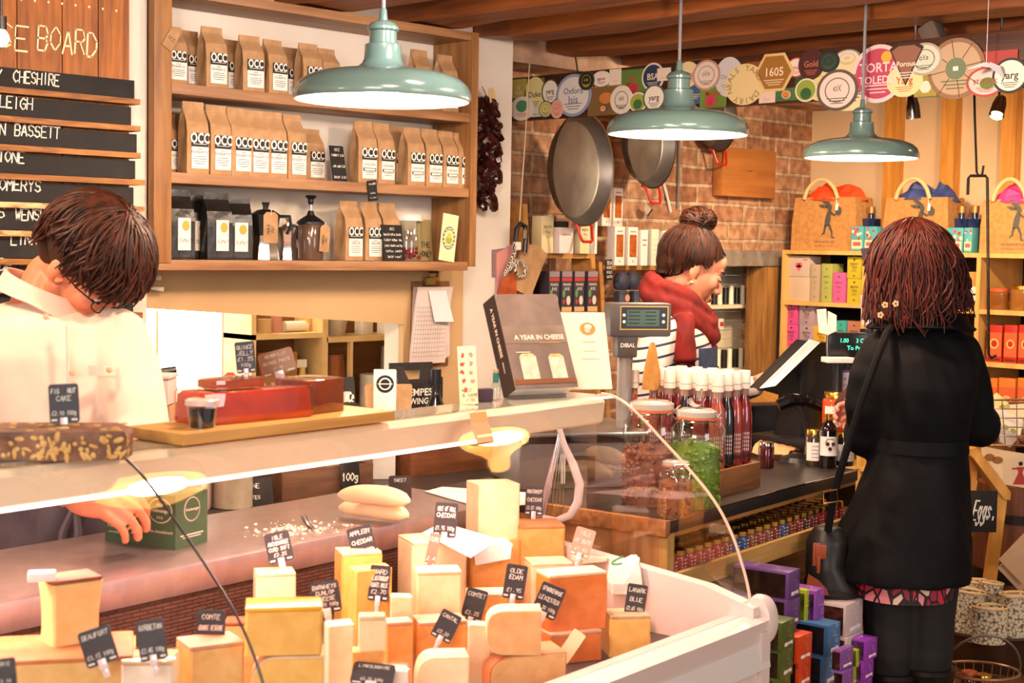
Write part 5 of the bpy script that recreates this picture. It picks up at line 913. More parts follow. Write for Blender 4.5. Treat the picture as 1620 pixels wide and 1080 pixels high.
# till
q = atd(1262, 600, 4.2); t = thing('till', 'black touch screen till with a white sheet stuck on its slanted screen', 'till', (q.x, q.y, KZ), 0); o5 = V((q.x, q.y, KZ))
def pl3(pts, d): return [atd(x, y, d_) - o5 for (x, y), d_ in zip(pts, d)]
a = pl3([(1206, 616), (1280, 540), (1345, 545), (1310, 645)], (4.16, 4.24, 4.42, 4.32)); n_ = (a[1] - a[0]).cross(a[3] - a[0]).normalized(); n_ = n_ if n_.dot(V((-S2, -S2, 0))) < 0 else -n_
b = B(); k = n_ * .05; b.add(a + [v + k for v in a], [(0, 1, 2, 3), (7, 6, 5, 4), (0, 4, 5, 1), (1, 5, 6, 2), (2, 6, 7, 3), (3, 7, 4, 0)]); b.build('screen_housing', mat('till_black', '#131314', rough=.3), t)
c = pl3([(1203, 614), (1282, 537), (1297, 541), (1226, 610)], (4.16, 4.24, 4.25, 4.16)); b = B(); b.add([v - n_ * .002 for v in c] + [v + n_ * .004 for v in c], [(0, 1, 2, 3), (7, 6, 5, 4), (0, 4, 5, 1), (1, 5, 6, 2), (2, 6, 7, 3), (3, 7, 4, 0)]); b.build('white_sheet', WHITE, t)
b = B().box((.09, .06, .13), (.1, .1, .26), 0, None, .01, .7); b.box((.10, .07, .02), (.2, .2, .04), 0, None, .01); b.build('stand', DARKPL, t)
q = atd(1340, 545, 4.1); t = thing('customer_display', 'black pole display with glowing green digits facing the customer', 'display', (q.x, q.y, KZ), -45); h_ = q.z - KZ; b = B().box((0, 0, h_), (.11, .04, .068), 0, None, .006); b.build('head', mat('till_black', '#131314'), t); b = B(); F = front(0, -.0212, h_); b.text('1.00     3 C', .016, 0, F @ T(.008, .012, 0), .01, sx=.9); b.text('To Pay', .016, 0, F @ T(.018, -.008, 0), .01); b.build('digits', mat('green_digits', '#3fe8a8', emit='#46f0b0', es=1.6), t); B().cyl((0, 0, 0), .012, h_, 0, 12).build('pole', DARKPL, t)
q = atd(1326, 569, 4.05); tag(B().box((0, 0, 0), (.08, .05, .014), 0, None, .002).build('note_pad', WHITE, None, (q.x, q.y, q.z), -35), 'white note pad on a ledge under the green digit display', 'pad'); B().cyl((0, 0, KZ), .014, q.z - KZ - .006, 0, 12).build('pad_stand', DARKPL, None, (q.x, q.y, 0)); tag(bpy.data.objects['pad_stand'], 'thin black stand carrying the white note pad', 'stand')
t = thing('paper_windmill', 'white folded card figure on a thin stick before the till display', 'decoration', (q.x, q.y, q.z + .008), -45); o6 = q + V((0, 0, .008)); dd = (o6 - CAM).dot(_F); R45 = Mx.Rotation(math.radians(45), 4, 'Z'); P_ = lambda x, y, o=0: R45 @ (atd(x, y, dd + o) - o6)
b = B().prism([(p.x, p.z) for p in (P_(1291, 489), P_(1306, 488), P_(1309, 529), P_(1295, 526))], .0015, 0, rot(90)); b.prism([(p.x, p.z) for p in (P_(1308, 491), P_(1322, 498), P_(1322, 523), P_(1308, 530))], .0015, 0, T(0, -.004, 0) @ rot(90)); b.build('card', WHITE, t); a = P_(1309, 525); B().tube([(a.x, 0, 0), (a.x, 0, a.z)], .0015, 6).build('stick', CHROME, t)
q = atd(1343, 604, 4.08); F = front(0, 0, 0); b = B().box((0, 0, 0), (.085, .002, .065), 0, None); b.rect(-.042, .042, .026, .0325, .0012, 2, F); b.text('THE SC', .011, 1, F @ T(-.008, .008, .0012)); b.text('DOUGH', .011, 1, F @ T(-.004, -.010, .0012)); tag(b.build('sign_card', [mat('lilac_card', '#ddcdd6'), BLACK, mat('violet_ink', '#7a4a9a')], None, q, -45), 'small lilac card with black writing leaning behind the orange jar', 'sign')
# jars by the till
def jpos(px, py, o=.0): q = onz(px, py, KZ); return V((q.x, q.y, KZ))
q = atd(1287, 733, 3.98); smalljar('jar of dark pickle with gold lid and white label left of the dark bottle', V((q.x, q.y, KZ)), .024, .098, GJ('#3a2a18'), GOLD, WHITE, (.15, .65))
q = atd(1335, 730, 3.99); smalljar('gold lidded jar with white label right of the dark bottle', V((q.x, q.y, KZ)), .026, .09, GJ('#2a1c14'), GOLD, WHITE, (.15, .65))
q = atd(1309, 738, 3.94); t = thing('dark_bottle', 'dark bottle with a white label of three purple berries beside the till', 'bottle', (q.x, q.y, KZ), -45); B().lathe([(.023, 0), (.0245, .004), (.0245, .098), (.02, .112), (.0115, .122), (.011, .130)], 20).build('glass', GJ('#170a0c'), t); B().lathe([(.0125, .128), (.0125, .143), (0, .144)], 16).build('cap', GOLD, t)
b = B(); n = 12; vs = [(.0249 * math.cos(-PI / 2 - 1.2 + 2.4 * i / n), .0249 * math.sin(-PI / 2 - 1.2 + 2.4 * i / n), z) for i in range(n + 1) for z in (.034, .085)]; b.add(vs, [(2 * i, 2 * i + 2, 2 * i + 3, 2 * i + 1) for i in range(n)], 0, None, True)
for x, z in ((-.007, .066), (.008, .066), (.0, .053)): b.disc((x, z, .0), .0052, 1, 14, front(0, -.0262, 0)); 
b.tube([(-.014, -.0255, .07), (-.008, -.0255, .08), (.008, -.0255, .08), (.014, -.0255, .07)], .0009, 5, 2); b.build('label', [WHITE, mat('berry_ink', '#4a1a26'), mat('leaf_green', '#5a8a5a')], t)
q = atd(1322, 682, 4.02); t = smalljar('large jar of orange preserve with gold lid and white label held by the customer', V((q.x, q.y, q.z)), .038, .108, GJ('#c8481a'), GOLD, WHITE, (.15, .65))
carton('card_box', 'dark card box under the jar of orange preserve', 'box', (q.x, q.y, KZ), .07, .06, q.z - KZ - .001, flat('#2a211c'), rz=-45)
b = B().box((0, 0, .05), (.16, .1, .10), 0, None, .01); tag(b.build('card_terminal', DARKPL, None, (onz(1262, 705, KZ).x + .12, onz(1262, 705, KZ).y + .2, KZ), -20), 'black printer box in the shadow behind the scanner', 'printer')
# ------------------------------------------------------------------ stacks of biscuit boxes on a low plinth
PLZ = .44; pl_ = thing('low_plinth', 'low wooden plinth under the stacked biscuit boxes', 'plinth', (2.82, 1.72, 0), 8.5); B().box((0, 0, PLZ - .02), (.62, .42, .04), 0, None, .004).build('top', PINE, pl_)
for sx in (-1, 1):
    for sy in (-1, 1): B().box((sx * .27, sy * .17, (PLZ - .04) / 2), (.05, .05, PLZ - .04)).build('leg', PINE, pl_)
def bisc(label, c, w, d, h, col, top, side, rz, group, brand='hefs', win=True):
    t = thing('biscuit_box', label, 'box', c, rz, group); m = mat('box_' + col[1:], col, rough=.35, coat=.2); b = B().box((0, 0, h / 2), (w, d, h), 0, None, .0015); b.build('carton', m, t); b = B()
    F = front(0, -d / 2 - .0006, h / 2); b.chalk(brand, h * .30, 0, F @ rot(0, 0, 90) @ T(h * .08, -w * .12, 0), .1); b.rect(-w * .26, w * .36, -h * .38, -h * .25, 0, 1, F); b.disc((0, 0, 0), w * .30, 0, 20, T(0, 0, h + .0006), 1.7 * min(1, d / w * .5)); b.disc((0, 0, .0003), w * .25, 2, 20, T(0, 0, h + .0006), 1.7 * min(1, d / w * .5)); b.build('print', [mat('print_' + top[1:], top), WHITE, m], t)
    if win: b = B().box((-w / 2 - .0006, d * .02, h * .48), (.0012, d * .92, h * .86), 0); b.build('window', mat('box_window_' + side[1:], side, '#1a120e', 30, .12, coat=.8), t)
    return t
def bstack(px, py, d, n, h, w, dp, col, top, side, rz, nm, jit=3, zb=None):
    p = atd(px, py, d); rz_ = math.radians(rz); ux, uy = V((math.cos(rz_), math.sin(rz_), 0)), V((-math.sin(rz_), math.cos(rz_), 0)); base = V((p.x, p.y, 0)) + ux * w / 2 + uy * dp / 2; rn = random.Random(nm); zt = p.z; k = 0
    nn = max(n, int((zt - PLZ) / h)); hh = (zt - PLZ) / nn
    for k in range(nn):
        pos = ['top', 'second from the top', 'third from the top', 'fourth from the top', 'fifth from the top', 'sixth from the top', 'seventh from the top', 'eighth from the top'][min(k, 7)]
        off = ux * rn.uniform(-.008, .008) + uy * rn.uniform(-.008, .008); bisc(f'{nm} biscuit box, {pos} of its stack', base + off * (k > 0) + V((0, 0, zt - (k + 1) * hh)), w, dp, hh, col, top, side, rz + rn.uniform(-jit, jit), f'{nm} biscuit boxes')
bstack(1247, 906, 3.22, 4, .058, .058, .135, '#5c3a78', '#8a6aa0', '#2b1c16', 8, 'dark purple')
bstack(1236, 986, 3.05, 4, .058, .062, .13, '#4a5a24', '#8a8a4a', '#3a2c20', 8, 'olive green')
bstack(1264, 1008, 3.2, 4, .056, .066, .12, '#c8401c', '#e07a4a', '#2b1c16', 8, 'orange red')
bstack(1312, 990, 3.36, 1, .058, .062, .17, '#3f6f9c', '#9ab8d0', '#1d2a36', 8, 'blue')
bstack(1331, 1030, 3.28, 4, .055, .062, .02, '#7a4a98', '#a88ac0', '#2b1c16', 8, 'violet')
bstack(1372, 1014, 3.5, 3, .1, .06, .10, '#8a3aa8', '#c080d8', '#5a2a70', 8, 'bright violet')
bstack(1356, 1028, 3.5, 3, .1, .022, .06, '#9aa82a', '#d8d84a', '#5a6a1a', 8, 'lime green'); bstack(1290, 935, 3.4, 3, .1, .05, .08, '#8a4aa0', '#c080d8', '#5a2a70', 8, 'pale violet', 2); bstack(1276, 934, 3.4, 3, .1, .022, .08, '#a8b03a', '#d8d84a', '#5a6a1a', 8, 'yellow green', 2)
bstack(1338, 958, 3.5, 3, .12, .1, .1, '#c9b8b4', '#e0d4d0', '#6a3a30', 8, 'pale pink', 2)
# ================================================================== brick wall: pans, plaque, ladder shelves, niche
PANM = mat('pan_steel', '#85807a', '#6a6560', 6, .42, metal=.8); PANR = mat('pan_rim', '#8a8078', rough=.25, metal=1); REDH = mat('red_handle', '#c01f1c', rough=.35)
def pan(label, cx, cy, Y, r, turn, hang=True):
    q = onY(cx, cy, Y); t = thing('paella_pan', label, 'pan', q, turn); n = 48; M = rot(90)
    B().lathe([(0, 0), (r * .84, 0), (r * .87, .004), (r * .985, .045), (r * 1.0, .046)], n, 0, M, 1, 1, False).build('pan', PANM, t)
    B().lathe([(r * .985, .046), (r * 1.015, .048), (r * 1.015, .041), (r * .99, .040)], n, 0, M, 1, 1, False).build('rim', PANR, t)
    for a in (-90, 90):
        A = M @ rot(0, 0, a); b = B(); b.tube([A @ V((r * .96, -.052, .034)), A @ V((r * 1.0, -.05, .052)), A @ V((r + .052, -.036, .066)), A @ V((r + .058, -.028, .066)), A @ V((r + .058, .028, .066)), A @ V((r + .052, .036, .066)), A @ V((r * 1.0, .05, .052)), A @ V((r * .96, .052, .034))], .0052, 8); b.build('handle', REDH, t)
    if hang: B().tube([(0, -.03, r + .05), (0, .0, 2.19 - q.z)], .003, 5).build('hook', DARKPL, t)
    return t
pan('largest black paella pan with red handles hanging on the brick wall', 907, 268, 3.70, .204, 10)
pan('medium black paella pan with red handles hanging behind the middle lamp', 1016, 226, 3.72, .173, 8)
pan('small black paella pan with red handles high on the brick wall', 1123, 186, 3.92, .142, 5)
q0, q1 = onY(1135, 274, 3.92), onY(1220, 274, 3.92); z0, z1 = onY(1178, 312, 3.92).z, onY(1178, 236, 3.92).z
t = thing('wooden_plaque', 'square brown wooden plaque fixed on the brick wall', 'plaque', ((q0.x + q1.x) / 2, 3.92, (z0 + z1) / 2)); b = B().box((0, 0, 0), (q1.x - q0.x, .05, z1 - z0), 0, None, .004); b.build('board', wood('plaque_wood', '#b5773a', '#95592a', 0, 5), t)
b = B(); F = front(0, -.0262, 0)
for k in range(3): b.disc((0, .02 - .02 * k, 0), .07 - .01 * k, 0, 20, F, .18)
b.build('faded_mark', mat('faded_mark', '#a5692f'), t)
b = B(); a, c = onY(1053, 330, 3.94), onY(1060, 205, 3.94); b.tube([(onY(1050, 290, 3.94).x, 3.94, onY(1050, 290, 3.94).z), (onY(1056, 318, 3.94).x, 3.935, onY(1056, 318, 3.94).z), (onY(1061, 335, 3.94).x, 3.94, onY(1061, 335, 3.94).z)], .006, 6); tag(b.build('white_cable', WHITE), 'short white cable curving on the bricks beside the medium pan', 'cable')
b = B().tube([onY(1075, 200, 3.94), onY(1074, 260, 3.935), onY(1072, 330, 3.94)], .005, 6); tag(b.build('grey_cable', mat('grey_flex', '#75777a')), 'dark grey cable running down the bricks below the middle lamp', 'cable')
q = onY(1024, 332, 3.9); b = B().prism([(.024 * math.cos(a * PI / 8), .018 * math.sin(a * PI / 8)) for a in range(16)], .002, 0, rot(90) @ rot(0, 0, -25)); b.rect(-.02, .02, -.004, .004, .0025, 1, rot(90) @ rot(0, 0, 45) @ T(.004, -.018, 0)); b.tube([(0, 0, .015), (-.005, 0, .06)], .001, 4, 0)
tag(b.build('swing_tag', [mat('tag_greyish', '#b5a590'), BLACK], None, q), 'small greyish swing tag dangling under the medium pan', 'tag')
# ladder shelf
def ladder(label, px0, px1, Y, zs, ztop, m, dep=.2):
    x0, x1 = onY(px0, 400, Y).x, onY(px1, 400, Y).x; t = thing('ladder_shelf', label, 'shelf', ((x0 + x1) / 2, Y, 0)); w = x1 - x0
    for sx in (-1, 1): B().loft([[(sx * w / 2 - .011, -.10, 0), (sx * w / 2 + .011, -.10, 0), (sx * w / 2 + .011, .16, 0), (sx * w / 2 - .011, .16, 0)], [(sx * w / 2 - .011, .04, ztop), (sx * w / 2 + .011, .04, ztop), (sx * w / 2 + .011, .12, ztop), (sx * w / 2 - .011, .12, ztop)]], 0, None, False).build('side', m, t)
    for z in zs: f = z / ztop; B().bx(-w / 2, w / 2, -.10 + .14 * f, .16 - .04 * f, z - .018, z).build('shelf_board', m, t)
    return t, (x0 + x1) / 2
z1_, z2_ = onY(900, 401, 3.7).z, onY(900, 493, 3.7).z
lt, lx = ladder('pale ladder shelf of tea and biscuits leaning on the brick wall', 842, 946, 3.74, (.45, .8, z2_, z1_), onY(838, 322, 3.74).z, PINE)
def pbox(label, px, w, d, h, z, Y, col, name='tea_box', cat='box', deco=None, rz=0, ink='#4a4030', group=None, lines=3, title=None):
    q = onY(px, 400, Y); b = B().box((0, 0, h / 2), (w, d, h), 0, None, .0015); F = front(0, -d / 2 - .0007, h / 2)
    if deco == 'tea':
        b.text('WINTER', h * .1, 1, F @ T(0, h * .14, 0)) if False else None
        b.text('BREW', w * .26, 1, F @ T(0, h * .2, 0)); b.text('TEA', w * .26, 1, F @ T(0, h * .06, 0)); b.text('CO', w * .22, 1, F @ T(0, -h * .06, 0))
    elif deco == 'bis': b.rect(-w / 2, w / 2, h * .26, h * .34, 0, 2, F); b.rect(-w / 2, w / 2, h * .36, h * .5, 0, 4, F); b.text('PEAKED', w * .22, 1, F @ T(0, h * .17, .0004), .02); b.text('RYE', w * .28, 1, F @ T(0, h * .06, .0004), .02); b.disc((-w * .3, -.05 * h, .0003), w * .14, 3, 12, F, 2); b.disc((w * .16, -h * .22, .0003), w * .2, 1, 14, F, 1.6); b.disc((-w * .28, -h * .25, .0004), w * .12, 2, 12, F, 1.4); b.rect(-w / 2, w * .5, -h * .5, -h * .38, .0002, 5, F)
    elif deco == 'win': b.rect(-w * .36, w * .36, -h * .28, h * .30, 0, 2, F); b.rect(-w * .3, w * .3, h * .36, h * .40, 0, 1, F); b.rect(-w * .06, w * .06, -h * .42, -h * .36, 0, 1, F)
    elif deco == 'plain':
        for k in range(lines): ww = w * (.32 - .06 * (k % 2)); b.rect(-ww, ww, h * (.2 - .14 * k), h * (.235 - .14 * k), 0, 1, F)
        if title: b.disc((0, -h * .02, 0), w * .3, 3, 16, F, .9)
    return tag(b.build(name, [flat(col), flat(ink), mat('box_red', '#b5352a'), mat('box_green', '#5a8a4a'), mat('box_grey', '#8a7a80'), mat('box_buff', '#c9a06a')], None, (q.x, Y, z), rz), label, cat, group)
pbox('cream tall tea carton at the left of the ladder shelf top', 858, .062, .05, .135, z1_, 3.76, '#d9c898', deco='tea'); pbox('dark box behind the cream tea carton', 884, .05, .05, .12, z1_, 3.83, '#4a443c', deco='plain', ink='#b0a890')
pbox('pale pink mug box on the ladder shelf top', 888, .075, .05, .095, z1_, 3.745, '#e0cfc8', 'mug_box', deco='plain', ink='#8a7a78', lines=1); pbox('cream carton under the largest pan handle', 918, .052, .045, .125, z1_, 3.76, '#dccf9f', deco='tea'); pbox('thin white book at the end of the ladder shelf top', 933, .014, .06, .12, z1_, 3.75, '#e6e0d4', 'thin_book', 'book')
for k, px in enumerate((872, 892, 912, 933)): pbox(f'purple and green biscuit carton, {nth(k, 4)} of four on the lower ladder shelf', px - 2, .054, .05, .148, z2_, 3.73, '#3a3440', 'biscuit_carton', deco='bis', ink='#c9c4b4', group='four biscuit cartons')
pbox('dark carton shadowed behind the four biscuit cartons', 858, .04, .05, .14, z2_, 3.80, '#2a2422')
# second shelf with pouches and cans
zs1, zs2 = onY(1000, 420, 3.78).z, onY(1000, 480, 3.78).z
lt2, _x = ladder('second pale shelf rack of pouches behind the server', 963, 1060, 3.80, (.4, .8, zs2, zs1), zs1 + .012, PINE)
for k, (px, lb) in enumerate(((974, 'left'), (995, 'middle'))): pbox(f'white pouch with an orange window, {lb} one on the shelf behind the server', px, .058, .04, .15, zs1, 3.80, '#efe6d8', 'snack_pouch', 'pouch', 'win', ink='#a89a80').data.materials[2] = mat('orange_window', '#c0692a', '#8f4618', 60, .4)
for k, (px, lb) in enumerate(((954, 'behind the pan handle'), (972, 'above the white pouches'))): o = pbox(f'upper white pouch with an orange window {lb}', px, .055, .03, .15, zs1 + .152, 3.86, '#efe6d8', 'snack_pouch', 'pouch', 'win', ink='#a89a80'); o.data.materials[2] = MATS['orange_window']
pbox('slim white carton beside the pouches', 1013, .042, .04, .14, zs1, 3.80, '#efe9df', 'slim_carton', 'box', 'plain', ink='#c05a4a', lines=2); pbox('first milky film bag at the shelf end behind the server', 1030, .045, .04, .145, zs1, 3.81, '#dfe0c8', 'film_bag', 'bag', 'plain', ink='#c9d0a8', lines=4); pbox('second milky film bag at the shelf end behind the server', 1048, .045, .04, .14, zs1, 3.82, '#e8e6d6', 'film_bag', 'bag', 'plain', ink='#c9d0a8', lines=2)
q = onY(964, 441, 3.70); chalk_sign('narrow black chalk strip hanging on the edge of the ladder shelf', (q.x, 3.70, q.z - .005), .036, .078, ['TEA', 'MUGS', 'MILK', 'OATS'], 0, 0, 3)
rn = random.Random(31)
for k, (px, Y, s_) in enumerate(((983, 3.80, 1), (1000, 3.83, 1.05))):
    q = onY(px, 440, Y); b = B(); R = []
    for i in range(6): f = i / 5; rr = .038 * s_ * math.sin(PI * (.15 + .75 * f)) ** .5; R.append([(rr * math.cos(a * PI / 5) * rn.uniform(.88, 1.1), rr * .8 * math.sin(a * PI / 5), f * .068) for a in range(10)])
    b.loft(R); tag(b.build('dark_blue_bundle', mat('navy_bundle', '#3a3c4e', '#26283a', 20, .6), None, (q.x, Y, zs2 + .052)), f'{["front", "back"][k]} dark blue soft bundle on the lower shelf behind the server', 'bundle')
for k, px in enumerate((980, 1003)):
    q = onY(px, 470, 3.78); t = smalljar(f'{["left", "right"][k]} dark tin with a pink round label on the lower shelf behind the server', V((q.x, 3.77, zs2)), .030, .05, mat('navy_tin', '#3c3f4c', rough=.3), mat('navy_tin', '#3c3f4c'), None, name='tin'); t.rotation_euler.z = 0; b = B().disc((0, .024, 0), .014, 0, 14, front(0, -.031, 0)); b.build('label', mat('pink_spot', '#d9927c'), t)
# niche with white slats and bottles
t = thing('slatted_niche', 'white slatted bottle niche in the brick wall beside the timber post', 'shelf', (5.28, 4.16, 0)); o7 = V((5.28, 4.16, 0)); CRM = mat('cream_slat', '#e0d6b8', rough=.6); b = B()
for k in range(26): z = .42 + k * .042; b.bx(5.2, 5.9, 4.17 - .006 * (k % 2), 4.18, z, z + .040)
part(t, o7, 'slats', CRM, b); t['note'] = ''; del t['note']
nz = [onY(1150, y, 4.1).z for y in (481, 552, 585)]
nz = [onY(1150, 481, 4.08).z, onY(1150, 582, 4.08).z]
for z in nz: part(t, o7, 'shelf_board', CRM, B().bx(5.2, 5.86, 4.02, 4.165, z - .016, z))
for r, z in enumerate(nz):
    for k in range(9):
        px = 1112 + k * 9; q = onY(px, 460, 4.08)
        if k % 2 == 0: can(f'dark bottle, {nth(k // 2, 5)} on the {["upper", "lower"][r]} niche shelf', px, 460, 4.09, z, .017, .075 if r == 0 else .085, mat('niche_bottle', '#1d1a16', rough=.2), 'niche_bottle', 'bottle', .014, 'dark bottles in the niche')
        else: can(f'white topped bottle, {nth(k // 2, 4)} on the {["upper", "lower"][r]} niche shelf', px, 460, 4.07, z, .012, .085 if r == 0 else .09, mat('niche_white', '#e6dfc8', rough=.4), 'niche_bottle', 'bottle', .010, 'white bottles in the niche')
q = onY(1178, 512, 4.06); b = B().box((0, 0, 0), (.03, .01, .05), 0); b.box((0, -.0055, 0), (.024, .001, .02), 1); tag(b.build('small_packet', [WHITE, MATS['box_red']], None, (5.44, 4.10, q.z)), 'small white packet with a red band hanging in the niche', 'packet')
carton('pale_crate', 'pale wooden box standing below the timber post', 'box', (5.40, 3.80, .70), .1, .12, .22, PINE); carton('low_cupboard', 'low dark cupboard under the pale wooden box at the brick wall', 'cupboard', (5.28, 3.78, 0), .35, .16, .70, DARKW)
# things hanging at the white wall end
q = onY(836, 62, 3.80); b = B(); a, c = onY(840, 62, 3.76), onY(822, 350, 3.64); b.tube([a, a.lerp(c, .5) + V((.002, 0, 0)), c], .0022, 6); tag(b.build('hanging_string', mat('cord_cream', '#c9b898'), None), 'thin pale cord hanging straight down beside the white wall end', 'cord')
q = onY(815, 420, 3.62); t = thing('lead_handle', 'black and white rope loop with a black clip hanging on the thin cord', 'rope', V((q.x, 3.60, q.z)))
def hp_(x, y, Y=3.6): p = onY(x, y, Y); return V((p.x - q.x, Y - 3.60, p.z - q.z))
b = B().tube([hp_(816, 380), hp_(814, 400), hp_(806, 420), hp_(797, 436), hp_(806, 428), hp_(815, 412), hp_(824, 412), hp_(832, 424), hp_(830, 436), hp_(822, 438), hp_(816, 428), hp_(818, 412)], .0065, 8)
b.build('rope', mat('black_white_rope', '#111010', '#e0d6c4', 55, .7, kind='wave', lo=.52, hi=.6), t); b = B().tube([hp_(815, 382), hp_(817, 362), hp_(823, 354), hp_(831, 358), hp_(832, 378), hp_(830, 400)], .009, 10); b.build('strap', DARKPL, t); b = B().box(hp_(818, 389), (.022, .02, .028), 0, None, .003); b.build('white_tape', WHITE, t); b = B().lathe([(.007, 0), (.007, .003), (0, .004)], 12, 0, T(*hp_(828, 401, 3.585)) @ rot(90)); b.box(hp_(831, 370, 3.588), (.012, .004, .03), 0); b.build('buckle', CHROME, t)
for k, (pts, m_, lb, nm, Y) in enumerate(([[(828, 386), (848, 388), (862, 402), (836, 470), (800, 452)], KRAFT, 'tan paper bag hanging behind the rope loop', 'paper_bag', 3.63], [[(784, 400), (818, 382), (812, 420), (796, 470), (784, 470)], mat('pink_board', '#c98a84', rough=.6), 'pink board hanging behind the rope loop', 'pink_board', 3.645], [[(778, 395), (800, 392), (796, 436), (778, 438)], mat('mauve_card', '#8a6a6c', rough=.7), 'mauve card fixed on the white wall end', 'mauve_card', 3.648 ], [[(795, 440), (815, 430), (816, 475), (785, 475)], mat('orange_leather', '#b5582a', '#8a3e1c', 20, .45), 'orange leather strop hanging beside the white wall end', 'leather_strop', 3.62])):
    P = [onY(x, y, Y) for x, y in pts]; c = sum(P, V()) / len(P); b = B().prism([(p.x - c.x, p.z - c.z) for p in P], .012 if k == 0 else .005, 0, rot(90)); tag(b.build(nm, m_, None, c), lb, 'bag' if k == 0 else 'board' if k == 1 else 'card' if k == 2 else 'strap')
# ================================================================== label beam with cheese labels
LB = thing('label_beam', 'dark timber beam covered with round cheese labels below the joists', 'beam', (3.87, 2.4, 1.96)); B().box((0, 0, .075), (.034, 3.0, .155), 0, None, .003).build('timber', wood('label_beam_wood', '#4f2c18', '#331a0d', 1), LB)
XB = 3.852
def clabel(label, cx, cy, w, h, bg, ring=None, txt=None, ink='#3a3026', shape='round', extra=None, lift=0, spin=0, second=None):
    w, h = w * 1.12, h * 1.12; q = onX(cx, cy, XB); d = (q - CAM).dot(_F); hh = h * d / FPX / 2; ww = hh * (w / h) * 1.36; ww = w * d / FPX / 2 * 1.36
    F = rot(90) @ rot(0, 0, spin); b = B(); 
    if shape == 'round': pts = [(ww * math.cos(i * PI / 16), hh * math.sin(i * PI / 16)) for i in range(32)]
    elif shape == 'hex': pts = [(ww * math.cos(i * PI / 3), hh * math.sin(i * PI / 3) * 1.13) for i in range(6)]
    elif shape == 'wedge': pts = [(0, -hh), (ww * .95, hh * .75), (ww * .5, hh), (-ww * .5, hh), (-ww * .95, hh * .75)]
    else: pts = [(-ww, -hh), (ww, -hh), (ww, hh), (-ww, hh)]
    b.prism(pts, .002, 0 if not ring else 1, F); k = .86
    if ring: b.add([(x * k, y * k, .0024) for x, y in pts], [list(range(len(pts)))], 0, F)
    if txt:
        for i, l in enumerate(txt): sz = min(hh * .62 / max(1, len(txt) * .6), ww * 2.2 / max(1, len(l))); b.text(l, sz, 2, F @ T(0, hh * (.32 * (len(txt) - 1) / 2 * 1.2 - .42 * i), .003), .015)
    if second: b.disc((ww * second[0], hh * second[1], .0027), ww * second[2], 3, 16, F, hh / ww)
    if shape == 'round' and not txt and not second: b.add([(ww * .6 * math.cos(i * PI / 12) * q_, hh * .6 * math.sin(i * PI / 12) * q_, .0027) for q_ in (1, .92) for i in range(24)], [(i, (i + 1) % 24, 24 + (i + 1) % 24, 24 + i) for i in range(24)], 2, F); b.chalk('oxs'[:2 + len(label) % 2], hh * .3, 2, F @ T(0, hh * .1, .003), .14)
    for i in range(3):
        z = hh * (-.42 - .12 * i); x = ww * (.5 - .1 * i); b.rect(-x, x, z, z + hh * .04, .0029, 2, F)
    o = b.build('cheese_label', [flat(bg), flat(ring or bg), flat(ink), flat(second[3] if second else ink)], None, (XB - .0045 * (1 + lift), q.y, q.z), -90); return tag(o, label, 'label')
L = clabel
for a in [('green and red landscape card behind the pale yellow label', 838, 150, 44, 44, '#6a6a34', None, None, '#b03a2a', 'rect', None, -.3), ('dark red card with gold script behind the black crest', 942, 140, 30, 44, '#7a2a20', None, ['Roi'], '#d9b060', 'rect', None, -.3), ('mustard yellow card behind the white oval', 976, 150, 26, 40, '#b5902a', None, None, '#3a4a2a', 'rect', None, -.3), ('leaf green card behind the ship mark', 1022, 140, 30, 44, '#4f6a2a', None, None, '#d9c040', 'rect', None, -.3), ('blue and cream card behind the plain cream disc', 1100, 140, 34, 44, '#3f5a86', None, None, '#e0d0b0', 'rect', None, -.3), ('rust coloured card behind the yellow dairy disc', 1200, 120, 30, 40, '#8a4a24', None, None, '#e0c080', 'rect', None, -.3), ('deep green card behind the copper script label', 1285, 130, 40, 46, '#2f4a2a', None, None, '#c0a040', 'rect', None, -.3), ('brown checked card behind the martell disc', 1365, 120, 36, 60, '#6a4a34', None, None, '#c9a070', 'rect', None, -.3), ('grey green card behind the diagonal band disc', 1480, 120, 40, 60, '#5a6a50', None, None, '#c9c0a0', 'rect', None, -.3), ('red and white card behind the red banner disc', 1582, 105, 40, 44, '#a03a34', None, None, '#e6dac8', 'rect', None, -.3)]: L(*a)
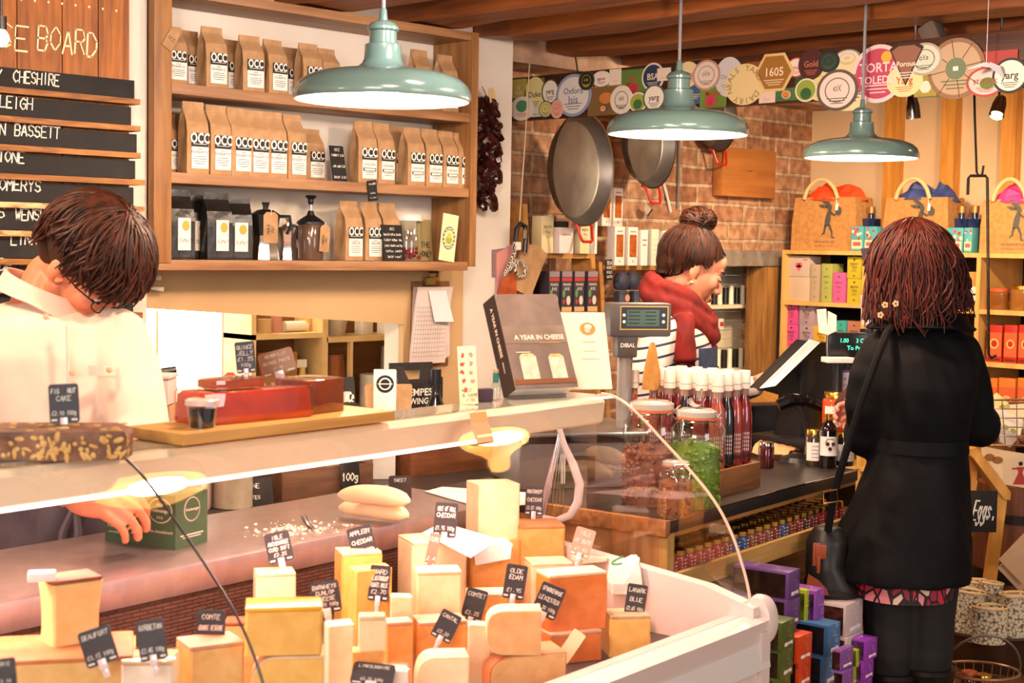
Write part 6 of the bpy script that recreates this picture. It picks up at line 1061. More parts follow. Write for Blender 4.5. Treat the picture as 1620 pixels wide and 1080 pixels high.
for a in [('olive and white square label at the left end of the beam', 823, 140, 20, 26, '#a89a4a', None, ['X'], '#e0d6c0', 'rect'), ('white label with a red and green patch at the lower left beam end', 828, 172, 34, 34, '#e0d2c4', None, None, '#b0403a', 'round', None, .3, 0, (0, .2, .5, '#4a8a5a')), ('pale yellow upright label near the left beam end', 848, 150, 30, 50, '#d6cb8a', None, ['Duke'], '#5a5a4a'), ('navy and white corner label under the pale yellow one', 851, 177, 20, 14, '#c9c4b8', None, None, '#2a3048', 'rect', None, .2),
          ('small round white label reading yarg with a dark leaf at the beam left', 873, 145, 25, 36, '#e6dccb', '#3a4038', ['yarg'], '#3a3a36', 'round', None, .4), ('small yellow and grey crest label beside the pink oval', 866, 173, 20, 24, '#c9bf6a', '#5a6670', None, '#5a6670', 'round', None, .6), ('pink oval label at the lower edge of the beam', 884, 173, 18, 26, '#dca08c', None, None, '#c07a6a', 'round', None, .8), ('big pale blue ringed label with handwriting near the largest pan', 910, 151, 50, 60, '#d6cfc6', '#8a94ac', ['Oxford', 'Isis'], '#6a7488', 'round', None, .7), ('small black round label with a gold crest', 931, 128, 22, 27, '#1c1f16', '#38402a', None, '#c9a850', 'round', None, 1),
          ('white label with bold red letters beside the black crest', 954, 125, 26, 22, '#e6dacb', None, ['egour'], '#b02a2a', 'round', None, .4), ('small blank cream square pinned on the beam top', 976, 122, 16, 22, '#e3d3bf', None, None, '#c9b49c', 'rect', None, .6), ('green and brown landscape label below the red letters', 958, 160, 46, 40, '#7a5a30', None, None, '#4a6a2a', 'rect', None, .1, 0, (.1, .2, .4, '#c97a3a')), ('orange round seal low on the landscape label', 957, 172, 10, 10, '#d9822a', '#2a3a6a', None, '#f0e0c0', 'round', None, .8), ('white oval label with a green band near the medium pan', 986, 158, 31, 40, '#e0d2bf', None, None, '#3a4a3a', 'round', None, .6), ('green label with red writing behind the white oval', 1003, 128, 34, 32, '#5a7a34', None, ['Brie', 'Meaux'], '#b5402a', 'rect'), ('red rosette label on the green one', 1004, 140, 14, 14, '#b0303a', None, None, '#7a1a24', 'round', None, .5),
          ('green and yellow landscape disc beside the second yarg label', 1012, 162, 24, 28, '#9aa03a', '#e0d8c4', None, '#3a6a34', 'round', None, .7, 0, (0, -.2, .5, '#3a6a34')), ('navy label with a white ship mark behind the middle lamp', 1035, 122, 30, 40, '#2a3350', '#d6cbb8', ['BSA'], '#d6cbb8', 'round', None, .2), ('small cream square over the navy label', 1053, 118, 18, 18, '#dfccb8', None, None, '#c0a890', 'rect', None, .6), ('round white label reading yarg with a green ring beside the middle lamp', 1038, 155, 30, 38, '#e6dccb', '#4a5a48', ['yarg'], '#3a3a36', 'round', None, .9), ('plain cream disc partly behind the middle lamp cord', 1090, 118, 30, 36, '#dfc898', None, ['gorgo'], '#b5603a', 'round', None, .1),
          ('white oval label with a small goat figure', 1120, 119, 36, 43, '#dcc8b8', '#b58a7c', None, '#8a7a5a', 'round', None, .5), ('green meaux label with a pink flower low on the beam', 1130, 148, 34, 40, '#6a8a34', None, ['Meaux'], '#b5402a', 'rect'), ('pink flower emblem on the green meaux label', 1126, 160, 14, 15, '#d0455a', None, None, '#a02a40', 'round', None, .4), ('pale blue ringed label half covered by the yellow dairy disc', 1155, 122, 36, 56, '#c9c4c0', None, ['Oxford'], '#7a8298', 'round', None, .2), ('yellow disc with letters round its edge reading neals yard dairy', 1181, 134, 50, 58, '#dcc48c', None, None, '#dcc48c', 'round', None, .9),
          ('brown six sided label reading 1605', 1228, 115, 50, 54, '#9a6a2a', '#d9b878', ['1605'], '#e6d2a8', 'hex', None, 1), ('white label with red lettering behind the six sided one', 1262, 107, 24, 28, '#e0d0c4', '#c04a44', ['our'], '#b02a2a', 'round', None, .3), ('dark brown round label with faint copper script', 1286, 102, 32, 44, '#4a2420', None, ['Gold'], '#b56a4a', 'round', None, .5), ('dark green small round label at the beam top', 1314, 98, 26, 30, '#2a3a30', '#1c2a22', None, '#4a5a48', 'round', None, .7), ('green and blue label strip below the six sided label', 1240, 150, 40, 18, '#4a6a3a', None, None, '#2a4a7a', 'rect', None, .1), ('small cream rectangle below the dairy disc', 1216, 152, 20, 20, '#dcc0b0', None, None, '#b59a8c', 'rect', None, .5), ('orange seal on the green and blue strip', 1246, 150, 11, 12, '#d9822a', '#c0c0b0', None, '#2a3a6a', 'round', None, .6),
          ('green field disc label left of the third lamp cord', 1278, 143, 27, 33, '#8a9a3a', '#d8d0b0', None, '#3a6a34', 'round', None, .8, 0, (0, -.3, .5, '#2f5a34')), ('pale yellow leaf shaped label behind the goat disc', 1300, 135, 34, 44, '#d9c88a', None, None, '#c9a850', 'round', None, .3), ('white round label with a line drawn goat at the beam middle', 1343, 93, 32, 26, '#d6cab8', '#8a8a70', None, '#9a9a7a', 'round', None, .4), ('cream disc reading martell and sons crossed by the lamp cord', 1345, 133, 66, 76, '#dcc996', None, ['MARTELL', '& SONS'], '#6a5a3a', 'round', None, .5, 0, (.3, .6, .14, '#d0632a')), ('white round label with a small cow drawing', 1328, 143, 50, 58, '#dccabc', '#5a5048', None, '#5a5048', 'round', None, 1.2), ('large pink and red round label with a white rim', 1392, 117, 62, 82, '#b5465a', '#e0c4c4', ['TORTA', 'TOLEDO'], '#e8ccd0', 'round', None, .7, 0, (.3, .55, .2, '#d9a83a')),
          ('wedge shaped brown label with white script', 1437, 102, 42, 60, '#8a5f4a', '#3a2420', ['Porous'], '#e8d8c0', 'wedge', None, 1.4), ('pale yellow disc under the wedge shaped label', 1434, 128, 42, 46, '#e0cf98', None, ['Yarg'], '#c0562a', 'round', None, .9), ('white disc with a diagonal green band', 1465, 94, 42, 46, '#d6cbb8', '#a89c88', None, '#2a5a34', 'round', None, 1.1), ('olive square label with a small white panel', 1467, 134, 26, 34, '#9a8a3a', None, None, '#e0d8c0', 'rect', None, .6, 0, (0, -.2, .5, '#ddd2b8')), ('large round woven pattern label divided into eight slices', 1515, 109, 66, 86, '#b59a7a', '#8a6a4a', None, '#5a6a48', 'round', None, .8, 0, (0, 0, .36, '#6a7a5c')), ('white disc with a red banner reading st tuck', 1562, 130, 44, 42, '#d9c0b4', '#b0403a', ['ST TUCK'], '#a02a2a', 'round', None, .9, 0, (.1, -.1, .4, '#5a7a3a')), ('large white round label reading yarg near the right frame edge', 1601, 120, 40, 50, '#e6dccb', '#2a2c26', ['yarg'], '#3a3a36', 'round', None, 1)]:
    L(*a)
o = bpy.data.objects
def ringtext(q, r, txt, m, px, size, sy=1.0):
    pass
for lab in list(bpy.data.objects):
    if lab.get('label', '').startswith('yellow disc with letters'):
        me = lab.data; b = B(); n = len(me.vertices); R_ = max(v.co.x for v in me.vertices); Hh = max(v.co.z for v in me.vertices); tx_ = 'NEALS YARD  DAIRY '
        for i, ch in enumerate(tx_):
            a = math.radians(200 - i * 360 / len(tx_)); b.text(ch, R_ * .36, 0, rot(90) @ T(R_ * .78 * math.cos(a), Hh * .78 * math.sin(a), .003) @ rot(0, 0, math.degrees(a) - 90))
        bm_ = bmesh.new(); bm_.from_mesh(me); vs_ = [bm_.verts.new(v) for v in b.v]
        for f in b.f:
            fc = bm_.faces.new([vs_[i] for i in f]); fc.material_index = 4
        me.materials.append(flat('#7a6a44')); bm_.to_mesh(me); bm_.free()
    if lab.get('label', '').startswith('large round woven'):
        me = lab.data; b = B(); R_ = max(v.co.x for v in me.vertices); Hh = max(v.co.z for v in me.vertices)
        for i in range(8): b.rect(R_ * .36, R_ * .96, -.0012, .0012, .0031, 0, rot(90) @ Mx.Diagonal((1, Hh / R_, 1, 1)) @ rot(0, 0, i * 45 + 10))
        b.rect(-.008, .008, -.006, .006, .0034, 1, rot(90)); bm_ = bmesh.new(); bm_.from_mesh(me); vs_ = [bm_.verts.new(v) for v in b.v]
        for f, mi in zip(b.f, b.m): fc = bm_.faces.new([vs_[i] for i in f]); fc.material_index = 4 + mi
        me.materials.append(flat('#5a3a24')); me.materials.append(WHITE); bm_.to_mesh(me); bm_.free()
# spot lamps under the beam, paper bird, stub of timber
for px, py, lit in ((1444, 172, 0), (1580, 170, 1)):
    q = onX(px, py, 4.02); t = thing('spot_lamp', 'small chrome spot lamp shining towards the gift bags' if lit else 'small chrome spot lamp hanging unlit in the shade under the beam', 'lamp', q, -45); M = rot(-28 if lit else 0, 22 if lit else -6)
    B().lathe([(.006, .04), (.014, .035), (.02, .01), (.022, -.03), (.020, -.03), (.017, .0), (0, .005)], 20, 0, M, caps=False).build('housing', CHROME, t); B().ell((0, 0, -.022), (.016, .016, .008), 0, 12, 6, M).build('bulb', mat('spot_bulb', '#ffffff', emit='#ffd08a', es=30) if lit else mat('dead_bulb', '#9a9080', rough=.2), t); B().tube([(0, 0, .035), (0, 0, 2.42 - q.z)], .004, 6).build('stem', CHROME, t)
q = onX(1560, 108, 3.79); t = thing('paper_bird', 'white paper bird with spread wings hanging before the label beam', 'decoration', q, -45); d = (q - CAM).dot(_F); s_ = d / FPX
b = B(); b.loft([[(-28 * s_, 0, -2 * s_), (-26 * s_, -.004, 0), (-27 * s_, .004, 1 * s_)], [(-8 * s_, -.012, 2 * s_), (-4 * s_, 0, 9 * s_), (-2 * s_, .02, 8 * s_)], [(4 * s_, -.012, 0), (4 * s_, 0, 9 * s_), (5 * s_, .02, 8 * s_)]], 0); b.loft([[(2 * s_, -.01, 2 * s_), (6 * s_, 0, 10 * s_), (8 * s_, .02, 8 * s_)], [(18 * s_, -.012, -10 * s_), (22 * s_, 0, 4 * s_), (23 * s_, .012, 2 * s_)], [(26 * s_, -.004, -15 * s_), (30 * s_, 0, -14 * s_), (29 * s_, .004, -13 * s_)]], 0); b.build('wings', mat('bird_white', '#e9e4e6', rough=.5), t); B().tube([(0, 0, 6 * s_), (0, 0, .2)], .001, 4).build('thread', WHITE, t)
q = onX(1480, 57, 4.0); tag(B().box((0, .0, 0), (.05, .055, .10), 0, None, .003, 1, rot(-28)).build('timber_bracket', mat('grey_timber', '#7a6a60', '#5c4e46', 10, .8), None, (4.0, q.y, q.z - .01)), 'short grey timber bracket slanting behind the label beam', 'bracket')
# ================================================================== cube shelving against the right wall
XF, XBk = 5.5, 5.86; BIRCH = wood('birch_ply', '#d9ae68', '#c4954c', 2, 5, .5, .05)
sh = thing('cube_shelving', 'pale wooden cube shelving full of tea and tins against the right wall', 'shelf', (5.68, 2.9, 0)); o8 = V((5.68, 2.9, 0))
zr = [.10, .34, .59, .83, 1.075, 1.283, 1.507]; yv = [3.81, 3.40, 2.88, 2.40, 1.95, 1.5]
for z in zr: part(sh, o8, 'shelf_board', BIRCH, B().bx(XF, XBk, yv[-1], yv[0] + .009, z - .018, z))
for i, y in enumerate(yv): part(sh, o8, 'upright', BIRCH, B().bx(XF + .001, XBk, y - .009, y + .009, .0, 1.489))
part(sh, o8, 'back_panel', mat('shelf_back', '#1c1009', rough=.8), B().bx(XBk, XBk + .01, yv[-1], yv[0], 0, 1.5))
def sbox(label, px0, px1, py0, py1, col, deco='tea', z=None, name='tea_box', dep=.09, ink='#3a302a', group=None, X=XF + .03, cat='box', title=None):
    a, c = onX(px0, (py0 + py1) / 2, X), onX(px1, (py0 + py1) / 2, X); zt = onX((px0 + px1) / 2, py0, X).z; zb = onX((px0 + px1) / 2, py1, X).z if z is None else z; w, h = abs(a.y - c.y), zt - zb
    b = B().box((0, 0, h / 2), (w * .97, dep, h), 0, None, .0015); F = front(0, -dep / 2 - .0007, h / 2)
    if deco == 'tea':
        b.disc((0, h * .36, 0), w * .07, 1, 8, F)
        for k, (l, s_) in enumerate((('BREW', .2), ('TEA', .22), ('CO', .2))): b.text(l, w * s_, 1, F @ T(0, h * (.16 - .15 * k), 0), .01)
        b.rect(-w * .06, w * .06, -h * .4, -h * .34, 0, 1, F)
    elif deco == 'heart': b.disc((-w * .06, .006, 0), w * .1, 2, 12, F); b.disc((w * .06, .006, 0), w * .1, 2, 12, F); b.add([(-w * .15, .003, 0), (0, -w * .2, 0), (w * .15, .003, 0)], [(0, 1, 2)], 2, F); b.rect(w * .2, w * .4, h * .3, h * .36, 0, 2, F)
    elif deco == 'tin': b.rect(-w * .48, w * .48, -h * .34, h * .30, 0, 3, F); b.disc((0, 0, .0003), w * .3, 4, 16, F, 1.1); b.disc((0, 0, .0005), w * .2, 0, 14, F, 1.1); b.rect(-w * .4, w * .4, -h * .46, -h * .40, 0, 1, F)
    elif deco == 'pat':
        rn = random.Random(label)
        for k in range(9): b.disc((rn.uniform(-.38, .38) * w, rn.uniform(-.1, .42) * h, .0002 + k * .0001), w * .11, 2 + k % 3, 8, F)
        b.rect(-w * .4, w * .4, -h * .42, -h * .06, .0012, 3, F); b.rect(-w * .3, w * .3, -h * .3, -h * .14, .0014, 2, F)
    elif deco == 'pouchlabel': b.rect(-w * .36, w * .36, -h * .36, h * .1, 0, 5, F); b.rect(-w * .22, w * .22, -h * .14, -h * .08, .0004, 1, F); b.rect(-w * .3, w * .3, -h * .36, -h * .28, .0004, 1, F)
    X_ = X + dep / 2; o = b.build(name, [flat(col, .4), flat(ink), mat('pink_heart', '#d0506a'), mat('cream_band' if deco != 'tin' else 'tin_band', '#e6cf98' if deco != 'tin' else '#c0582e'), mat('red_seal' if deco != 'tin' else 'tin_seal', '#b03a2a' if deco != 'tin' else '#dcae62'), WHITE], None, (X_, (a.y + c.y) / 2, zb), -90); return tag(o, label, 'box' if cat is None else cat, group)
S1, S2_, S3 = 1.283, 1.075, .83
sbox('lower grey tea box with faint flowers in the first cube', 1247, 1281, 438, 472, '#b9a690', 'plainx', S1); zt = onX(1264, 438, XF + .03).z
sbox('upper grey tea box with a pink heart in the first cube', 1247, 1281, 405, 438, '#b5a598', 'heart', zt + .001); sbox('silver beige tea box in the first cube', 1282, 1296, 418, 474, '#a8957c', 'tea', S1, ink='#7a6a5a'); sbox('pale green tea box in the first cube', 1299, 1316, 417, 474, '#9aa054', 'tea', S1, ink='#4a5a2a')
sbox('pink tea box with a purple band in the second cube', 1317, 1337, 431, 474, '#c85a90', 'tea', S1, ink='#5a2a4a'); z_ = onX(1351, 441, XF + .03).z; sbox('lower lime yellow tea box in the second cube', 1340, 1363, 441, 475, '#b5a82a', 'tea', S1); sbox('upper lime yellow tea box in the second cube', 1340, 1363, 406, 441, '#b5a82a', 'tea', z_ + .001)
z_ = onX(1252, 513, XF + .03).z; sbox('lower magenta tea box at the left of the third cube', 1241, 1262, 513, 546, '#c04a86', 'tea', S2_); sbox('upper magenta tea box at the left of the third cube', 1241, 1262, 479, 513, '#c04a86', 'tea', z_ + .001); sbox('lower mauve grey tea box beside the magenta boxes', 1264, 1288, 514, 546, '#a08a94', 'tea', S2_); sbox('upper mauve grey tea box beside the magenta boxes', 1264, 1288, 481, 514, '#a08a94', 'tea', z_ + .001); sbox('golden yellow box behind the till', 1287, 1312, 516, 546, '#d0a02a', 'tea', S2_, dep=.14); 
sbox('teal box in the cube behind the windmill card', 1322, 1338, 507, 546, '#3a9a94', 'tea', S2_); sbox('dusty pink box in the cube behind the windmill card', 1340, 1362, 508, 546, '#a8705c', 'tea', S2_); sbox('pink pot box low in the cube behind the till', 1238, 1258, 558, 600, '#d05a7a', 'tea', S3)
sbox('brown paper pouch with a cream label right of the customer', 1530, 1551, 430, 484, '#b98a4a', 'pouchlabel', S1, 'paper_pouch', .05, cat='pouch')
for k, (a_, b_) in enumerate(((1561, 1585), (1588, 1609), (1611, 1634))): sbox(f'red biscuit tin with round seal, {nth(k, 3)} of three beside the customer', a_, b_, 514, 572, '#a82a1e', 'tin', S2_, 'biscuit_tin', .09, '#5a1a14', 'red biscuit tins', cat='tin')
for k, (a_, b_) in enumerate(((1566, 1577), (1579, 1606), (1609, 1634))): sbox(f'orange biscuit tin, {nth(k, 3)} in the row behind the wire basket', a_, b_, 598, 650, '#c8702a', 'tin', S3, 'biscuit_tin', .09, '#6a3414', 'orange biscuit tins', cat='tin')
def xjar(label, px, z, r, h, m, lid, name='jar'):
    q = onX(px, 450, XF + .07); return smalljar(label, V((XF + .07, q.y, z)), r, h, m, lid, None, name=name)
xjar('tall honey coloured jar right of the customer', 1521, S1, .022, .14, GJ('#b07a3a'), GOLD); xjar('glass jar of brown preserve with a wire clip on the right shelving', 1581, S1, .042, .085, GJ('#7a4a20'), mat('red_lid', '#b0522a', rough=.3)); xjar('round honey jar at the right frame edge of the shelving', 1616, S1, .040, .10, GJ('#8a5a24'), GOLD)
xjar('dark jar at the bottom of the cube behind the basket', 1570, .83 - .24, .04, .1, GJ('#3a2010'), GOLD)
# gift bags, tissue, gin bottles, blue boxes on top of the shelving
JUTE = mat('jute_bag', '#b8874e', '#a5763e', 60, .85, bump=.3); INKG = mat('grey_ink', '#4a4a46')
HARE = [[(-.02, .062), (-.012, .066), (.012, .046), (.016, .038), (.014, .028), (.006, .03), (.0, .036), (-.004, .044), (-.02, .058)], [(-.03, .044), (-.014, .046), (.002, .04), (.0, .036), (-.016, .036)], [(.004, .032), (.012, .028), (.012, .0), (.006, -.016), (-.006, -.018), (-.008, -.004), (-.004, .014)], [(.01, .02), (.024, .012), (.034, .02), (.035, .026), (.024, .018), (.01, .028)], [(-.008, -.010), (-.012, -.034), (-.018, -.040), (-.018, -.044), (-.006, -.038), (-.002, -.016)], [(.004, -.014), (.014, -.034), (.016, -.050), (.026, -.052), (.026, -.048), (.020, -.046), (.020, -.032), (.010, -.008)]]
def giftbag(label, px0, px1, py0, tissue, nm):
    X = XF + .03; a, c = onX(px0, 390, X), onX(px1, 390, X); w = abs(a.y - c.y); h = onX((px0 + px1) / 2, py0, X).z - 1.508; t = thing('gift_bag', label, 'bag', (X + .08, (a.y + c.y) / 2, 1.508), -90); d = .15
    b = B(); R = []
    for f, kw, kd in ((0, 1, 1), (.5, .99, .98), (1, .93, .9)): x, y, z = w / 2 * kw, d / 2 * kd, h * f; R.append([(-x, -y, z), (x, -y, z), (x, 0, z), (x, y, z), (-x, y, z), (-x, 0, z)])
    b.loft(R, 0, None, False, False); b.add(R[0], [list(range(6))[::-1]]); b.build('bag', JUTE, t)
    b = B(); k = h / .19 * 1.25; F = front(w * .06, -d / 2 - .001, h * .52)
    for p in HARE: b.add([(x * k, y * k + .01, 0) for x, y in p], [list(range(len(p)))], 0, F)
    b.disc((.038 * k, .034 * k, .0005), .010 * k, 0, 12, F, 1.3); b.text('THE MARKETPLACE', .012, 0, front(w * .02, -d / 2 - .001, h * .16)); b.text('FINE CHEESE DELI & KITCHEN', .007, 0, front(w * .02, -d / 2 - .001, h * .08)); b.build('print', INKG, t)
    rn = random.Random(label); b = B(); n = 10
    def tis(u, v):
        a = u * 2 * PI; rr = (1 - .55 * v); ex = 1.05 if v < .6 else 1; return (w * .5 * rr * math.cos(a) * ex + rn.uniform(-.01, .01), d * .5 * rr * math.sin(a) + rn.uniform(-.008, .008), h * .94 + .075 * v ** .7 * (.75 + .35 * math.sin(a * 3 + 1)) + rn.uniform(-.008, .008))
    vs = []; 
    for j in range(5):
        for i in range(14): vs.append(tis(i / 14, j / 4))
    fs = [(j * 14 + i, j * 14 + (i + 1) % 14, (j + 1) * 14 + (i + 1) % 14, (j + 1) * 14 + i) for j in range(4) for i in range(14)] + [[4 * 14 + i for i in range(14)]]
    b.add(vs, fs, 0); b.build('tissue_paper', tissue, t)
    pts = [(-w * .30 + (w * .52) * f, -d / 2 - .004, h * .97 + .085 * math.sin(PI * f) ** .6) for f in [i / 12 for i in range(13)]]; B().tube(pts, .0085, 8).build('handle', mat('handle_cream', '#d6b27c', rough=.7), t)
    b = B().box((w * .22, -d / 2 - .008, h * .82), (.012, .003, .03), 0, None, 0, 1, rot(0, 8)); b.tube([(w * .2, -d / 2 - .006, h * .98), (w * .22, -d / 2 - .008, h * .84)], .0015, 4); b.build('swing_tag', WHITE, t); return t
giftbag('jute gift bag with orange tissue and a grey hare print on the shelving', 1250, 1352, 312, mat('orange_tissue', '#e8481c', rough=.6), 'o'); giftbag('jute gift bag with dark blue tissue behind the customer', 1394, 1498, 312, mat('blue_tissue', '#3a4a86', '#2a3668', 20, .6), 'b'); giftbag('jute gift bag with pink tissue at the right frame edge', 1548, 1650, 315, mat('pink_tissue', '#e83a86', rough=.6), 'p')
def gin(label, px, X=XF + .12):
    q = onX(px, 390, X); t = thing('gin_bottle', label, 'bottle', (X, q.y, 1.508), -90); B().box((0, 0, .07), (.062, .06, .14), 0, None, .006).build('glass', mat('cobalt_glass', '#16244a', rough=.08, coat=1), t); b = B().lathe([(.014, .14), (.013, .165)], 14); b.build('neck', MATS['cobalt_glass'], t); B().lathe([(.0165, .162), (.0165, .188), (.015, .19), (0, .19)], 14).build('stopper', mat('bronze_stopper', '#a8763a', rough=.35, metal=.5), t); return t
gin('square cobalt blue bottle between the first two gift bags', 1377); gin('left of two cobalt blue bottles before the pink tissue bag', 1520); gin('right of two cobalt blue bottles before the pink tissue bag', 1541)
for k, (a_, b_, lb) in enumerate(((1346, 1366, 'turquoise patterned box beside the orange tissue bag'), (1367, 1386, 'turquoise patterned box half behind the customer hair'), (1498, 1524, 'turquoise patterned box under the twin blue bottles'), (1525, 1538, 'narrow turquoise patterned box under the twin blue bottles'))): sbox(lb, a_, b_, 358 + k // 2 * 2, 396, '#4aa0a8', 'pat', 1.508, 'patterned_box', .06, group=None, X=XF + .005)
# ------------------------------------------------------------------ hanging twisted hook, wire basket and its pouches
IRON = mat('black_iron', '#1e1712', rough=.45, metal=.5); HD = 4.55
t = thing('twisted_hook', 'long twisted black iron hook hanging from the ceiling in front of the shelving', 'hook', atd(1546, 278, HD), -45); o9 = atd(1546, 278, HD); R45 = Mx.Rotation(math.radians(45), 4, 'Z'); H_ = lambda x, y: R45 @ (atd(x, y, HD) - o9)
B().tube([H_(1540, 60), H_(1542, 180), H_(1545, 272), H_(1549, 279), H_(1554, 275), H_(1556, 262)], .0035, 6).build('hanger', IRON, t); B().tube([H_(1531, 308), H_(1532, 282), H_(1535, 278), H_(1559, 278), H_(1562, 282), H_(1563, 400), H_(1564, 560), H_(1568, 566), H_(1576, 562)], .0045, 6).build('twisted_rod', mat('twisted_iron', '#2a2018', '#6a5a48', 150, .4, metal=.6, kind='wave', stretch=(0, 0, 1)), t)
WIRE = mat('copper_wire', '#b08a6a', rough=.35, metal=.8)
def wire_basket(label, c, rx, ry, h, k0=.8, n=20, rings=5, rz=0, tilt=0, handle=False):
    t = thing('wire_basket', label, 'basket', c, rz); M = rot(tilt); b = B()
    def rg(f): k = k0 + (1 - k0) * f; return [M @ V((rx * k * math.cos(2 * PI * i / 28), ry * k * math.sin(2 * PI * i / 28), h * f)) for i in range(28)]
    for j in range(rings): b.tube(rg(j / (rings - 1)), .0018, 5, 0, None, True, True)
    for i in range(n):
        a = 2 * PI * i / n; b.tube([M @ V((rx * k0 * math.cos(a), ry * k0 * math.sin(a), 0)), M @ V((rx * math.cos(a), ry * math.sin(a), h))], .0014, 5)
    for i in range(-4, 5): x = rx * k0 * i / 4.6; y = ry * k0 * (1 - (i / 4.6) ** 2) ** .5; b.tube([M @ V((x, -y, 0)), M @ V((x, y, 0))], .0014, 5)
    b.build('mesh', WIRE, t); B().tube(rg(1), .004, 6, 0, None, True, True).build('rim', WIRE, t)
    if handle: B().tube([M @ V((rx * math.cos(a), -ry * .1 - .05 * math.sin(a), h + handle * math.sin(a))) for a in [PI * i / 14 for i in range(15)]], .0032, 6).build('handle', mat('grey_wire', '#8a857c', rough=.3, metal=.8), t)
    return t
q = atd(1610, 705, 4.35); wire_basket('wire basket of snack packets hanging at the right frame edge', q, .16, .12, .13, .8, 24, 6, -45, -8); zq = q.z
rn = random.Random(17)
for k, (x, y, o_, c1, sz, lb) in enumerate(((1586, 676, 0, '#e6dcc8', .085, 'white triangular snack packet with green print in the wire basket'), (1612, 664, .05, '#dccba8', .085, 'cream snack packet behind in the wire basket'), (1572, 650, .06, '#d8c88a', .075, 'yellowish snack packet at the basket left'))):
    p = atd(x, y, 4.33 + o_); b = B().loft([[(-sz / 2, -.012, -sz * .5), (sz / 2, -.012, -sz * .5), (sz / 2, .012, -sz * .5), (-sz / 2, .012, -sz * .5)], [(-sz * .6, -.02, 0), (sz * .6, -.02, 0), (sz * .6, .02, 0), (-sz * .6, .02, 0)], [(-sz * .5, -.002, sz * .55), (sz * .5, -.002, sz * .55), (sz * .5, .002, sz * .55), (-sz * .5, .002, sz * .55)]], 0, rot(0, 25 - 30 * k), False)
    for i in range(3): b.disc(((i - 1) * sz * .3, sz * .05, 0), sz * .12, 1, 8, rot(0, 25 - 30 * k) @ front(0, -.022, 0), .6)
    tag(b.build('snack_packet', [flat(c1, .35), flat('#a8a83a')], None, p, -45), lb, 'packet')
b = B()
for k in range(46):
    a, rr = rn.uniform(0, 2 * PI), rn.uniform(0, .9); p = q + RGT * (.13 * rr * math.cos(a)) + FWD * (.09 * rr * math.sin(a)) + V((0, 0, rn.uniform(.008, .045))); b.ell(p, (.017, .015, .013), 0, 7, 5)
o = b.build('dried_fruit', mat('dried_fruit', '#8a5232', '#5a3018', 40, .5)); o['kind'] = 'stuff'; tag(o, 'brown dried fruit filling the bottom of the wire basket', 'dried fruit')
def atcard(lb, pts, d, m, deco=None, nm='picture_card'):
    P = [atd(x, y, d) for x, y in pts]; c = sum(P, V()) / 4; R_ = Mx.Rotation(math.radians(45), 4, 'Z'); Q = [R_ @ (p - c) for p in P]; b = B().prism([(p.x, p.z) for p in Q], .003, 0, T(0, .0015, 0) @ rot(90))
    if deco: deco(b)
    return tag(b.build(nm, m, None, c, -45), lb, 'card')
CARDM = [mat('picture_cream', '#dcc39c'), mat('dancer_red', '#a8302a'), mat('biscuit_brown', '#8a5a2a'), BLACK]
def dk1(b):
    for x, z in ((-.01, .02), (.015, .012), (.0, -.035)): b.disc((x, z, 0), .017, 2, 12, front(0, -.0022, 0), .7)
def dk2(b): F = front(0, -.0022, 0); b.add([(-.012, .01, 0), (.012, .01, 0), (.006, -.008, 0), (.022, -.045, 0), (-.022, -.045, 0), (-.006, -.008, 0)], [list(range(6))], 1, F); b.disc((0, .02, 0), .007, 3, 10, F); b.rect(-.026, -.01, .002, .007, .0003, 1, F); b.rect(.01, .026, .004, .009, .0003, 1, F); b.disc((.035, .015, 0), .012, 2, 10, F)
atcard('cream card with biscuit pictures under the wire basket', [(1552, 705), (1588, 712), (1588, 765), (1552, 752)], 4.6, CARDM, dk1); atcard('cream card with a red dancer drawing under the wire basket', [(1588, 712), (1640, 720), (1640, 775), (1588, 766)], 4.6, CARDM, dk2)
# ------------------------------------------------------------------ egg stand
ED = 4.5; t = thing('egg_stand', 'slanting pine egg stand with a small hanging chalkboard right of the customer', 'stand', atd(1560, 930, ED), -45); oA = atd(1560, 930, ED); E_ = lambda x, y, o=0: R45 @ (atd(x, y, ED + o) - oA); EP = wood('egg_pine', '#d9a04a', '#c08434', 2, 5)
def plank(b, pts, th, off=0): Q = [E_(x, y, off) for x, y in pts]; yy = Q[0].y; b.prism([(p.x, p.z) for p in Q], th, 0, T(0, yy + th, 0) @ rot(90))
b = B(); plank(b, [(1524, 712), (1545, 708), (1601, 779), (1600, 792), (1590, 790), (1540, 724)], .09); b.build('sloping_arm', EP, t)
b = B(); plank(b, [(1580, 770), (1594, 790), (1578, 940), (1560, 940)], .03, .02); b.build('leg', EP, t); b = B(); plank(b, [(1530, 724), (1545, 730), (1530, 935), (1518, 935)], .03, .07); b.build('leg', EP, t); b = B(); plank(b, [(1540, 724), (1546, 726), (1545, 790), (1538, 790)], .02, .06); b.build('strut', EP, t)
q = atd(1555, 808, ED - .06); o = chalk_sign('small hanging chalkboard with the word Eggs on the pine stand', (q.x, q.y, atd(1555, 842, ED - .06).z), .085, .125, [''], 0, -45); 
me = B(); me.box((0, .0625, -.002), (.085, .125, .004), 0, rot(90), .001); me.chalk('Eggs.', .058, 1, rot(90) @ T(.001, .066, .0008), .08, .2, .19); bpy.data.objects.remove(o); tag(me.build('egg_sign', [SLATE, CHALK], None, (q.x, q.y, atd(1555, 842, ED - .06).z), -45), 'small chalkboard with the word eggs hanging on the pine stand', 'sign')
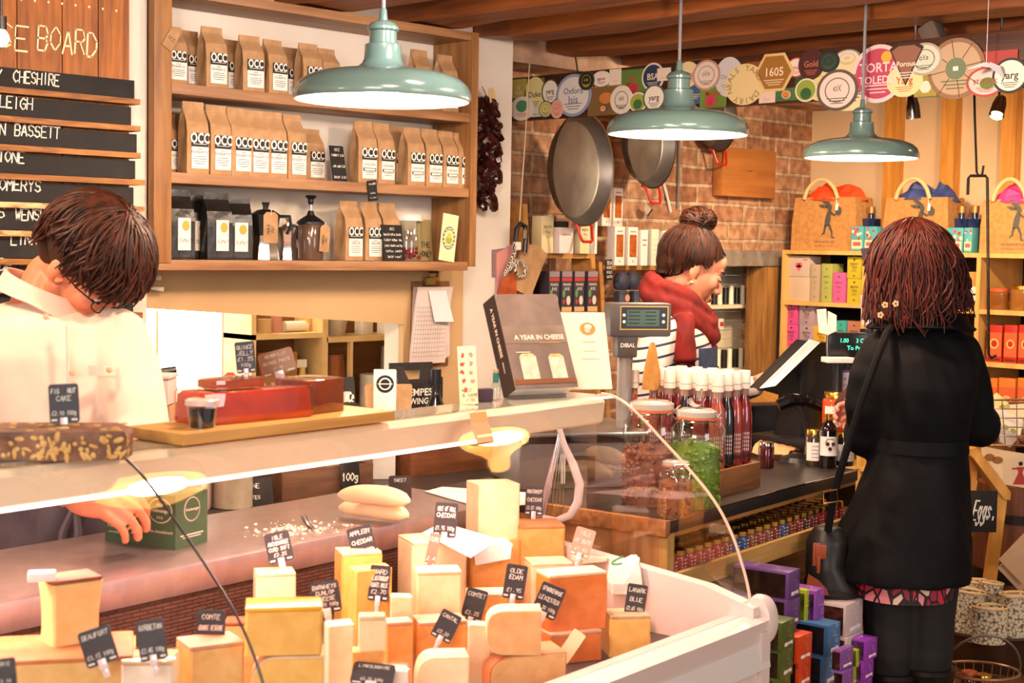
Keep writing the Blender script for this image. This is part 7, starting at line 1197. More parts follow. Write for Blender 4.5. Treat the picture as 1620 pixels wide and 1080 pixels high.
# ------------------------------------------------------------------ low right corner: table, pail, rolled mats, basket of jars
tb = thing('low_table', 'low brown table in the shade under the pail of rolled bags', 'table', (4.15, 1.95, 0), -45); B().box((0, .1, .26), (.85, .7, .03), 0, None, .004).build('top', wood('low_table_wood', '#7a4c2a', '#55331a', 0), tb)
for sx in (-1, 1):
    for sy in (-.2, .4): B().box((sx * .38, sy, .12), (.05, .05, .245)).build('leg', MATS['low_table_wood'], tb)
q = atd(1575, 1075, 4.45); t = thing('brown_pail', 'wide brown pail packed with rolled woven bags', 'pail', (q.x, q.y, .276), -45); ph_ = atd(1575, 1012, 4.3).z - .276; B().lathe([(.13, 0), (.175, ph_), (.17, ph_), (.125, .01)], 36, 0, None, 1, .8, False).build('body', mat('pail_brown', '#4a2c1a', '#341d10', 8, .35), t); B().tube([(.177 * math.cos(i * PI / 16), .8 * .177 * math.sin(i * PI / 16), ph_) for i in range(32)], .006, 6, 0, None, True, True).build('rim', mat('pail_brown', '#4a2c1a'), t)
WOV = mat('woven_paper', '#dccbab', '#6a543c', 120, .8, kind='voro', lo=.42, hi=.8, bump=.4); WOV2 = mat('woven_edge', '#dcb98a', rough=.7)
def roll(lb, px, py0, py1, d, r, lean, turn=0):
    r *= 1.22
    a, c = atd(px, py1, d), atd(px, py0, d); t = thing('woven_bag', lb, 'bag', a, -45, 'rolled woven bags'); L_ = c.z - a.z; b = B(); pts = []; n = 44
    for i in range(n + 1): th = i / n * 2 * PI * 2.4; rr = r * (1 - .62 * i / n); pts.append((rr * math.cos(th + turn), rr * .8 * math.sin(th + turn)))
    M = rot(0, lean); vs = [M @ V((x, y, z)) for x, y in pts for z in (0, L_ * .5, L_)]; fs = []
    for i in range(n): fs += [(3 * i, 3 * i + 3, 3 * i + 4, 3 * i + 1), (3 * i + 1, 3 * i + 4, 3 * i + 5, 3 * i + 2)]
    b.add(vs, fs, 0, None, True); b.build('weave', WOV, t); b = B().tube([M @ V((x, y, L_)) for x, y in pts], .003, 5); b.build('folded_edge', WOV2, t); return t
for i, a in enumerate((('large woven bag leaning out at the left of the pail', 1522, 932, 1015, 4.42, .052, 6), ('tall woven bag roll behind at the left of the pail', 1545, 918, 1000, 4.5, .04, 2), ('folded woven bag roll standing up in the middle of the pail', 1563, 920, 985, 4.45, .032, 4), ('upright woven bag roll with a spiral top in the middle of the pail', 1566, 958, 1015, 4.33, .045, 0), ('woven bag roll at the right of the pail', 1605, 938, 1010, 4.36, .042, -3), ('small woven roll low between the others in the pail', 1540, 962, 1015, 4.36, .03, 10))): roll(*a, turn=i)
q = atd(1548, 1085, 3.95); wire_basket('wire basket of small jars at the bottom right corner', (q.x, q.y, .277), .105, .09, atd(1545, 1060, 3.95).z - .277, .82, 26, 5, -45, 0, .11); bz = 0
for k, (x, lb) in enumerate(((1500, 'gold lidded jar at the left in the low wire basket'), (1534, 'red topped jar in the middle of the low wire basket'), (1556, 'gold lidded jar at the right in the low wire basket'))): p = atd(x, 1060, 3.96 + .03 * (k % 2)); smalljar(lb, V((p.x, p.y, .283)), .024, max(.05, atd(x, 1076 if k == 0 else 1068, 3.95).z - .283), GJ('#5a1a16'), GOLD if k != 1 else mat('red_lid', '#b0522a'))
b = B(); 
for k, (pts, lb) in enumerate((([(1580, 885), (1640, 820), (1668, 870), (1620, 926)], 'front tan square board leaning at the right frame edge'), ([(1578, 898), (1640, 840), (1660, 880), (1616, 938)], 'second tan square board just behind the first'))): atcard(lb, pts, 4.42 + .02 * k, [mat('tan_board', '#c9a27c', '#bd9670', 10, .7)], None, 'tan_board')
q = atd(1612, 850, 5.0); t = thing('wooden_barrel', 'dark brown wooden barrel behind the pine egg stand', 'barrel', (q.x, q.y, 0), 0); B().lathe([(.13, 0), (.16, .35), (.14, .74), (0, .74)], 28).build('staves', wood('barrel_dark', '#6a3a1c', '#40200e', 2), t); B().lathe([(.1585, .42), (.1575, .46)], 28, caps=False).build('hoop', IRON, t); B().lathe([(.15, .62), (.148, .65)], 28, caps=False).build('hoop', IRON, t)
# ================================================================== people
SKIN = mat('skin', '#d99a78', '#cf8a68', 9, .5, sss=.25); SKINR = mat('skin_rosy', '#dc9076', '#d07c64', 9, .5, sss=.25)
def fuse(b, name, m, parent, vox=.006, sm=4, fold=0, fs=9, rz=None):
    me = bpy.data.meshes.new('tmp'); me.from_pydata([tuple(p) for p in b.v], [], [list(f) for f in b.f]); o = bpy.data.objects.new('tmp', me); COL.objects.link(o)
    bm_ = bmesh.new(); bm_.from_mesh(me); bmesh.ops.recalc_face_normals(bm_, faces=bm_.faces[:]); bm_.to_mesh(me); bm_.free()
    r = o.modifiers.new('r', 'REMESH'); r.mode = 'VOXEL'; r.voxel_size = vox; s = o.modifiers.new('s', 'SMOOTH'); s.iterations = sm; s.factor = .5
    dg = bpy.context.evaluated_depsgraph_get(); n = bpy.data.meshes.new_from_object(o.evaluated_get(dg)); bpy.data.objects.remove(o); bpy.data.meshes.remove(me)
    if fold:
        no = [v.normal.copy() for v in n.vertices]
        for v, q in zip(n.vertices, no):
            c = v.co; d = NZ.noise(V((c.x * fs, c.y * fs, c.z * fs * .55))) + .5 * NZ.noise(V((c.x * fs * 2.3 + c.z * fs, c.y * fs * 2, c.z * fs)));  v.co = c + q * d * fold
    n.name = name; n.materials.clear()
    for x in (m if isinstance(m, list) else [m]): n.materials.append(x)
    n.polygons.foreach_set('use_smooth', [True] * len(n.polygons)); n.update(); q = bpy.data.objects.new(name, n); COL.objects.link(q)
    if parent: q.parent = parent
    return q
def framer(px, d):
    O = atd(px, 600, d); O.z = 0; R_ = Mx.Rotation(math.radians(45), 4, 'Z')
    return O, (lambda x, y, dy=0: R_ @ (atd(x, y, d + dy) - O)), d / FPX
def rings(b, L, k, spec, n=28, M=None, p=2.3):
    R = []
    for y, cx, hw, dep, dy in spec:
        c = L(cx, y, dy); ring = []
        for i in range(n):
            a = 2 * PI * i / n; ca, sa = math.cos(a), math.sin(a); ex = 2 / p; ring.append((c.x + hw * k * abs(ca) ** ex * (1 if ca > 0 else -1), c.y + dep * abs(sa) ** ex * (1 if sa > 0 else -1), c.z))
        R.append(ring)
    return b.loft(R)
def limb(b, P, R, n=14): 
    b.tube(P, R, n)
    for p, r in zip(P, R): b.ell(p, (r, r, r), 0, 12, 8)
def head(b, M, k=1.0, fem=False):
    E = lambda c, r: b.ell(c, r, 0, 18, 12, M @ Mx.Scale(k, 4)); TB = lambda P, R: b.tube(P, R, 10, 0, M @ Mx.Scale(k, 4))
    E((0, -.012, .032), (.073, .090, .080)); E((0, .035, -.028), (.058, .052, .072)); E((0, .062, -.092), (.026, .022, .018))
    for s in (-1, 1):
        TB([(s * .056, .0, -.04), (s * .048, .028, -.075), (s * .016, .062, -.093)], [.022, .019, .016]); E((s * .036, .062, -.022), (.022, .020, .022)); E((s * .073, -.008, -.010), (.009, .016, .026)); E((s * .071, -.003, -.030), (.007, .008, .009)); E((s * .020, .079, .024), (.022, .012, .007)); E((s * .031, .074, .002), (.015, .012, .009)); E((s * .008, .094, -.038), (.007, .008, .0065))
    TB([(0, .084, .016), (0, .094, -.010), (0, .106, -.032), (0, .098, -.042)], [.006, .0075, .0085, .007]); E((0, .082, -.061), (.020, .010, .006)); E((0, .080, -.072), (.017, .010, .006)); E((0, .068, .045), (.045, .022, .030))
def face_bits(t, M, k=1.0, brow='#3a2016', lip='#b5605a', down=True):
    Mk = M @ Mx.Scale(k, 4); b = B()
    for s in (-1, 1): b.ell((s * .031, .0795, -.001), (.010, .008, .0045 if down else .007), 0, 12, 8, Mk); b.ell((s * .031, .0855, -.003), (.0045, .003, .0035), 1, 10, 6, Mk); b.tube([(s * .019, .084, -.003), (s * .031, .0895, -.0055), (s * .043, .079, -.003)], [.0012, .0018, .0010], 6, 1, Mk)
    b.build('eyes', [mat('eye_white', '#e6dcd0', rough=.2), mat('eye_dark', '#2a1a12', rough=.2)], t)
    b = B()
    for s in (-1, 1): b.tube([(s * .014, .0905, .020), (s * .030, .0895, .027), (s * .047, .074, .022)], [.0022, .0032, .0015], 6, 0, Mk)
    b.build('eyebrows', mat('brow_' + brow[1:], brow, rough=.8), t)
    b = B(); b.tube([(-.018, .085, -.064), (-.006, .0918, -.062), (0, .0918, -.063), (.006, .0918, -.062), (.018, .085, -.064)], [.001, .0032, .003, .0032, .001], 8, 0, Mk); b.tube([(-.016, .085, -.066), (0, .0905, -.070), (.016, .085, -.066)], [.001, .0040, .001], 8, 0, Mk); b.build('lips', mat('lips_' + lip[1:], lip, rough=.4), t)
def hand(b, M, curl=35, spread=6, side=1, k=1.0):
    """palm runs along +y, back of the hand +z, thumb on side*x"""
    K = M @ Mx.Scale(k, 4); b.ell((0, .045, 0), (.040, .050, .014), 0, 14, 10, K); b.tube([(0, -.03, 0), (0, .01, 0)], [.024, .027], 12, 0, K)
    for i, (x, l, r) in enumerate(((.029, .070, .0088), (.010, .078, .0092), (-.010, .073, .0088), (-.028, .058, .0078))):
        x *= side; p = V((x, .086 - abs(i - 1.3) * .004, 0)); a = 0; d0 = math.radians((1.3 - i) * spread * side); P = [V((x * .8, .05, 0)), p]; R = [r * 1.1, r * 1.05]
        for f, ang in ((.45, curl * .7), (.32, curl), (.23, curl * .8)): a += math.radians(ang); p = p + V((math.sin(d0) * math.cos(a), math.cos(d0) * math.cos(a), -math.sin(a))) * l * f; P.append(p); R.append(r * (.98 - .1 * len(P) / 5))
        b.tube(P, R, 9, 0, K); b.ell(P[-1], (R[-1],) * 3, 0, 8, 6, K)
    P = [V((side * .018, .012, -.006)), V((side * .042, .032, -.014)), V((side * .054, .056, -.020)), V((side * .052, .078, -.030))]; b.tube(P, [.013, .012, .0105, .009], 9, 0, K); b.ell(P[-1], (.009,) * 3, 0, 8, 6, K)
def locks(M, n, rx, ry, rz, th1, seed, r0=.008, wav=.006, hang=.0, skip=None, flare=0, steps=10, th0=(0, .5), jit=.12, part=None, b=None):
    """hair strands laid over an ellipsoid from the crown down; angle 90 deg is the face side"""
    b = b or B(); rn = random.Random(seed)
    for i in range(n):
        a = 2 * PI * (i + rn.random()) / n * 7.0 % (2 * PI); 
        t1 = th1(a) if callable(th1) else th1; t1 *= rn.uniform(.86, 1.05); t0 = rn.uniform(*th0) + rn.uniform(0, .9) * (rn.random() < .35); s = rn.uniform(.96, 1.05); ph = rn.uniform(0, 6.3); P = []; R = []; fq = rn.uniform(5, 9)
        for j in range(steps + 1):
            f = j / steps; t = t0 + (t1 - t0) * f; te = min(t, 1.75); ex = max(0, t - 1.75); aa = a + jit * math.sin(f * 2.5 + ph); w = wav * f * math.sin(f * fq + ph); rr = s * (1 + flare * max(0, f - .4)) + w * 8
            P.append(V((rx * rr * math.sin(te) * math.cos(aa), ry * rr * math.sin(te) * math.sin(aa), rz * s * math.cos(te) - ex * rz * 1.0)) + V((w, w * .7, 0))); R.append(r0 * (1.15 - .2 * f) if f < .75 else r0 * (1.0 - f) * 4 + .0012)
        b.tube(P, R, 5, 0, M, True)
    return b
def hairmat(n, a, c, s=1): return mat(n, a, c, 14, .5, stretch=(5 * s, 5 * s, .8), lo=.3, hi=.72, detail=6, spec=.28)
# ------------------------------------------------------------------ the customer, seen from behind
O, L, k = framer(1450, 3.66); cu = thing('person', 'person with reddish hair in a long black coat, seen from behind at the checkout', 'person', O, -45)
hM = T(*L(1443, 425)) @ rot(4, 0, 8)
b = B(); head(b, hM); limb(b, [hM @ V((0, -.02, -.06)), L(1450, 520, -.0)], [.052, .056]); rings(b, L, k, [(512, 1452, 34, .05, 0), (548, 1452, 66, .08, 0), (600, 1454, 70, .10, 0), (700, 1455, 55, .085, 0), (780, 1450, 72, .11, 0), (860, 1440, 72, .11, 0)])
limb(b, [L(1398, 568), L(1374, 625, .02), L(1368, 680, .06)], [.038, .034, .032]); limb(b, [L(1368, 680, .06), L(1386, 656, .20)], [.034, .026]); limb(b, [L(1512, 568), L(1534, 620, .02), L(1540, 668, .04)], [.038, .034, .032]); limb(b, [L(1540, 668, .04), L(1515, 650, .24)], [.034, .026])
for x0, x1, x2 in ((1410, 1407, 1408), (1469, 1468, 1467)):
    f = L(x2, 600); limb(b, [L(x0, 860), L(x1, 985), V((f.x, 0, .10))], [.080, .058, .042]); limb(b, [V((f.x, 0, .06)), V((f.x, .12, .04))], [.042, .035])
wp = L(1341, 648, .24); hm_ = T(*wp) @ rot(10, -30, 60) @ rot(0, 60, 0); hand(b, T(*L(1394, 648, .21)) @ rot(0, 0, 62) @ rot(-8, 0, 0) @ rot(0, 70, 0), 48, 5, -1, .95); hand(b, T(*L(1512, 650, .26)) @ rot(0, 0, 10), 30, 5, -1, .95)
fuse(b, 'body', SKINR, cu, .005, 3)
TI = mat('black_tights', '#0b0a0b', '#12100f', 30, .75)
b = B()
for x0, x1, x2 in ((1408, 1407, 1408), (1469, 1468, 1467)): f = L(x2, 600); limb(b, [L(x0, 870), L(x1, 975), L((x1 + x2) / 2, 1030), V((f.x, 0, .15))], [.086, .066, .062, .048])
fuse(b, 'tights', TI, cu, .007, 3)
b = B()
for x0, y0 in ((1409, 1062), (1467, 1055)): f = L(x0, y0); b.tube([f, V((f.x, 0, .2)), V((f.x, 0, .09))], [.066, .058, .05], 18); b.tube([f + V((0, 0, .004)), f - V((0, 0, .008))], .068, 18); b.loft([[(f.x + .042 * math.cos(a) , .05 + (.115 if math.sin(a) > 0 else .09) * math.sin(a), z) for a in [i * PI / 9 for i in range(18)]] for z in (0, .03)] + [[(f.x + .036 * math.cos(a), .02 + .07 * math.sin(a), .09) for a in [i * PI / 9 for i in range(18)]]])
b.build('boots', mat('black_leather', '#100e0d', rough=.35), cu)
def leafmat():
    m = mat('leaf_print', '#a03040', rough=.7); nt = m.node_tree; N = nt.nodes; L_ = nt.links; tc = N.new('ShaderNodeTexCoord'); mp = N.new('ShaderNodeMapping'); mp.inputs['Scale'].default_value = (1.7, 1.7, 1); v = N.new('ShaderNodeTexVoronoi'); v.inputs['Scale'].default_value = 26; L_.new(tc.outputs['Object'], mp.inputs[0]); L_.new(mp.outputs[0], v.inputs['Vector']); sp = N.new('ShaderNodeSeparateColor'); L_.new(v.outputs['Color'], sp.inputs[0]); r = N.new('ShaderNodeValToRGB'); r.color_ramp.interpolation = 'CONSTANT'; E_ = r.color_ramp.elements; E_[0].color = lin('#b02438'); E_[1].position = .3; E_[1].color = lin('#d07a80')
    for p_, c_ in ((.5, '#8a1c30'), (.65, '#cfae98'), (.82, '#40303c')): e = E_.new(p_); e.color = lin(c_)
    L_.new(sp.outputs[0], r.inputs[0]); v2 = N.new('ShaderNodeTexVoronoi'); v2.feature = 'DISTANCE_TO_EDGE'; v2.inputs['Scale'].default_value = 26; L_.new(mp.outputs[0], v2.inputs['Vector']); lt = N.new('ShaderNodeMath'); lt.operation = 'GREATER_THAN'; lt.inputs[1].default_value = .085; L_.new(v2.outputs['Distance'], lt.inputs[0]); mx = N.new('ShaderNodeMix'); mx.data_type = 'RGBA'; L_.new(lt.outputs[0], mx.inputs[0]); mx.inputs[6].default_value = lin('#1a0c10'); L_.new(r.outputs[0], mx.inputs[7]); L_.new(mx.outputs[2], N['Principled BSDF'].inputs['Base Color']); return m
b = B(); rings(b, L, k, [(800, 1440, 80, .13, 0), (880, 1424, 84, .15, 0), (934, 1419, 81, .155, 0)], 36); b.build('skirt', leafmat(), cu)
COAT = mat('black_coat', '#050507', '#08080b', 40, .72, spec=.15); b = B()
rings(b, L, k, [(505, 1450, 46, .065, .0), (522, 1452, 64, .085, 0), (540, 1453, 82, .105, 0), (566, 1454, 90, .125, 0), (610, 1455, 89, .14, 0), (660, 1455, 79, .13, 0), (700, 1455, 68, .115, 0), (740, 1452, 75, .13, 0), (800, 1443, 90, .15, 0), (842, 1432, 101, .165, 0), (884, 1424, 108, .175, 0), (908, 1420, 110, .18, 0)], 40)
limb(b, [L(1394, 560), L(1378, 598, -.01), L(1373, 640, 0), L(1375, 688, .03)], [.054, .058, .057, .055]); limb(b, [L(1368, 688, .03), L(1376, 666, .15)], [.055, .044]); limb(b, [L(1517, 560), L(1528, 598), L(1534, 638, 0), L(1536, 672, .02)], [.054, .058, .058, .057]); limb(b, [L(1546, 672, .02), L(1515, 665, .2)], [.058, .046])
fuse(b, 'coat', COAT, cu, .008, 4, .008, 13)
b = B(); rings(b, L, k, [(690, 1455, 72, .125, 0), (711, 1455, 73, .128, 0)], 40); b.build('belt', COAT, cu)
b = B(); n = 30; R = []
for f in range(5):
    ff = f / 4; ring = []
    for i in range(n + 1):
        a = PI * 1.0 + (i / n) * PI * 1.0; w = .055 + .068 * ff; dd = .07 + .062 * ff; c = L(1453 + 3 * ff, 472 + 38 * ff, 0); ring.append((c.x + w * math.cos(a) * (1.0 + .10 * ff * abs(math.cos(a)) ** 3), c.y + dd * math.sin(a), c.z - .006 * ff * math.sin(i / n * PI) - .012 * ff * abs(math.cos(a)) ** 2))
    R.append(ring)
vs = [p for r in R for p in r]; m1 = n + 1; bb = bmesh.new(); q_ = [bb.verts.new(p) for p in vs]
for j in range(4):
    for i in range(n): bb.faces.new((q_[j * m1 + i], q_[j * m1 + i + 1], q_[(j + 1) * m1 + i + 1], q_[(j + 1) * m1 + i]))
bmesh.ops.recalc_face_normals(bb, faces=bb.faces[:]); bmesh.ops.solidify(bb, geom=bb.faces[:], thickness=.006); b.bm(bb, 0, None, True); b.build('collar', COAT, cu)
b = B(); b.tube([V((L(1440, 485).x + .085 * math.cos(a), .075 * math.sin(a), L(1440, 484).z + .01 * math.cos(a))) for a in [i * PI / 12 for i in range(24)]], .028, 12, 0, None, True, True); sc_ = b.build('scarf', mat('dark_scarf', '#14100e', rough=.8), cu)
b = B(); rn = random.Random(3)
for x, y in ((1442, 466), (1473, 460), (1447, 444), (1400, 482), (1417, 480), (1393, 498), (1484, 462)):
    c = L(x, y, -.115); F = T(*c) @ rot(90) @ rot(0, 0, rn.uniform(0, 60)); 
    for i in range(5): a = i * 2 * PI / 5; b.disc((.0048 * math.cos(a), .0048 * math.sin(a), 0), .0036, 0, 8, F)
    b.disc((0, 0, .0006), .0022, 1, 8, F)
b.build('scarf_flowers', [mat('flower_cream', '#d6ae78'), BLACK], cu)
HR = hairmat('red_brown_hair', '#1e0906', '#541b0d'); cH = T(*L(1443, 428, -.005))
b = B(); b.ell((0, 0, .0), (.088, .098, .098), 0, 24, 16, cH @ T(0, 0, .02)); b.ell((0, -.005, -.06), (.094, .085, .08), 0, 20, 12, cH)
tc_ = lambda a: 2.72 + .14 * math.sin(a * 3 + 1) - (1.1 if math.sin(a) > .55 else 0) - .25 * (math.cos(a) > .75)
locks(cH @ T(0, 0, .012), 460, .095, .106, .110, tc_, 5, .005, .011, flare=.16, b=b, jit=.24); locks(cH @ T(0, 0, .012), 520, .099, .112, .113, lambda a: tc_(a) + .05, 8, .0024, .024, flare=.24, b=b, jit=.4, steps=13)
b.build('hair', HR, cu, ang=80)
b = B().box((0, 0, 0), (.035, .03, .07), 0, T(*L(1340, 628, .25)) @ rot(0, 35, -20), .004); b.build('wallet', mat('brown_leather', '#4a2418', rough=.4), cu); wl = bpy.data.objects['wallet']; wl.parent = None; wl.matrix_world = T(*O) @ rot(0, 0, -45); tag(wl, 'small brown leather wallet in the hand of the customer', 'wallet')
# shoulder bag
t = thing('shoulder_bag', 'black shoulder bag with tan leather tabs hanging at the left hip of the customer', 'bag', O - FWD * .035, -45)
b = B(); R = []
for y, cx, hw, dp in ((828, 1306, 22, .03), (850, 1304, 32, .045), (890, 1300, 30, .05), (925, 1312, 40, .05), (938, 1318, 36, .04)): c = L(cx, y, -.03); R.append([(c.x + hw * k * math.cos(a), c.y + dp * math.sin(a), c.z) for a in [i * PI / 10 for i in range(20)]])
b.loft(R); fuse(b, 'pouch', mat('bag_black', '#131010', '#1c1614', 30, .45), t, .006, 3, .003, 16)
B().tube([L(1305, 835, -.07), L(1315, 775, -.10), L(1335, 705, -.12), L(1361, 620, -.15), L(1384, 558, -.14), L(1397, 525, -.10), L(1408, 512, -.02)], .0095, 8).build('strap', mat('strap_black', '#0b0909', rough=.85, spec=.2), t)
b = B(); c = L(1309, 790 - 8, -.115); b.tube([c + V((x, 0, z)) for x, z in ((-.016, -.016), (.018, -.010), (.014, .018), (-.018, .012))], .0025, 6, 0, None, True, True); b.build('buckle', mat('brass_buckle', '#b5824a', rough=.25, metal=1), t); TL = mat('tan_leather', '#8a3e1c', rough=.4)
b = B(); b.box(L(1287, 872, -.085), (.018, .006, .055), 0, None, .002, 1, None); b.box(L(1294, 868, -.088), (.026, .006, .034), 0, None, .003); b.box(L(1290, 888, -.087), (.008, .006, .04), 0, None, .001); b.build('leather_tab', TL, t); b = B(); c = L(1288, 922, -.08); b.prism([(-.03, -.02), (.028, -.02), (.022, -.004), (.002, .016), (-.022, .03)], .006, 0, T(*c) @ rot(90)); b.build('leather_patch', TL, t)
# leaflets beside the hair
for lb, pts, d_, m_ in (('dark leaflet with white print standing behind the hair of the customer', [(1361, 393), (1392, 390), (1396, 470), (1374, 452)], 4.25, '#4a3c40'), ('white leaflet standing below the dark one beside the customer', [(1361, 467), (1392, 462), (1386, 515), (1364, 513)], 4.24, '#cfc2c2')): atcard(lb, pts, d_, [flat(m_), WHITE], (lambda bb: [bb.rect(-.012 + .004 * i, .0 + .004 * i, .01 - i * .012, .013 - i * .012, 0, 1, front(-.006, -.0022, .02)) for i in range(5)]) if '4a' in m_ else None, 'leaflet')
b = B(); q = atd(1372, 520, 4.26); b.cyl((0, 0, 0), .02, q.z - KZ, 0, 14); tag(b.build('leaflet_stand', DARKPL, None, (q.x, q.y, KZ)), 'thin dark stand holding the leaflets beside the customer', 'stand')
# ------------------------------------------------------------------ the server with the red scarf
O, L, k = framer(1095, 4.42); sv = thing('person', 'person with a hair bun, red scarf and striped top looking down at the till', 'person', O, -45)
hM = T(*L(1096, 424)) @ rot(0, 0, -84) @ rot(-24, 0, 0)
b = B(); head(b, hM, .98); limb(b, [hM @ V((0, -.02, -.05)), L(1070, 500)], [.048, .052]); rings(b, L, k, [(492, 1070, 22, .05, 0), (512, 1070, 42, .11, 0), (560, 1072, 48, .13, 0), (640, 1076, 44, .11, 0), (720, 1072, 52, .14, 0), (800, 1070, 52, .14, 0)])
limb(b, [L(1048, 530, -.14), L(1028, 590, -.17), L(1035, 650, -.15)], [.042, .036, .032]); limb(b, [L(1035, 650, -.15), L(1100, 680, -.12)], [.032, .024]); limb(b, [L(1085, 530, .13), L(1120, 600, .14), L(1150, 625, .10), L(1205, 605, .02)], [.042, .036, .032, .024])
for dy in (-.09, .09): f = L(1070, 800, dy); limb(b, [f, V((f.x + .02, dy, .48)), V((f.x, dy, .09))], [.085, .058, .042]); limb(b, [V((f.x, dy, .05)), V((f.x + .13, dy, .04))], [.04, .035])
hand(b, T(*L(1208, 602, .02)) @ rot(0, 0, -70) @ rot(15, 0, 0) @ rot(0, 30, 0), 30, 6, 1, .95); hand(b, T(*L(1102, 680, -.12)) @ rot(0, 0, -90), 40, 5, -1, .9)
fuse(b, 'body', SKIN, sv, .0042, 2); face_bits(sv, hM, .98)
def stripemat():
    m = mat('striped_jersey', '#e6dccc', rough=.8); nt = m.node_tree; N = nt.nodes; L_ = nt.links; tc = N.new('ShaderNodeTexCoord'); sp = N.new('ShaderNodeSeparateXYZ'); L_.new(tc.outputs['Object'], sp.inputs[0]); ad = N.new('ShaderNodeMath'); ad.operation = 'MULTIPLY_ADD'; L_.new(sp.outputs[0], ad.inputs[0]); ad.inputs[1].default_value = -.22; L_.new(sp.outputs[2], ad.inputs[2]); mo = N.new('ShaderNodeMath'); mo.operation = 'PINGPONG'; mo.inputs[1].default_value = .0165; L_.new(ad.outputs[0], mo.inputs[0]); gt = N.new('ShaderNodeMath'); gt.operation = 'LESS_THAN'; gt.inputs[1].default_value = .0036; L_.new(mo.outputs[0], gt.inputs[0]); mx = N.new('ShaderNodeMix'); mx.data_type = 'RGBA'; L_.new(gt.outputs[0], mx.inputs[0]); mx.inputs[6].default_value = lin('#e9dfd0'); mx.inputs[7].default_value = lin('#2c2444'); L_.new(mx.outputs[2], N['Principled BSDF'].inputs['Base Color']); return m
b = B(); rings(b, L, k, [(490, 1070, 30, .07, 0), (510, 1068, 50, .14, 0), (540, 1068, 57, .165, 0), (590, 1070, 58, .16, 0), (660, 1074, 54, .14, 0), (740, 1072, 58, .16, 0)]); limb(b, [L(1046, 528, -.14), L(1026, 590, -.175), L(1033, 650, -.15)], [.060, .056, .050]); limb(b, [L(1033, 650, -.15), L(1085, 678, -.13)], [.050, .038]); limb(b, [L(1085, 530, .13), L(1118, 600, .14), L(1150, 627, .11), L(1192, 610, .04)], [.056, .050, .046, .034]); fuse(b, 'striped_top', stripemat(), sv, .007, 4, .004, 10)
b = B(); DN = mat('denim', '#3a4a68', '#2c3a56', 60, .8)
b.sheet(10, 8, lambda u, v: (lambda c, a: (c.x + (61 * k + .004) * math.cos(a), c.y + .172 * math.sin(a), c.z))(L(1071, 545 + v * 190), (u - .5) * 2.3), 0, None, .004); b.build('apron', DN, sv)
b = B()
for dy in (-.09, .09): f = L(1070, 760, dy); limb(b, [f, V((f.x + .02, dy, .48)), V((f.x, dy, .06))], [.10, .075, .06])
fuse(b, 'trousers', mat('dark_jeans', '#22242e', rough=.8), sv, .009, 3)
RED = mat('red_scarf', '#7a120b', '#600a06', 16, .85, bump=.25); b = B()
def loopr(cx, cy, rx, ry, tilt, r, n=26, ph=0): return [V((L(cx, cy).x + rx * math.cos(a), ry * math.sin(a), L(cx, cy).z + tilt * math.cos(a + ph) + .008 * math.sin(3 * a + ph))) for a in [2 * PI * i / n for i in range(n)]]
for (cx, cy, rx, ry, ti, r, ph) in ((1070, 468, .072, .088, -.042, .030, 0), (1072, 483, .088, .10, -.048, .032, .3), (1078, 500, .088, .105, -.052, .028, .1), (1062, 460, .062, .078, -.03, .022, .2)): b.tube(loopr(cx, cy, rx, ry, ti, r, 26, ph), r, 10, 0, None, True, True)
b.tube([L(1080, 500, -.14), L(1082, 530, -.165), L(1083, 572, -.17)], [.03, .034, .036], 10); b.tube([L(1112, 500, -.06), L(1118, 540, -.05), L(1122, 585, -.05)], [.028, .026, .024], 10); fuse(b, 'scarf', RED, sv, .006, 3, .006, 22)
b = B(); rn = random.Random(4)
for i in range(20): x = 1068 + i * 1.6; p = L(x, 570, -.19 + .03 * abs(i / 10 - 1)); b.tube([p, p + V((rn.uniform(-.003, .003), 0, -.022)), p + V((rn.uniform(-.006, .006), 0, -.045))], .0022, 4)
for i in range(9): x = 1114 + i * 1.8; p = L(x, 582, -.06); b.tube([p, p + V((rn.uniform(-.004, .004), 0, -.04))], .0022, 4)
b.build('scarf_fringe', RED, sv)['kind'] = 'stuff'
HB = hairmat('dark_brown_hair', '#140804', '#43200e'); b = B()
b.ell((0, -.032, .044), (.077, .082, .080), 0, 24, 16, hM); b.ell((0, -.060, .002), (.066, .056, .062), 0, 20, 12, hM); rn = random.Random(9)
bun = hM @ V((0, -.046, .136)); HL = [V((0, .074, .078)), V((.035, .068, .070)), V((.062, .046, .042)), V((.074, .022, .006)), V((.074, .004, .016)), V((.074, -.026, -.018)), V((.060, -.060, -.050)), V((.030, -.092, -.056)), V((0, -.100, -.056))]
for i in range(520):
    s = rn.choice((-1, 1)); u = rn.uniform(0, 7.999); st = HL[int(u)].lerp(HL[int(u) + 1], u - int(u)); st = V((s * st.x, st.y, st.z)); en = V((s * .022 * rn.random(), -.046 + rn.uniform(-.02, .02), .118)); st = st.lerp(en, rn.uniform(0, .35) * (rn.random() < .5)); P = []; tg = rn.uniform(1.04, 1.085)
    for j in range(9):
        f = j / 8; p = st.lerp(en, f); c = p - V((0, -.026, .034)); ln = V((c.x / .078, c.y / .090, c.z / .084)).length; k2 = tg if .08 < f < .92 else 1.0
        if ln < k2: c = c * (k2 / max(ln, .05))
        P.append(c + V((0, -.026, .034)) + V((.002 * math.sin(f * 4 + i), 0, 0)))
    b.tube(P, [.0012] + [.0032] * 7 + [.002], 4, 0, hM)
bc = bun
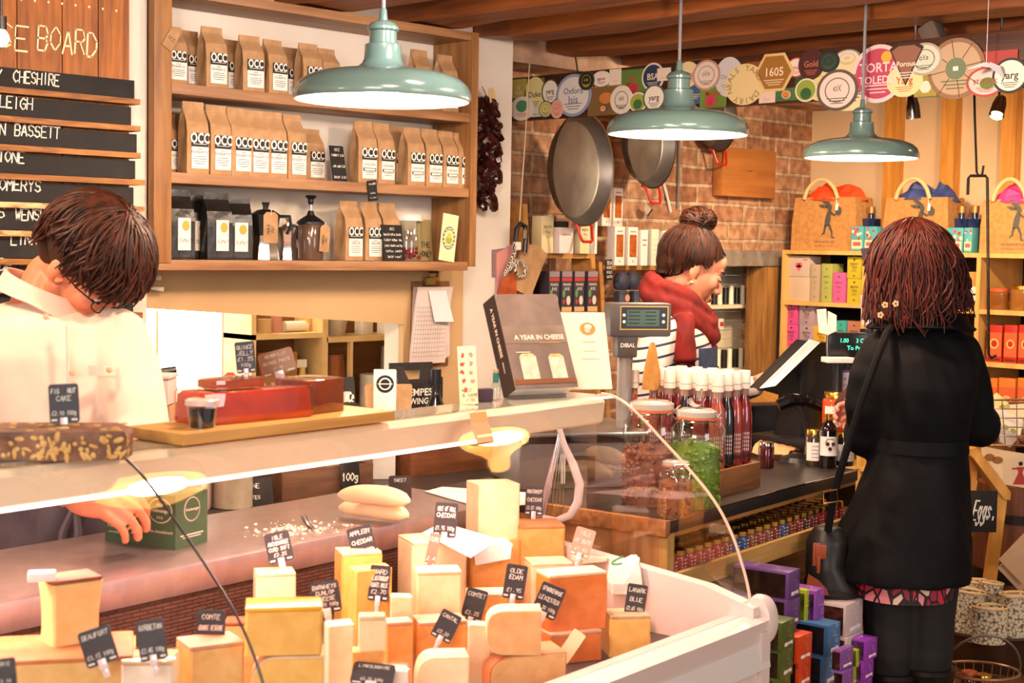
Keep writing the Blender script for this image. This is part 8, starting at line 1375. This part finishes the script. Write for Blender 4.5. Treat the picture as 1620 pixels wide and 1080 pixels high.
for i in range(150):
    a0 = rn.uniform(0, 6.3); ax = V((rn.gauss(0, 1), rn.gauss(0, .5), rn.gauss(0, 1))).normalized(); u1 = ax.orthogonal().normalized(); u2 = ax.cross(u1); rr = rn.uniform(.9, 1.12); P = [bc + V(((u1.x * math.cos(t_) + u2.x * math.sin(t_)) * .050 * rr, (u1.y * math.cos(t_) + u2.y * math.sin(t_)) * .042 * rr, (u1.z * math.cos(t_) + u2.z * math.sin(t_)) * .036 * rr)) for t_ in [a0 + j * .28 for j in range(9)]]; b.tube(P, [.001] + [.0035] * 7 + [.001], 4)
b.ell(bc, (.047, .039, .034), 0, 16, 10)
for i in range(7): p = hM @ V((0, -.09, .02 + .02 * i)); b.tube([p, p + V((-.015, rn.uniform(-.01, .01), .005)), p + V((-.03, rn.uniform(-.02, .02), rn.uniform(-.01, .015)))], .0008, 4)
b.build('hair', HB, sv, ang=80)
b = B(); b.ell(hM @ V((.078, -.003, -.046)), (.0055,) * 3, 0, 10, 8); b.ell(hM @ V((-.078, -.003, -.046)), (.0055,) * 3, 0, 10, 8); b.build('earrings', mat('pearl', '#d9cbb8', rough=.2, metal=.5), sv)
# ------------------------------------------------------------------ the cheesemonger bowing over the counter
O, L, k = framer(100, 2.84); mg = thing('person', 'person with brown mop of hair, glasses and pale shirt bowing over the counter', 'person', O, -45)
hM = T(*L(138, 424)) @ rot(0, 0, -118) @ rot(-46, 0, 0)
b = B(); head(b, hM, .97); limb(b, [hM @ V((0, -.03, -.04)), hM @ V((0, -.045, -.08)), L(62, 500, 0)], [.052, .054, .062]); rings(b, L, k, [(478, 62, 40, .06, 0), (510, 66, 100, .10, 0), (560, 72, 112, .11, 0), (650, 76, 104, .11, 0), (760, 74, 100, .11, 0), (860, 72, 105, .12, 0)])
limb(b, [L(185, 545, -.02), L(212, 610, -.06), L(222, 690, -.10)], [.046, .042, .038]); limb(b, [L(222, 690, -.10), L(196, 735, -.24), L(100, 772, -.42)], [.038, .034, .026]); limb(b, [L(-30, 545, .02), L(-72, 640, .02), L(-110, 740, .02), L(-120, 830, .0)], [.046, .04, .036, .028])
for x in (40, 105): f = L(x, 860); limb(b, [f, V((f.x, .0, .48)), V((f.x, .02, .09))], [.085, .06, .045]); limb(b, [V((f.x, .02, .05)), V((f.x, -.10, .04))], [.042, .035])
hand(b, T(*L(101, 774, -.43)) @ rot(0, 0, -92) @ rot(-14, 0, 0) @ rot(0, 38, 0), 36, 4, -1, 1.05); hand(b, T(*L(-121, 838, .0)) @ rot(-80, 0, 0), 40, 5, 1, .95)
fuse(b, 'body', mat('skin_warm', '#d98a66', '#cf7a58', 9, .5, sss=.25), mg, .0042, 2); face_bits(mg, hM, .97)
SH = mat('pale_shirt', '#e8cdb8', '#e2c4ae', 14, .8); b = B()
rings(b, L, k, [(476, 60, 44, .07, 0), (492, 62, 84, .095, 0), (512, 66, 112, .115, 0), (560, 72, 126, .13, 0), (620, 76, 124, .135, 0), (700, 78, 118, .135, 0), (800, 76, 114, .135, 0)], 36); limb(b, [L(182, 540, -.01), L(200, 585, -.04), L(212, 635, -.07), L(220, 690, -.10)], [.070, .066, .060, .060]); limb(b, [L(220, 690, -.10), L(200, 730, -.17)], [.060, .052]); limb(b, [L(-28, 540, .02), L(-52, 630, -.04), L(-38, 735, -.1)], [.068, .064, .058]); fuse(b, 'shirt', SH, mg, .007, 4, .007, 9)
b = B(); n = 26; R = []
for f in range(4):
    ff = f / 3; R.append([V((L(70 + 4 * ff, 438 + 38 * ff).x + (.066 + .026 * ff) * math.cos(a), (.070 + .022 * ff) * math.sin(a), L(70, 448 + 28 * ff).z - .030 * math.cos(a) - .020 * ff * max(0, math.cos(a)))) for a in [.35 + (2 * PI - .7) * i / n for i in range(n + 1)]])
bb = bmesh.new(); m1 = n + 1; q_ = [bb.verts.new(p) for r in R for p in r]
for j in range(3):
    for i in range(n): bb.faces.new((q_[j * m1 + i], q_[j * m1 + i + 1], q_[(j + 1) * m1 + i + 1], q_[(j + 1) * m1 + i]))
bmesh.ops.recalc_face_normals(bb, faces=bb.faces[:]); bmesh.ops.solidify(bb, geom=bb.faces[:], thickness=.005); b.bm(bb, 0, None, True); b.build('collar', SH, mg)
b = B()
for x, y in ((73, 500), (114, 590), (173, 585)): c = L(x, y, -.145 if y > 520 else -.10); b.lathe([(.0055, 0), (.0055, .002), (0, .003)], 12, 0, T(*c) @ rot(90))
b.build('buttons', mat('button_tan', '#c9a888', rough=.4), mg)
b = B(); b.sheet(6, 2, lambda u, v: L(140 + 50 * u, 578 + 16 * v, -.137 + .02 * (u - .3) ** 2 * 4), 0, None, .003); b.tube([L(106, 515, -.132), L(108, 600, -.140), L(109, 690, -.142)], .0035, 6); b.build('pocket_flap', SH, mg)
AP = mat('grey_apron', '#5c5058', '#4a4048', 20, .8); b = B(); rings(b, L, k, [(775, 74, 118, .142, 0), (850, 72, 120, .15, 0), (930, 70, 118, .15, 0), (1100, 68, 112, .14, 0)], 36); b.build('apron', AP, mg)
b = B(); b.tube([L(118, 800, -.15), L(100, 840, -.16), L(92, 890, -.165)], [.006, .008, .008], 6); b.tube([L(120, 800, -.15), L(124, 840, -.16), L(120, 885, -.165)], [.006, .008, .008], 6); b.ell(L(118, 800, -.152), (.012, .01, .012), 0, 10, 8); b.build('apron_strings', mat('apron_string', '#6a5e66', rough=.8), mg)
b = B()
for x in (40, 105): f = L(x, 860); limb(b, [V((f.x, 0, .75)), V((f.x, .0, .48)), V((f.x, .02, .07))], [.10, .08, .065])
fuse(b, 'trousers', MATS['dark_jeans'], mg, .01, 3)
HM = hairmat('mop_brown_hair', '#150803', '#4c2310'); b = B(); cr = hM @ T(0, -.012, .036)
b.ell((0, -.012, .008), (.084, .092, .086), 0, 24, 16, cr); b.ell((0, -.05, -.035), (.068, .055, .06), 0, 20, 12, cr); tm = lambda a: (1.86 if math.sin(a) > .3 else 1.64 if abs(math.cos(a)) > .8 else 2.12)
locks(cr @ T(0, 0, .008), 560, .094, .112, .098, tm, 14, .0045, .003, flare=.0, b=b, jit=.14, th0=(.0, .5)); locks(cr @ T(0, .006, .006), 300, .101, .118, .103, lambda a: tm(a) - .1, 22, .0028, .005, flare=.02, b=b, jit=.22)
b.build('hair', HM, mg, ang=80)
b = B(); Mk = hM @ Mx.Scale(.97, 4)
for s in (-1, 1): b.tube([V((s * .032 + .020 * math.cos(a), .104 - .012 * abs(math.cos(a)), -.002 + .015 * math.sin(a))) for a in [2 * PI * i / 18 for i in range(18)]], .0014, 6, 0, Mk, True, True); b.tube([(s * .052, .095, .004), (s * .072, .06, .006), (s * .078, -.005, .0)], .0016, 6, 0, Mk)
b.tube([(-.012, .106, .002), (0, .110, .005), (.012, .106, .002)], .0013, 6, 0, Mk); b.build('glasses', DARKPL, mg)
# ------------------------------------------------------------------ pieces that belong to a part of their thing
SUBS = [('rubber_seal', 'lid'), ('wire_clip', 'lid'), ('glass_seal', 'curved_glass'), ('glass_edge', 'end_glass'), ('collar', 'coat'), ('belt', 'coat'), ('collar', 'shirt'), ('buttons', 'shirt'), ('pocket_flap', 'shirt'), ('scarf_flowers', 'scarf'), ('scarf_fringe', 'scarf'), ('apron_strings', 'apron'), ('buckle', 'strap'), ('leather_tab', 'pouch'), ('leather_patch', 'pouch'), ('digits', 'head'), ('key_panel', 'body'), ('neck', 'display_head'), ('loose_note', 'papers'), ('ruled_grid', 'papers'), ('steel_edge', 'worktop'), ('end_strip', 'worktop'), ('shelf_lip', 'jam_shelf'), ('tube_lamp', 'canopy'), ('handle', 'jug'), ('lips', 'body'), ('eyes', 'body'), ('eyebrows', 'body')]
base_ = lambda o: o.name.split('.')[0]
for root in [o for o in bpy.data.objects if o.parent is None and o.type == 'EMPTY']:
    ks = kids(root)
    for c_, p_ in SUBS:
        ps = [x for x in ks if base_(x) == p_]
        if ps:
            for x in ks:
                if base_(x) == c_ and x.parent == root: x.parent = ps[0]
